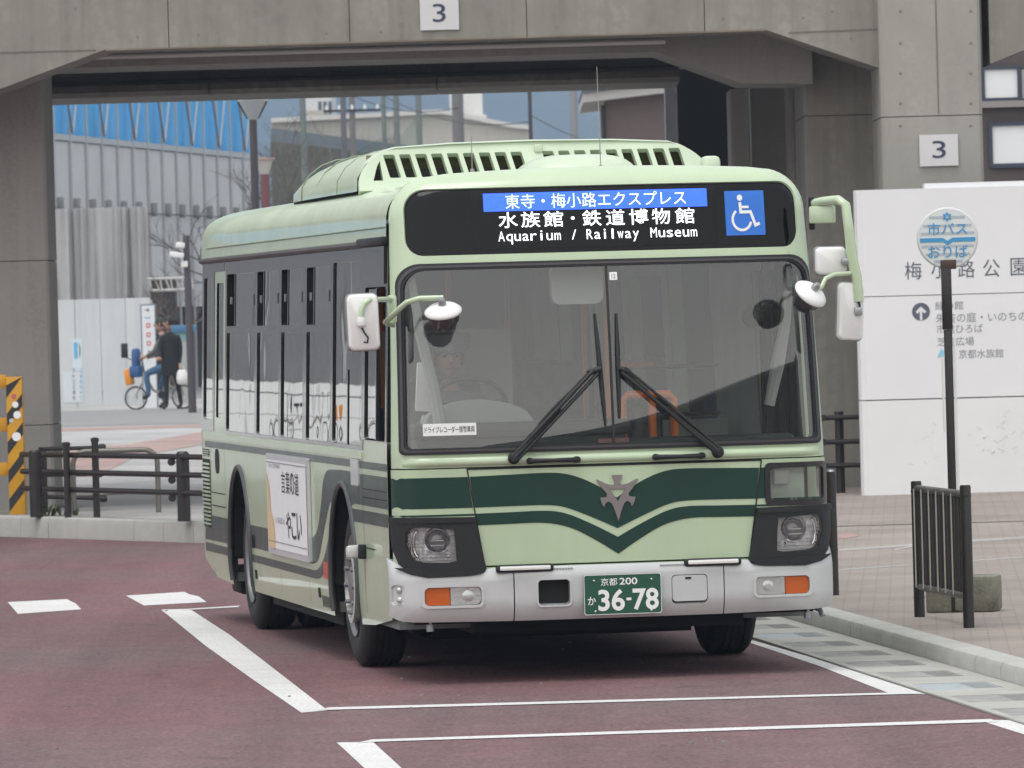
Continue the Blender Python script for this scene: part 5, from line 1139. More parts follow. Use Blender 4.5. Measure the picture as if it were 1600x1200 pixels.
# --- cab and saloon seen through the glass
lin_poly = [(.5, .36)]+[(y, max(.36, z)) for y, z in arch(YF, .68, .50, .36)]+[(y, max(.36, z)) for y, z in arch(YR, .68, .50, .36)]+[(9.9, .36), (9.9, 2.5), (.5, 2.5)]
lin = patch('side_lining', lin_poly, SL, LINING, bus, LH, off=-.055, grid=.4)
lin = patch('side_lining', lin_poly, SRt, LINING, bus, rs, off=-.055, grid=.4)
MB().bx(-1.16, 1.16, .5, 9.9, 2.50, 2.53).build('ceiling_lining', LINING, bus)
MB().bx(-1.1, 1.1, 9.85, 9.9, .4, 2.5).build('rear_lining', GREYIN, bus)
db_ = MB(); db_.bx(-1.1, .12, .30, .85, .5, 1.42, bev=.05); db_.bx(-1.12, .15, .26, .62, 1.38, 1.47, bev=.04); dash = db_.build('dashboard', DASHM, bus)
m_ = MB(); m_.bx(.12, 1.1, .26, .40, .6, 1.36, bev=.04); m_.build('dashboard', DASHM, bus)
vs = [(-1.0+.62*i/12, .46, 1.46+.14*math.sin(math.pi*min(1, (i+.6)/12.6))**.5) for i in range(13)]
m_ = MB(); m_.prism([(-1.02, 1.46)]+[(x, z) for x, _, z in vs]+[(-.36, 1.46)], .44, .62, lambda u, v, t: Vector((u, t, v))); m_.build('instrument_hood', mat('instrument_hood', (.42, .44, .43), .6), dash)
m_ = MB(); ring = [(math.cos(a)*.235, math.sin(a)*.235) for a in np.linspace(0, 2*math.pi, 33)]
T_ = Matrix.Rotation(R(35), 3, 'X'); m_.tube([Vector((-.72, .83, 1.53))+T_ @ Vector((u, .0, v)) for u, v in ring], .016, 8, cap=False)
for a in (R(20), R(160), R(270)): m_.tube([Vector((-.72, .83, 1.53)), Vector((-.72, .83, 1.53))+T_ @ Vector((math.cos(a)*.23, 0, math.sin(a)*.23))], .014, 8)
m_.build('steering_wheel', mat('steering_wheel', (.06, .06, .065), .5), bus)
def seat(x, y, c, zf=.36):
    b = MB(); b.bx(x-.22, x+.22, y-.22, y+.22, zf+.36, zf+.47, bev=.04); b.box((x, y+.24, zf+.80), (.44, .10, .72), rx=R(-8), bev=.05); b.bx(x-.05, x+.05, y-.05, y+.05, zf, zf+.38); return b.build('seat', c, bus)
SEATM = mat('seat_fabric_grey', (.14, .16, .22), .85, var=.2, scale=20)
seat(-.72, 1.42, mat('driver_seat_fabric', (.12, .12, .13), .85), .55)
for y in (4.2, 5.2, 6.1, 7.0, 7.9, 8.8):
    for x in (-.88, .88):
        if x > 0 and 4.6 < y < 6.2: continue
        seat(x, y, SEATM, .36 if y < 6.5 else .6)
MB().bx(-1.05, -.28, 1.86, 1.90, .4, 2.0).build('driver_partition', mat('partition_panel', (.30, .31, .31), .4), bus)
m_ = MB(); m_.tube([(.30, 1.9, .36), (.30, 1.9, 2.5)], .017, 10); m_.build('grab_pole', ORANGE, bus)
MB().tube([(.38, 1.95, 1.76), (.62, 2.2, 1.76)], .02, 10).build('grab_rail', ORANGE, bus)
for x, y in ((.42, 3.4), (-.42, 3.4), (.42, 6.4), (-.42, 6.4)): MB().tube([(x, y, .36), (x, y, 2.5)], .016, 10).build('grab_pole', ORANGE, bus)
for z in (1.45, 1.74): MB().tube([(.45, 2.3, z), (1.05, 2.3, z)], .014, 8).build('grab_rail', CHROME, bus)
MB().bx(.40, 1.1, 2.33, 2.36, .5, 1.42).build('modesty_panel', mat('modesty_panel', (.42, .45, .42), .55), bus)
for x in (.58, .66): MB().tube([(x, 2.2, .4), (x, 2.2, 1.45)], .018, 8).build('grab_pole', BLACKP, bus)
fb = MB(); fb.bx(.20, .38, .62, .9, .4, 1.54, bev=.03); fare = fb.build('fare_box', mat('fare_box_black', (.02, .02, .022), .4), bus)
MB().tube([(.14, .52, 1.1), (.14, .52, 1.57), (.17, .52, 1.60), (.41, .52, 1.60), (.44, .52, 1.57), (.44, .52, 1.1)], .024, 10).build('fare_box_rail', ORANGE, fare)
MB().tube([(.31, .51, 1.1), (.31, .51, 1.58)], .024, 10).build('fare_box_rail', ORANGE, fare)
MB().lathe([(.05, -.02), (.045, .02), (.001, .03)], (.16, .55, 1.43), 'Y', 16).build('dashboard_microphone', UNDER, dash)
m_ = MB(); m_.prism(rrect(-.27, .03, 2.13, 2.36, .05), .42, .5, lambda u, v, t: Vector((u, t, v))); m_.build('overhead_unit', mat('overhead_unit', (.72, .73, .71), .5), bus)
MB().lathe([(.001, -.03), (.05, -.022), (.065, 0), (.06, .02)], (.90, .45, 2.03), 'Y', 28).build('interior_mirror', UNDER, bus)
MB().tube([(.95, .45, 2.05), (1.05, .42, 2.09), (1.09, .42, 2.3)], .008, 8).build('mirror_stay', UNDER, bus)
MB().box((1.0, .46, 2.15), (.07, .05, .11), bev=.02).build('interior_mirror', UNDER, bus)
for x, y0 in ((1.02, .62), (1.09, .60), (1.15, .58)): MB().bx(x-.018, x+.018, y0, y0+.05, .5, 2.4).build('door_leaf_frame', BLACKP, bus)
m_ = MB(); m_.tube([(-1.09, .33, 2.3), (-1.05, .34, 2.0), (-.98, .36, 1.7), (-.93, .38, 1.40)], [.02, .03, .035, .04], 8); m_.build('cab_pillar', LINING, bus)
m_ = MB(); m_.tube([(1.10, .33, 2.3), (1.07, .34, 2.0), (1.02, .36, 1.75), (.97, .38, 1.52)], [.02, .03, .04, .03], 8); m_.build('cab_pillar', LINING, bus)
MB().box((-1.0, .55, 1.68), (.10, .02, .28), bev=.01, ry=R(4)).build('notice_card', WHITEINK, bus)
MB().bx(-.05, .13, .27, .29, 1.335, 1.36).build('dashboard_label', mat('dashboard_label', (.6, .3, .28), .5), bus)
for k in range(5):
    MB().bx(-.5+0, .5, 2.6+k*1.4, 2.75+k*1.4, 2.47, 2.50).build('ceiling_lamp', WHITEP, bus)

# ================================================================ STREET FURNITURE
# white information wall under the viaduct
WD = 65.2; wz = plaza_z(WD)
x0 = at(1352, 500, WD).x; zt_ = at(1352, 297, WD).z
iw = empty('information_wall', (x0, WD, wz), 0, 'white information wall with Japanese lettering and an arrow at right', 'sign wall')
WALLW = mat('wall_panel_white', (.75, .75, .765), .5, var=.05, scale=.8)
WALLD = mat('wall_panel_scuffed', (.75, .75, .76), .55, var=.05, scale=1.2, bump=.1, bscale=30)
H_ = zt_-wz; g1 = at(1349, 464, WD).z-wz; g2 = at(1349, 626, WD).z-wz
for z0, z1, m in ((0, g2-.006, WALLD), (g2+.006, g1-.004, WALLW), (g1+.004, H_, WALLW)):
    b = MB(); b.prism([(.0, 0), (3.4, 0), (3.4, .3), (-.07, .3), (-.07, .05)], z0, z1, lambda u, v, t: Vector((u, v, t))); b.build('wall_panel', m, iw, 20)
MB().bx(-.06, 3.38, .04, .28, .01, H_-.02).build('wall_core', mat('wall_core', (.3, .3, .31), .8), iw)
MB().bx(.62, 3.3, .1, .5, H_+.002, H_+.05).build('wall_cap', WALLW, iw)
ws = plane_surf((0, 0, 0), (1, 0, 0), (0, 0, 1))
def WP(px, py): p = at(px, py, WD); return p.x-x0, p.z-wz
INKG = mat('wall_ink', (.10, .11, .15), .6); INKL = mat('wall_ink_pale', (.25, .26, .29), .6)
for ch, px, py, s in (('梅', 1427, 423, 27), ('小', 1468, 421, 27), ('路', 1510, 420, 27), ('公', 1549, 419, 27), ('園', 1592, 417, 27), ('案', 1634, 415, 27)):
    (a, zt1), (c, zb1) = WP(px-s/2, py-s/2), WP(px+s/2, py+s/2)
    if ch == '案': continue
    text_on(ch, a, c, zb1, zt1, ws, INKG, iw, .003)
(ax, az), (bx_, _) = WP(1439, 487), WP(1453, 487); r_ = bx_-ax
arrow = [(0, .62*r_), (.62*r_, .0), (.40*r_, -.22*r_), (.14*r_, .03*r_), (.14*r_, -.95*r_), (-.14*r_, -.95*r_), (-.14*r_, .03*r_), (-.40*r_, -.22*r_), (-.62*r_, .0)]
patch('arrow_disc', [(ax+u, az+v) for u, v in circ(0, 0, r_, n=36)], ws, INKG, iw, [[(ax+u, az+v) for u, v in arrow]], off=.003, grid=.1)
for body, pxa, pxb, py in (('緑の館', 1461, 1505, 477), ('朱雀の庭・いのちの森', 1462, 1622, 494), ('市電ひろば', 1463, 1536, 513), ('芝生広場', 1464, 1522, 533), ('京都水族館', 1498, 1568, 552)):
    (a, zt1), (c, zb1) = WP(pxa, py-6.5+(pxb-pxa)*.014), WP(pxb, py+6.5); text_on(body, a, c, zb1, zt1, ws, INKL, iw, .003)
(a, zt1), (c, zb1) = WP(1464, 545), WP(1475, 559); patch('fish_mark', [(a, zb1), (c, zb1+.02), (c, zt1-.02), (a+.04, zt1)], ws, mat('fish_blue', (.25, .55, .75), .6), iw, off=.003, grid=.1)

SCUF = mat('scuff_mark', (.60, .595, .59), .8); rs_ = random.Random(8)
for k in range(46):
    cxp, cyp = (1555+rs_.gauss(0, 26), 685+rs_.gauss(0, 22)) if k < 34 else (1450+rs_.gauss(0, 16), 690+rs_.gauss(0, 18))
    u_, v_ = WP(cxp, cyp); a_ = rs_.choice((.7, .8, -.6, .1))+rs_.uniform(-.3, .3); l_ = rs_.uniform(.005, .03)
    if not (0.05 < u_ < 3.3 and .05 < v_ < g2-.03): continue
    patch('scuff', strip2([(u_-l_*math.cos(a_), v_-l_*math.sin(a_)), (u_, v_+.003), (u_+l_*math.cos(a_), v_+l_*math.sin(a_))], rs_.uniform(.004, .009)), ws, SCUF, iw, off=.002, grid=.2)
# bus stop sign
bp = gnd(1493, 957, .11); bs = empty('bus_stop_sign', (bp.x, bp.y, .11), R(-2), 'round blue and white bus stop sign on a dark brown post', 'bus stop sign')
BD = bp.y
def BP(px, py): p = at(px, py, BD); return p.x-bp.x, p.z-.11
cx, cz = BP(1480.5, 372); rr = BP(1525.5, 372)[0]-cx
m_ = MB(); m_.lathe([(.001, .012), (rr, .012), (rr, -.012), (.001, -.012)], (cx, 0, cz), 'Y', 48); disc = m_.build('disc', mat('stop_disc_white', (.66, .69, .70), .4), bs, 30)
MB().tube([(cx+rr*math.cos(a), 0, cz+rr*math.sin(a)) for a in np.linspace(0, 2*math.pi, 49)], .013, 8, cap=False).build('rim', mat('stop_rim', (.60, .62, .62), .4), disc)
ds = plane_surf((0, -.013, 0), (1, 0, 0), (0, 0, 1)); STB = mat('stop_blue', (.05, .28, .55), .5); STG = mat('stop_grey', (.42, .46, .52), .5)
for dz in (.26, .155, .06, -.10, -.20, -.29):
    hw = math.sqrt(max(.001, (rr*.96)**2-(dz*rr/.34)**2))*.98
    zz = cz+dz*rr/.36; hw = math.sqrt(max(0, (rr*.95)**2-(zz-cz)**2)); patch('disc_stripe', [(cx-hw, zz-.008), (cx+hw, zz-.008), (cx+hw, zz+.008), (cx-hw, zz+.008)], ds, STG, disc, off=.001, grid=.2)
patch('disc_line', [(cx-rr*.96, cz-.024), (cx-.03, cz-.024), (cx, cz-.045), (cx+.03, cz-.024), (cx+rr*.96, cz-.024), (cx+rr*.96, cz+.002), (cx+.03, cz+.002), (cx, cz-.018), (cx-.03, cz+.002), (cx-rr*.96, cz+.002)], ds, STB, disc, off=.003, grid=.2)
text_on('市バス', cx-.125, cx+.125, cz+.02, cz+.098, ds, STB, disc, .004, .004); text_on('おりば', cx-.125, cx+.125, cz-.125, cz-.045, ds, STB, disc, .004, .004)
hexa = [(cx+(.030 if k % 2 else .016)*math.sin(math.pi*k/6), cz+.132+(.030 if k % 2 == 0 else .017)*math.cos(math.pi*k/6)) for k in range(12)]
hexa = [(cx+q*math.sin(math.pi*k/6), cz+.135+q*math.cos(math.pi*k/6)) for k, q in ((k, .033 if k % 2 == 0 else .019) for k in range(12))]
patch('disc_emblem', hexa, ds, STB, disc, [[(cx+.012*math.sin(math.pi*k/3), cz+.135+.012*math.cos(math.pi*k/3)) for k in range(6)]], off=.004, grid=.1)
tz = BP(1482, 412)[1]
MB().bx(cx-.05, cx+.05, -.025, .025, tz-.035, tz+.025, bev=.006).build('bracket', mat('bracket_brown', (.06, .032, .025), .5), bs)
b = MB(); b.bx(-.026, .026, -.026, .026, .0, BP(1487, 515)[1], bev=.004); post = b.build('post', BROWNP, bs); b = MB(); b.bx(-.034, .030, -.033, .033, BP(1487, 515)[1]+.001, tz-.03, bev=.004); b.build('post_sleeve', BROWNP, bs)
sx = at(1483, 470, BD).x-bp.x
MB().bx(.032, .046, -.02, .02, .62, 1.75).build('timetable_edge', WHITEP, bs); MB().bx(-.046, -.033, -.02, .02, 1.15, 1.62).build('timetable_edge', WHITEP, bs)
# its weathered concrete foot
cb = gnd(1503, 957, .11); fo = empty('concrete_block', (cb.x, cb.y+.02, .11), R(-12), 'mossy weathered concrete block behind the slatted railing', 'concrete block')
b = MB(); b.box((0, .12, .115), (.45, .30, .23), bev=.02); b.build('block', mat('mossy_concrete', (.26, .25, .20), .9, var=.6, scale=7, col2=(.075, .075, .055), fine=.3, fscale=60, bump=.5, bscale=40), fo)
# slatted railing
ra, rb_ = gnd(1437, 964, .11), gnd(1514, 981, .11)
rl = empty('slatted_railing', (ra.x, ra.y, .11), 0, 'short dark slatted railing on the sidewalk in front of the bus stop', 'railing')
dv = rb_-ra; Lr = dv.length; e = dv.normalized(); zr = .11
h0 = at(1421, 752, ra.y).z-.11; h1 = at(1506, 758, rb_.y).z-.11
for q, h in ((Vector((0, 0, 0)), h0), (dv, h1)):
    MB().tube([q, q+Vector((0, 0, h-.012)), q+Vector((0, 0, h))], [.034, .034, .030], 14).build('post', BROWNP, rl); MB().lathe([(.036, h-.07), (.036, h-.06)], q, 'Z', 14).build('post_band', BROWNP, rl)
    MB().lathe([(.036, .12), (.036, .13)], q, 'Z', 14).build('post_band', BROWNP, rl)
rt, rbm = (h0+h1)/2-.05, .19
for z in (rt, rbm): b = MB(); b.tube([e*.03+Vector((0, 0, z)), dv-e*.03+Vector((0, 0, z))], .022, 10); b.build('rail', mat('scuffed_rail', (.03, .026, .024), .4, var=.9, scale=20, col2=(.16, .14, .12)), rl)
ns_ = 13
for k in range(ns_):
    q = e*(.07+(Lr-.14)*k/(ns_-1)); MB().box(q+Vector((0, 0, (rt+rbm)/2)), (.03, .022, rt-rbm), rz=math.atan2(dv.y, dv.x)+math.pi/2*0).build('slat', BROWNP, rl)
    if k % 2 == 0 and k < 12: MB().tube([q+Vector((-.03, -.004, rbm)), q+Vector((-.03, -.004, rt))], .0045, 6).build('lit_slat_edge', mat('lit_edge_pale', (.62, .58, .5), .35, metal=.3), rl)  # pale rods stand in for the lit, worn edges of the slats
# bollard by the bus front
bo = pgnd(1303, 930); h = at(1294, 737, bo.y).z-plaza_z(bo.y)
bl = empty('bollard', (bo.x, bo.y, plaza_z(bo.y)), 0, 'slim dark post standing right beside the bus headlight', 'bollard')
MB().tube([(0, 0, 0), (0, 0, h-.03), (0, 0, h)], [.036, .034, .03], 14).build('post', BROWNP, bl); MB().lathe([(.038, h*.36), (.038, h*.36+.012)], (0, 0, 0), 'Z', 14).build('post_band', BROWNP, bl); MB().lathe([(.026, h), (.02, h+.012), (.001, h+.014)], (0, 0, 0), 'Z', 14).build('cap', STEEL, bl)
# three-rail fence behind the bus at right
f0 = pgnd(1314, 771); ff = empty('pipe_fence', (f0.x, f0.y, plaza_z(f0.y)), 0, 'dark three-rail pipe fence before the concrete column right of the bus', 'fence')
fd = f0.y
hz = at(1306, 643, fd).z-plaza_z(fd); MB().tube([(0, 0, 0), (0, 0, hz)], .045, 12).build('post', BROWNP, ff); MB().tube([(-1.5, 0, 0), (-1.5, 0, hz)], .045, 12).build('post', BROWNP, ff)
for py in (652, 690, 727):
    z = at(1312, py, fd).z-plaza_z(fd); xe_ = at(1346, py, fd).x-f0.x; MB().tube([(-1.55, -.07, z), (xe_, -.07, z)], .026, 10).build('rail', BROWNP, ff); MB().lathe([(.034, -.05), (.034, -.11)], (-.16, 0, z), 'Y', 10).build('rail_clamp', BROWNP, ff)

# dark fence at left, rails along the kerb
fl0 = pgnd(57, 806)
lf = empty('rail_fence', (fl0.x, fl0.y, plaza_z(fl0.y)), 0, 'dark brown three-rail fence along the back kerb left of the bus', 'fence')
lz = plaza_z(fl0.y)
def LP(px, py, d=None):
    d = d or fl0.y; p = at(px, py, d); return Vector((p.x-fl0.x, p.y-fl0.y, p.z-lz))
for px, pxt, pyt, r_, dd in ((57, 52, 703, .062, 0), (288, 284, 709, .062, -2.4)):
    q = pgnd(px, 808 if px < 100 else 815); q = Vector((q.x-fl0.x, q.y-fl0.y, 0)); hq = .66
    MB().tube([q, q+Vector((0, 0, hq-.02)), q+Vector((0, 0, hq))], [r_, r_, r_*.7], 16).build('post', BROWNP, lf); 
    if px > 100: qb = q
for px in (106, 151):
    q = pgnd(px, 809); q = Vector((q.x-fl0.x, q.y-fl0.y+.05, 0)); hq = .70 if px < 120 else .74
    MB().tube([q, q+Vector((0, 0, hq))], .034, 12).build('post', BROWNP, lf); MB().lathe([(.041, hq), (.041, hq+.03), (.02, hq+.04)], q, 'Z', 12).build('post_cap', BROWNP, lf)
dirf = qb.normalized()
for z in (.61, .44, .27):
    MB().tube([-dirf*.32+Vector((0, -.05, z)), qb*1.25+Vector((0, -.05, z))], .028, 10).build('rail', BROWNP, lf)
    for t in (.93,): MB().lathe([(.038, -.03), (.038, -.09)], qb*t+Vector((0, 0, z-.05)), 'Y', 10).build('rail_clamp', BROWNP, lf)
# short return fence behind
rf = empty('rail_fence', (fl0.x+.22, fl0.y+1.2, lz), 0, 'short dark two-rail fence panel standing behind the kerb fence', 'fence', None)
rd = fl0.y+1.2
def RP(px, py): p = at(px, py, rd); return Vector((p.x-fl0.x-.22, 0, p.z-lz))
q = RP(67, 700); MB().tube([(q.x, 0, 0), (q.x, 0, q.z)], .036, 12).build('post', BROWNP, rf)
for a, c in (((60, 702), (164, 699)), ((70, 776), (166, 779)), ((70, 742), (160, 740))):
    A_, B_ = RP(*a), RP(*c); MB().tube([A_, B_], .022, 10).build('rail', BROWNP, rf); MB().tube([B_-Vector((.06, 0, 0)), B_-Vector((.02, 0, 0)), B_+Vector((.01, 0, 0))], [.034, .04, .026], 10).build('rail_end', BROWNP, rf)
# stainless hoop barrier
hb0, hb1 = pgnd(116, 806), pgnd(250, 805); hd = hb0.y+.35
hp0 = at(116, 800, hd); hp1 = at(248, 800, hd); hb = empty('hoop_barrier', (hp0.x, hd, plaza_z(hd)), 0, 'bare steel hoop barrier with rounded corners behind the dark fence', 'barrier')
w = hp1.x-hp0.x; hh = at(180, 704, hd).z-plaza_z(hd)
pts = [(0, 0, 0), (0, 0, hh*.72)]+[(.13-.13*math.cos(a), 0, hh-.13+.13*math.sin(a)) for a in np.linspace(.1, math.pi/2, 7)]+[(w-.13+.13*math.sin(a), 0, hh-.13+.13*math.cos(a)) for a in np.linspace(0, math.pi/2, 7)]+[(w, 0, 0)]
STAIN = mat('brushed_stainless', (.20, .185, .165), .4, metal=.6, var=.2, scale=8); MB().tube(pts, .026, 12).build('hoop', STAIN, hb, 60); MB().tube([(0, 0, hh*.30), (w, 0, hh*.34)], .013, 8).build('crossbar', STAIN, hb)
# yellow and black striped barrier at the left edge
YD = 66.9; yz = plaza_z(YD)
yb = empty('striped_barrier', (at(35, 795, YD).x, YD, yz), 0, 'yellow barrier frame with black diagonal stripes at the left edge', 'barrier')
YELL = mat('barrier_yellow', (.62, .31, .015), .5, var=.15, scale=5); STK = mat('barrier_black', (.02, .02, .022), .5)
y0 = at(35, 795, YD)
def YP(px, py): p = at(px, py, YD); return p.x-y0.x, p.z-yz
(xa, zt1), (xb, _) = YP(10, 589), YP(35, 589); 
yp = MB().bx(xa, xb, -.10, .10, 0, zt1, bev=.008).build('post', YELL, yb)
k = 0; zc = .03
while zc < zt1-.1:
    poly = [(xa+.001, zc), (xb-.001, zc+(xb-xa)*1.25), (xb-.001, zc+(xb-xa)*1.25+.125), (xa+.001, zc+.125)]
    poly = [(u, min(v, zt1-.004)) for u, v in poly]; patch('stripe', poly, plane_surf((0, -.1005, 0), (1, 0, 0), (0, 0, 1)), STK, yp, off=.002, grid=.2); zc += .285
for py0, py1 in ((589, 606), (656, 674), (726, 743)):
    (u0, v1), (_, v0) = YP(-120, py0), YP(10, py1); MB().bx(u0, xa-.002, -.06, .06, v0, v1, bev=.006).build('rail', YELL, yb)
for (px, py, r_, m) in ((23, 619, .026, mat('sticker_red', (.5, .12, .12), .5)), (25, 632, .032, WHITEINK), (28, 648, .038, WHITEINK), (19, 657, .022, mat('sticker_grey', (.5, .5, .5), .5)), (27, 682, .045, WHITEINK)):
    u, v = YP(px, py); patch('sticker', circ(u, v, r_, n=16), plane_surf((0, -.104, 0), (1, 0, 0), (0, 0, 1)), m, yp, grid=.1)
# weed tuft at the column foot
wq = pgnd(92, 806); wd2 = MB(); rw = random.Random(5)
for k in range(26):
    a = rw.uniform(0, 6.28); l = rw.uniform(.08, .2); u = Vector((rw.uniform(-.18, .18), rw.uniform(-.06, .06), 0)); tip = u+Vector((math.cos(a)*l*.6, math.sin(a)*l*.3, l*.6)); n = Vector((-math.sin(a), math.cos(a), 0))*.012
    wd2.add([u-n, u+n, (u+tip)/2+n*1.6+Vector((0, 0, .02)), tip, (u+tip)/2-n*1.6+Vector((0, 0, .02))], [(0, 1, 2, 3, 4)])
wo = wd2.build('weed', mat('weed_leaf', (.05, .07, .025), .7), None, None); wo.location = (wq.x, wq.y, plaza_z(wq.y)); tag(wo, 'small leafy weed growing at the kerb beside the left column', 'weed')

# street lamp with flared head in front of the sheeted building
LD_ = 104.; lx = at(399, 320, LD_).x; lp_ = empty('street_lamp', (lx, LD_, plaza_z(LD_)), 0, 'dark street lamp with flared glass head left of the bus roof', 'street lamp')
zl = at(397, 187, LD_).z-plaza_z(LD_); zt2 = at(397, 160, LD_).z-plaza_z(LD_)
MB().tube([(0, 0, 0), (0, 0, zl)], [.075, .06], 12).build('post', mat('lamp_post_paint', (.06, .055, .06), .5), lp_)
MB().lathe([(.07, zl), (.09, zl+.03), (.22, zt2), (.24, zt2+.03), (.10, zt2+.12), (.001, zt2+.15)], (0, 0, 0), 'Z', 16).build('lamp_head', mat('lamp_head_glass', (.34, .36, .38), .25), lp_)
for s_ in (-1, 1): MB().tube([(s_*.085, -.02, zl+.02), (s_*.225, -.06, zt2+.01)], .014, 6).build('lamp_rib', IRON, lp_)
L2 = 135.; x2 = at(414, 300, L2).x; p2 = empty('lantern_post', (x2, L2, .45), 0, 'pinkish grey lantern post behind the dark street lamp', 'street lamp')
z2 = at(414, 272, L2).z-.45; z3 = at(414, 250, L2).z-.45
MB().tube([(0, 0, 0), (0, 0, z2)], .085, 10).build('post', mat('lantern_post_red', (.16, .06, .06), .6), p2); MB().lathe([(.09, z2), (.10, z2+.05), (.17, z3-.02), (.17, z3)], (0, 0, 0), 'Z', 12).build('lantern', mat('lantern_glass', (.45, .42, .38), .4), p2); MB().lathe([(.22, z3+.001), (.21, z3+.05), (.001, z3+.06)], (0, 0, 0), 'Z', 12).build('lantern_cap', mat('lantern_cap', (.30, .2, .19), .5), p2)
# camera mast
MD = 121.; mz = plaza_z(MD); mb_ = pgnd(302, 640); mx0 = at(288, 370, MD).x; cm = empty('camera_mast', (at(296, 560, MD).x, MD, mz), 0, 'dark mast with two white surveillance cameras near the cyclists', 'camera mast')
zt3 = at(288, 368, MD).z-mz; MB().tube([(.03, 0, 0), (0, 0, zt3)], [.075, .06], 12).build('mast', mat('mast_paint', (.075, .065, .075), .6), cm)
for py, l in ((398, .26), (383, .16)):
    z = at(288, py, MD).z-mz; o = MB().box((-.17 if l > .2 else -.10, -.12, z), (l, .10, .10), bev=.02, ry=R(8)).build('camera', WHITEP, cm); MB().tube([(-.03, 0, z-.05), (-.12, -.1, z-.04)], .02, 8).build('camera_arm', STEEL, o)
MB().bx(-.10, .02, -.12, -.06, at(288, 412, MD).z-mz-.06, at(288, 408, MD).z-mz).build('junction_box', WHITEP, cm)
# pylon sign
PD = 128.; pz = plaza_z(PD); px0 = at(233, 560, PD).x; py_ = empty('pylon_sign', (px0, PD, pz), 0, 'narrow white pylon sign with arrow and red squares before the hoarding', 'sign')
zt4 = at(230, 475, PD).z-pz; hw = (at(243, 500, PD).x-at(219, 500, PD).x)/2
MB().bx(-hw, hw, 0, .12, 0, zt4, bev=.01).build('body', mat('pylon_frame', (.16, .20, .26), .5), py_); MB().bx(-hw+.03, hw-.02, -.012, -.001, 0, zt4-.03).build('face', mat('pylon_face', (.74, .75, .77), .5), py_)
fs2 = plane_surf((0, -.013, 0), (1, 0, 0), (0, 0, 1)); RED = mat('pylon_red', (.62, .10, .08), .5)
def PP(px, py): p = at(px, py, PD-.02); return p.x-px0, p.z-pz
(u, v) = PP(229.5, 484.5); patch('arrow', [(u-.045, v-.007), (u+.02, v-.007), (u+.0, v-.035), (u+.018, v-.035), (u+.05, v), (u+.018, v+.035), (u, v+.035), (u+.02, v+.007), (u-.045, v+.007)], fs2, SIGNK, py_, off=.002, grid=.1)
for k, py in enumerate((508.5, 523, 536.5)):
    u, v = PP(231.5+k*.5, py); patch('red_square', rrect(u-.04, u+.04, v-.043, v+.043, .006, 2), fs2, RED, py_, [rrect(u-.02, u+.02, v-.022, v+.022, .004, 2)], off=.002, grid=.1)
u, v = PP(230.5, 497); patch('blue_word', strip2([(u-.06, v), (u-.03, v+.012), (u, v-.006), (u+.03, v+.012), (u+.06, v)], .02), fs2, BLUEI, py_, off=.002, grid=.1)
u, v = PP(233, 549); patch('bird_mark', [(u-.035, v+.02), (u, v-.03), (u+.035, v+.03), (u+.01, v+.01)], fs2, SIGNK, py_, off=.002, grid=.1)

# ================================================================ BARE TREES
def bare_tree(name, loc, h, spread, seed, label, m, depth=5, r0=.09, droop=0.):
    o = empty(name, loc, 0, label, 'tree'); rt_ = random.Random(seed); br = MB(); tr = MB()
    def grow(p, d_, l, r_, k):
        pts = [p]; q = p.copy(); dd = d_.copy()
        for _ in range(3):
            dd = (dd+Vector((rt_.uniform(-.22, .22), rt_.uniform(-.22, .22), rt_.uniform(-.1, .14)-droop))).normalized(); q = q+dd*l/3; pts.append(q.copy())
        (tr if k == depth else br).tube(pts, [r_, r_*.88, r_*.76, r_*.62], 5 if k < depth else 9, cap=False)
        if k == 0: return
        for _ in range(rt_.choice((2, 3, 3))):
            nd = (dd+Vector((rt_.uniform(-1, 1)*spread, rt_.uniform(-1, 1)*spread, rt_.uniform(-.25, .5)))).normalized(); grow(pts[rt_.choice((2, 3))], nd, l*rt_.uniform(.62, .82), r_*.58, k-1)
    grow(Vector((0, 0, 0)), Vector((0, 0, 1)), h*.32, r0, depth); tr.build('trunk', m, o, 70); br.build('crown', m, o, 70); return o
BARK = mat('bare_bark', (.17, .125, .11), .9, var=.2, scale=6); BARK2 = mat('grey_bark', (.15, .145, .13), .9, var=.2, scale=6)
p = at(278, 600, 136); bare_tree('bare_tree', (p.x, 136, .45), 3.3, .9, 4, 'leafless brown shrub-like tree behind the camera mast', BARK, 6, .06)
p = at(445, 300, 190); bare_tree('bare_tree', (p.x-.2, 190, .4), 7.6, .75, 9, 'tall leafless tree beyond the bus roof left of the poles', BARK2, 6, .14)
p = at(548, 300, 195); bare_tree('bare_tree', (p.x, 195, .4), 7.4, .5, 15, 'leafless grey tree close to the insulator pole', BARK2, 5, .10)

for px, d_, h_, sd, lb in ((446, 158, 6.0, 31, 'dense leafless tree touching the corner of the sheeted building'), (478, 168, 6.4, 44, 'leafless tree with tangled twigs just above the rear of the bus roof'), (512, 176, 6.2, 57, 'leafless tree between the thin purple-grey pole and the net pole'), (580, 182, 6.3, 63, 'sparse leafless tree in front of the green net')):
    p = at(px, 300, d_); bare_tree('bare_tree', (p.x, d_, .42), h_, .85, sd, lb, mat('twig_bark', (.11, .095, .075), .9, var=.3, scale=4), 6, .10)
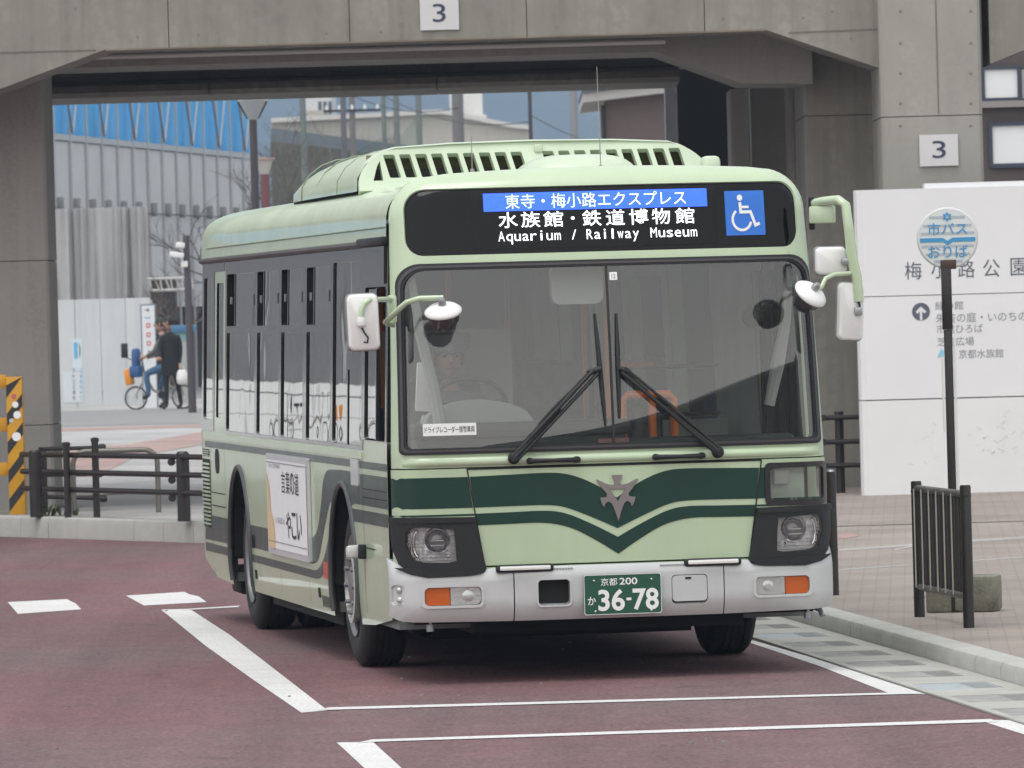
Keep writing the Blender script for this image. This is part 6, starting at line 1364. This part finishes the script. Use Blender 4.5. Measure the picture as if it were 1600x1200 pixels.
# ================================================================ PEOPLE AND BICYCLE
def skin_body(name, joints, bones, mats, zones, parent=None, sub=2):
    # joints: name -> (pos, radius); one continuous figure grown with a Skin modifier
    names = list(joints); me = bpy.data.meshes.new(name); me.from_pydata([joints[n][0] for n in names], [(names.index(a), names.index(b)) for a, b in bones], [])
    o = bpy.data.objects.new(name, me); COL.objects.link(o); md = o.modifiers.new('skin', 'SKIN'); md.use_smooth_shade = True; md.branch_smoothing = .5
    for i, n in enumerate(names):
        sv = me.skin_vertices[0].data[i]; r_ = joints[n][1]; sv.radius = r_ if isinstance(r_, tuple) else (r_, r_); sv.use_root = (i == 0)
    o.modifiers.new('sub', 'SUBSURF').levels = sub; o.modifiers['sub'].render_levels = sub
    dg = bpy.context.evaluated_depsgraph_get(); dg.update(); m2 = bpy.data.meshes.new_from_object(o.evaluated_get(dg)); bpy.data.objects.remove(o)
    m2.materials.clear()
    for m in mats: m2.materials.append(m)
    J = [(Vector(joints[a][0]), Vector(joints[b][0]), zones.get((a, b), zones.get(b, 0))) for a, b in bones]
    for p_ in m2.polygons:
        c = p_.center; best = None
        for a, b_, z in J:
            ab = b_-a; t = max(0, min(1, (c-a).dot(ab)/max(1e-9, ab.length_squared))); d_ = (c-a-ab*t).length
            if best is None or d_ < best[0]: best = (d_, z)
        p_.material_index = best[1]; p_.use_smooth = True
    o = bpy.data.objects.new(name, m2); COL.objects.link(o); o.parent = parent; return o
SKIN = mat('skin_tone', (.45, .27, .20), .6); HAIR = mat('dark_hair', (.018, .015, .014), .6); JEANS = mat('blue_jeans', (.07, .15, .26), .85, var=.2, scale=20); BLKC = mat('black_coat', (.018, .018, .02), .85, var=.2, scale=15); DKP = mat('dark_trousers', (.022, .022, .025), .85); SHOE = mat('dark_shoes', (.03, .03, .032), .6); GRYJ = mat('grey_jacket', (.11, .105, .105), .85, var=.15, scale=12)
def head(parent, c, face, hair=HAIR, r_=.1, hat=None):
    # face: unit direction the person looks; c: centre of the head
    f_ = Vector(face).normalized(); s_ = f_.cross(Vector((0, 0, 1))).normalized(); c = Vector(c); m_ = MB(); n1, n2 = 18, 14; vs = []
    for i in range(n2+1):
        t = math.pi*i/n2
        for j in range(n1):
            a = 2*math.pi*j/n1; u = math.sin(t)*math.cos(a); v = math.sin(t)*math.sin(a); w = math.cos(t)
            jaw = 1-.22*max(0, -w); k = f_*(u*r_*1.02*jaw)+s_*(v*r_*.80*jaw)+Vector((0, 0, w*r_*1.22))
            vs.append(c+k)
    m_.add(vs, [(i*n1+j, i*n1+(j+1) % n1, (i+1)*n1+(j+1) % n1, (i+1)*n1+j) for i in range(n2) for j in range(n1)]); hd_ = m_.build('head', SKIN, parent, 80)
    m_ = MB(); m_.tube([c+f_*r_*.98+Vector((0, 0, .03*r_/.1)), c+f_*(r_*1.2)-Vector((0, 0, .018*r_/.1)), c+f_*r_*1.0-Vector((0, 0, .03*r_/.1))], [.008, .016, .008], 8); m_.build('nose', SKIN, hd_, 80)
    for q in (-1, 1):
        MB().lathe([(.001, -.011), (.01, -.006), (.012, 0), (.01, .006), (.001, .011)], c+f_*r_*.90+s_*q*.036+Vector((0, 0, .012)), 'Z', 10).build('eye', HAIR, hd_); MB().tube([c+s_*q*r_*.8+Vector((0, 0, .025)), c+s_*q*r_*.9-f_*.01, c+s_*q*r_*.8-Vector((0, 0, .03))], [.012, .016, .01], 8).build('ear', SKIN, hd_, 80)
    MB().tube([c+f_*r_*.9-s_*.024-Vector((0, 0, .058)), c+f_*r_*.95-Vector((0, 0, .056)), c+f_*r_*.9+s_*.024-Vector((0, 0, .058))], .006, 6).build('mouth', mat('lips', (.30, .12, .10), .5), hd_)
    m_ = MB(); vs = []; n2 = 9
    for i in range(n2+1):
        for j in range(n1):
            a = 2*math.pi*j/n1; tmax = math.pi*(.62-.24*max(0, math.cos(a))); t = tmax*i/n2; u = math.sin(t)*math.cos(a); v = math.sin(t)*math.sin(a); w = math.cos(t); vs.append(c+f_*(u*r_*1.12-.008)+s_*(v*r_*.92)+Vector((0, 0, w*r_*1.33)))
    m_.add(vs, [(i*n1+j, i*n1+(j+1) % n1, (i+1)*n1+(j+1) % n1, (i+1)*n1+j) for i in range(n2) for j in range(n1)]); m_.build('hair', hair, hd_, 80); return hd_
def hand(parent, wrist, d_, up, m=SKIN, curl=.6, s_=1.):
    d_ = Vector(d_).normalized(); up = Vector(up).normalized(); side = d_.cross(up).normalized(); w = Vector(wrist); m_ = MB()
    m_.tube([w-d_*.02, w+d_*.03*s_, w+d_*.085*s_], [.026*s_, .036*s_, .034*s_], 10)
    for k, (o_, l) in enumerate(((-.027, .062), (-.009, .074), (.009, .07), (.026, .055))):
        b0 = w+d_*.08*s_+side*o_*s_; b1 = b0+(d_*math.cos(curl*.5)-up*math.sin(curl*.5))*l*.45*s_; b2 = b1+(d_*math.cos(curl*1.4)-up*math.sin(curl*1.4))*l*.35*s_; b3 = b2+(d_*math.cos(curl*2.2)-up*math.sin(curl*2.2))*l*.3*s_
        m_.tube([b0, b1, b2, b3], [.0098*s_, .0092*s_, .0085*s_, .007*s_], 7)
    t0 = w+d_*.025*s_-side*.028*s_; m_.tube([t0, t0-side*.022*s_+d_*.03*s_-up*.01, t0-side*.018*s_+d_*.058*s_-up*.02], [.0115*s_, .0105*s_, .008*s_], 7)
    return m_.build('hand', m, parent, 80)

# bicycle seen from its right side, front wheel to image left
BD_ = 126.; bz = plaza_z(BD_); bo_ = at(213, 640, BD_)
bi = empty('bicycle', (bo_.x, BD_, bz), R(-14), 'small-wheeled bicycle with blue child seat and orange basket near the hoarding', 'bicycle')
RW = .21; FX, RX = 0., .93
WHT = mat('tyre_dark_rim', (.05, .05, .05), .6); ALU = mat('alloy_rim', (.6, .6, .6), .3, metal=.7)
for wx in (FX, RX):
    m_ = MB(); m_.tube([(wx+RW*math.cos(a), 0, RW+.012+RW*math.sin(a)) for a in np.linspace(0, 2*math.pi, 37)], .018, 8, cap=False); w = m_.build('wheel', WHT, bi, 60)
    MB().tube([(wx+(RW-.022)*math.cos(a), 0, RW+.012+(RW-.022)*math.sin(a)) for a in np.linspace(0, 2*math.pi, 37)], .011, 8, cap=False).build('rim', ALU, w, 60)
    for k in range(18):
        a = 2*math.pi*k/18; MB().tube([(wx, .02*(-1)**k, RW+.012), (wx+(RW-.02)*math.cos(a), 0, RW+.012+(RW-.02)*math.sin(a))], .0022, 4).build('spoke', ALU, w)
    MB().lathe([(.025, -.05), (.025, .05)], (wx, 0, RW+.012), 'Y', 12).build('hub', ALU, w)
FRM = mat('bicycle_frame', (.36, .33, .31), .35, metal=.4); zc_ = RW+.012
fr_ = MB(); fr_.tube([(.20, 0, .60), (.35, 0, .36), (.52, 0, .27)], [.026, .026, .024], 10); fr_.tube([(.52, 0, .27), (.62, 0, .62)], .02, 10)
for q in (-.05, .05): fr_.tube([(.52, q*.4, .27), (RX, q, zc_)], .011, 8); fr_.tube([(.60, q*.4, .52), (RX, q, zc_)], .010, 8)
fr_.build('frame', FRM, bi, 60)
m_ = MB(); m_.tube([(.18, 0, .66), (.20, 0, .60), (.10, 0, .46)], .02, 10)
for q in (-.045, .045): m_.tube([(.10, q, .46), (.03, q, .34), (FX, q, zc_)], .013, 8)
m_.build('fork', ALU, bi, 60)
m_ = MB(); m_.tube([(.19, 0, .64), (.14, 0, .92)], .014, 8); m_.tube([(.24, -.27, .98), (.15, -.16, .98), (.12, 0, .93), (.15, .16, .98), (.24, .27, .98)], .011, 8); m_.build('handlebar', mat('handlebar_black', (.03, .03, .03), .5), bi, 60)
m_ = MB(); m_.box((.64, 0, .74), (.25, .15, .07), bev=.03); m_.tube([(.62, 0, .6), (.64, 0, .72)], .014, 8); m_.build('saddle', IRON, bi)
m_ = MB(); m_.tube([(.13, -.05, .94), (.0, -.08, .93), (-.13, -.10, .98)], .009, 8); m_.box((-.17, -.10, 1.12), (.13, .04, .28), bev=.035, rz=R(10)); m_.build('wide_mirror', IRON, bi)
m_ = MB(); m_.box((.02, .02, .95), (.14, .26, .42), bev=.06); m_.box((.02, .0, .72), (.22, .28, .22), bev=.05); m_.build('child_seat', mat('child_seat_blue', (.03, .10, .26), .5), bi)
m_ = MB(); m_.box((-.12, 0, .62), (.13, .24, .30), bev=.03, ry=R(-6)); m_.build('basket', mat('basket_orange', (.75, .27, .03), .6), bi)
m_ = MB(); m_.lathe([(.07, -.05), (.07, -.045)], (.52, 0, .27), 'Y', 20); m_.tube([(.52, -.06, .27), (.56, -.07, .12)], .012, 8); m_.box((.57, -.11, .115), (.08, .09, .02)); m_.tube([(.52, .06, .27), (.48, .07, .42)], .012, 8); m_.build('crank', IRON, bi)
m_ = MB(); m_.box((.92, 0, .66), (.36, .22, .03)); m_.tube([(.82, .05, .66), (RX, .06, zc_)], .008, 6); m_.tube([(.82, -.05, .66), (RX, -.06, zc_)], .008, 6); m_.build('carrier', IRON, bi)
m_ = MB(); m_.tube([(RX+(RW+.05)*math.cos(a), 0, zc_+(RW+.05)*math.sin(a)) for a in np.linspace(.2, 2.6, 12)], .014, 6); m_.build('mudguard', FRM, bi, 60)

# parked bicycles by the low white wall, out of frame, mirrored in the side windows
for k in range(6):
    c_ = copy_obj(bi, None, (-26.5-k*2.0+.3*math.sin(k*2.), 125.5, plaza_z(125.5))); c_.rotation_euler = (0, 0, R(20+25*math.sin(k*1.7))); c_['label'] = 'bicycle parked along the low white wall, mirrored in the bus side windows'; c_['group'] = 'bicycles mirrored in the side windows'
    for ch in list(bi.children):
        if ch.name.split('.')[0] in ('frame', 'wheel', 'fork', 'handlebar', 'saddle', 'basket', 'mudguard'): copy_obj(ch, c_)
mf = empty('wire_fence', (-31, 123.5, plaza_z(123.5)), 0, 'low dark wire fence before the parked bicycles, mirrored in the bus side windows', 'fence')
for k in range(9): MB().tube([(-8+k*2., 0, 0), (-8+k*2., 0, 1.0)], .03, 8).build('post', BROWNP, mf)
for z in (.55, .97): MB().tube([(-8+i*1., 0, z+(.03*math.sin(i*1.3) if z > .9 else 0)) for i in range(17)], .006 if z < .9 else .014, 6).build('wire', BROWNP, mf)
# rider: one foot down, hands on the bar
rd_ = empty('person', (bo_.x, BD_, bz), R(-14), 'person in blue jeans sitting astride the bicycle, hands on the handlebar', 'person')
J = {'pel': ((.66, 0, .82), (.15, .12)), 'wst': ((.64, 0, 1.0), (.14, .11)), 'chs': ((.585, 0, 1.22), (.17, .125)), 'nck': ((.545, 0, 1.40), .065), 'hdb': ((.53, 0, 1.48), .055),
     'hL': ((.63, -.10, .80), .095), 'kL': ((.26, -.15, .68), .068), 'aL': ((.30, -.14, .27), .05), 'tL': ((.17, -.15, .21), .04),
     'hR': ((.64, .10, .80), .095), 'kR': ((.45, .19, .46), .066), 'aR': ((.52, .21, .09), .05), 'tR': ((.38, .22, .035), .04),
     'sL': ((.57, -.17, 1.31), .075), 'eL': ((.46, -.25, 1.07), .055), 'wL': ((.30, -.26, 1.0), .04), 'sR': ((.57, .17, 1.31), .075), 'eR': ((.46, .25, 1.07), .055), 'wR': ((.30, .26, 1.0), .04)}
B_ = [('pel', 'wst'), ('wst', 'chs'), ('chs', 'nck'), ('nck', 'hdb'), ('pel', 'hL'), ('hL', 'kL'), ('kL', 'aL'), ('aL', 'tL'), ('pel', 'hR'), ('hR', 'kR'), ('kR', 'aR'), ('aR', 'tR'), ('chs', 'sL'), ('sL', 'eL'), ('eL', 'wL'), ('chs', 'sR'), ('sR', 'eR'), ('eR', 'wR')]
Z = {'wst': 1, 'chs': 1, 'nck': 1, 'hdb': 0, 'hL': 2, 'kL': 2, 'aL': 2, 'tL': 3, 'hR': 2, 'kR': 2, 'aR': 2, 'tR': 3, 'sL': 1, 'eL': 1, 'wL': 1, 'sR': 1, 'eR': 1, 'wR': 1}
skin_body('body', J, B_, [SKIN, GRYJ, JEANS, SHOE], Z, rd_)
head(rd_, (.515, 0, 1.60), (-1, -.1, -.1)); hand(rd_, (.30, -.26, 1.0), (-1, .05, -.1), (0, 0, 1), curl=.75); hand(rd_, (.30, .26, 1.0), (-1, .05, -.1), (0, 0, 1), curl=.75)
# standing person in black coat with a white bag
sd_ = at(268, 636, 124.6); sz = plaza_z(124.6)
st = empty('person', (sd_.x, 124.6, sz), R(0), 'person standing in a long black coat and dark trousers holding a white bag', 'person'); st.scale = (.86, .86, .98)
J = {'pel': ((0, 0, .92), (.15, .12)), 'wst': ((.0, 0, 1.08), (.15, .115)), 'chs': ((.01, 0, 1.30), (.18, .125)), 'nck': ((.0, 0, 1.49), .06), 'hdb': ((-.01, 0, 1.55), .055),
     'hL': ((-.08, -.02, .88), .10), 'kL': ((-.10, -.05, .49), .065), 'aL': ((-.10, -.01, .09), .045), 'tL': ((-.20, -.05, .035), .04),
     'hR': ((.09, .02, .88), .10), 'kR': ((.15, .05, .49), .065), 'aR': ((.21, .10, .09), .045), 'tR': ((.12, .04, .035), .04),
     'sL': ((-.17, 0, 1.40), .075), 'eL': ((-.22, -.06, 1.12), .055), 'wL': ((-.20, -.22, .98), .04), 'sR': ((.19, 0, 1.40), .075), 'eR': ((.23, -.02, 1.12), .055), 'wR': ((.20, -.06, .87), .04)}
skin_body('body', J, B_, [SKIN, BLKC, DKP, SHOE], Z, st)
m_ = MB(); vs = []; n1 = 20; prof = [(1.30, .185, .14), (1.1, .19, .15), (.95, .20, .17), (.78, .215, .185), (.66, .225, .19)]
for z, a_, b2 in prof:
    for j in range(n1): a = 2*math.pi*j/n1; k = 1+.05*math.sin(a*5+z*4)*(1.35-z); vs.append((.005+a_*math.cos(a)*k, b2*math.sin(a)*k, z))
m_.add(vs, [(i*n1+j, i*n1+(j+1) % n1, (i+1)*n1+(j+1) % n1, (i+1)*n1+j) for i in range(4) for j in range(n1)]); m_.build('coat', BLKC, st, 70)
head(st, (-.02, 0, 1.665), (-1, .25, -.05)); hand(st, (.20, -.06, .87), (.05, -.1, -1), (0, -1, 0), curl=.9); hand(st, (-.20, -.22, .98), (-.6, -.7, .1), (0, 0, 1), curl=.6)
bg_ = empty('shopping_bag', (sd_.x+.22, 124.5, sz+.47), 0, 'white plastic bag hanging from the hand of the person in black', 'bag')
m_ = MB(); vs = []; n1 = 16
for z, a_, b2 in ((0, .05, .03), (.02, .10, .06), (.12, .115, .07), (.22, .10, .05), (.28, .06, .03)):
    for j in range(n1): a = 2*math.pi*j/n1; k = 1+.08*math.sin(3*a+z*20); vs.append((a_*math.cos(a)*k, b2*math.sin(a)*k, z))
m_.add(vs, [(i*n1+j, i*n1+(j+1) % n1, (i+1)*n1+(j+1) % n1, (i+1)*n1+j) for i in range(4) for j in range(n1)]+[tuple(range(n1))]); m_.build('bag', WHITEP, bg_, 70)
m_ = MB(); m_.tube([(-.04, 0, .27), (-.025, 0, .34), (.0, 0, .36), (.02, 0, .34), (.035, 0, .27)], .006, 6); m_.build('bag_handle', WHITEP, bg_)
# blue-roofed booth and orange rope further back
bt_ = at(284, 540, 134); kb = empty('booth', (bt_.x, 134, .45), 0, 'small grey booth with a blue roof and green side behind the camera mast', 'booth')
(wx,) = (.0,); MB().bx(-.16, .22, 0, .4, 0, 1.25).build('cabinet', mat('booth_grey', (.45, .46, .46), .6), kb); zq = at(284, 520, 134).z-.45; zr = at(284, 512, 134).z-.45; MB().bx(-.16, .22, -.01, .41, 1.251, zq).build('green_panel', mat('booth_green', (.22, .40, .38), .6), kb); MB().bx(-.22, .28, -.06, .46, zq+.001, zr+.05, bev=.02).build('roof', mat('booth_blue', (.08, .19, .34), .5), kb)

# ================================================================ DRIVER (seated in the cab, sits on the seat: own thing)
M_bus = Matrix.Translation((.574, 37.80, 0)) @ Matrix.Rotation(YAW, 4, 'Z'); dl = M_bus @ Vector((-.72, 1.42, 1.02))
dr_ = empty('person', dl, YAW, 'bus driver in a grey uniform seated behind the steering wheel', 'person')
J = {'pel': ((0, .02, .08), (.16, .13)), 'wst': ((0, .06, .25), (.15, .12)), 'chs': ((0, .08, .46), (.19, .13)), 'nck': ((0, .06, .64), .06), 'hdb': ((0, .04, .70), .055),
     'hL': ((-.10, .0, .06), .09), 'kL': ((-.15, -.42, .10), .07), 'aL': ((-.15, -.50, -.33), .05), 'tL': ((-.15, -.62, -.40), .04), 'hR': ((.10, .0, .06), .09), 'kR': ((.15, -.42, .10), .07), 'aR': ((.15, -.50, -.33), .05), 'tR': ((.15, -.62, -.40), .04),
     'sL': ((-.19, .07, .56), .075), 'eL': ((-.27, -.14, .34), .055), 'wL': ((-.21, -.40, .45), .038), 'sR': ((.19, .07, .56), .075), 'eR': ((.27, -.14, .34), .055), 'wR': ((.21, -.40, .45), .038)}
UNI = mat('driver_uniform', (.19, .20, .22), .8); skin_body('body', J, B_, [SKIN, UNI, DKP, SHOE], Z, dr_)
head(dr_, (0, .03, .82), (0, -1, -.05)); GLV = mat('white_glove', (.7, .7, .7), .7)
hand(dr_, (-.21, -.40, .45), (0, -1, .35), (0, 0, 1), GLV, .9); hand(dr_, (.21, -.40, .45), (0, -1, .35), (0, 0, 1), GLV, .9)
m_ = MB(); m_.lathe([(.118, .86), (.125, .90), (.135, .95), (.10, .965), (.001, .97)], (0, .03, 0), 'Z', 24); m_.tube([(-.09, -.07, .875), (0, -.12, .865), (.09, -.07, .875)], [.02, .03, .02], 8); m_.build('cap', UNI, dr_)

# ================================================================ ADDED FOR THE WINDSCREEN TO MIRROR: unseen dark mass behind the camera
hx_ = [-70, 0, 12, 24, 33, 41, 49, 56, 66, 80]; hz2 = [6.5, 6.8, 7.6, 9.2, 11.2, 13.6, 16.4, 18.6, 20.5, 21]
pr_ = sm(list(zip(hx_, hz2)), 6); hs3 = empty('mirror_mass', (0, -40, 0), 0, 'unseen dark mass with a rising top edge, added to be mirrored in the windscreen', 'building')
MB().prism([(80, 0), (-70, 0)]+[(x, z-.5) for x, z in pr_], -10, 0, lambda u, v, t: Vector((u, t, v))).build('mirror_mass_body', mat('mirror_mass_dark', (.07, .075, .072), .6, var=.3, scale=.3), hs3)
MB().prism([(x, z-.49) for x, z in pr_[::-1]]+[(x, z) for x, z in pr_], -10.5, 1.5, lambda u, v, t: Vector((u, t, v))).build('mirror_mass_top', mat('mirror_mass_grey', (.16, .165, .17), .5), hs3)
# grit and specks on the road
gr_ = MB(); rg = random.Random(77)
for k in range(170):
    if k < 70: q = kR(rg.uniform(33, 47)); q = q+nn*rg.uniform(-.62, -.02); z_ = .0125
    else: q = Vector((rg.uniform(-3.2, 1.2), rg.uniform(31, 62))); z_ = .0
    s_ = rg.uniform(.004, .011); gr_.box((q.x, q.y, z_+s_*.4), (s_*rg.uniform(1, 2.2), s_*rg.uniform(1, 2.2), s_), rz=rg.uniform(0, 3))
tag(gr_.build('road_grit', mat('grit', (.34, .31, .27), .9, var=.5, scale=9), None, None), kind='stuff')
# ================================================================ HAZE
hz_ = MB(); hz_.bx(-2800, 2800, -70, 3900, -2., 420); hm = bpy.data.materials.new('air_haze'); hm.use_nodes = True; n_ = hm.node_tree; n_.nodes.remove(n_.nodes['Principled BSDF'])
pv = n_.nodes.new('ShaderNodeVolumePrincipled'); pv.inputs['Color'].default_value = (.52, .70, 1, 1); pv.inputs['Density'].default_value = .00034; pv.inputs['Anisotropy'].default_value = .0
n_.links.new(pv.outputs[0], n_.nodes['Material Output'].inputs['Volume']); ho_ = hz_.build('haze', hm, None, None); tag(ho_, 'thin even haze filling the air over the whole place', 'haze', kind='stuff')
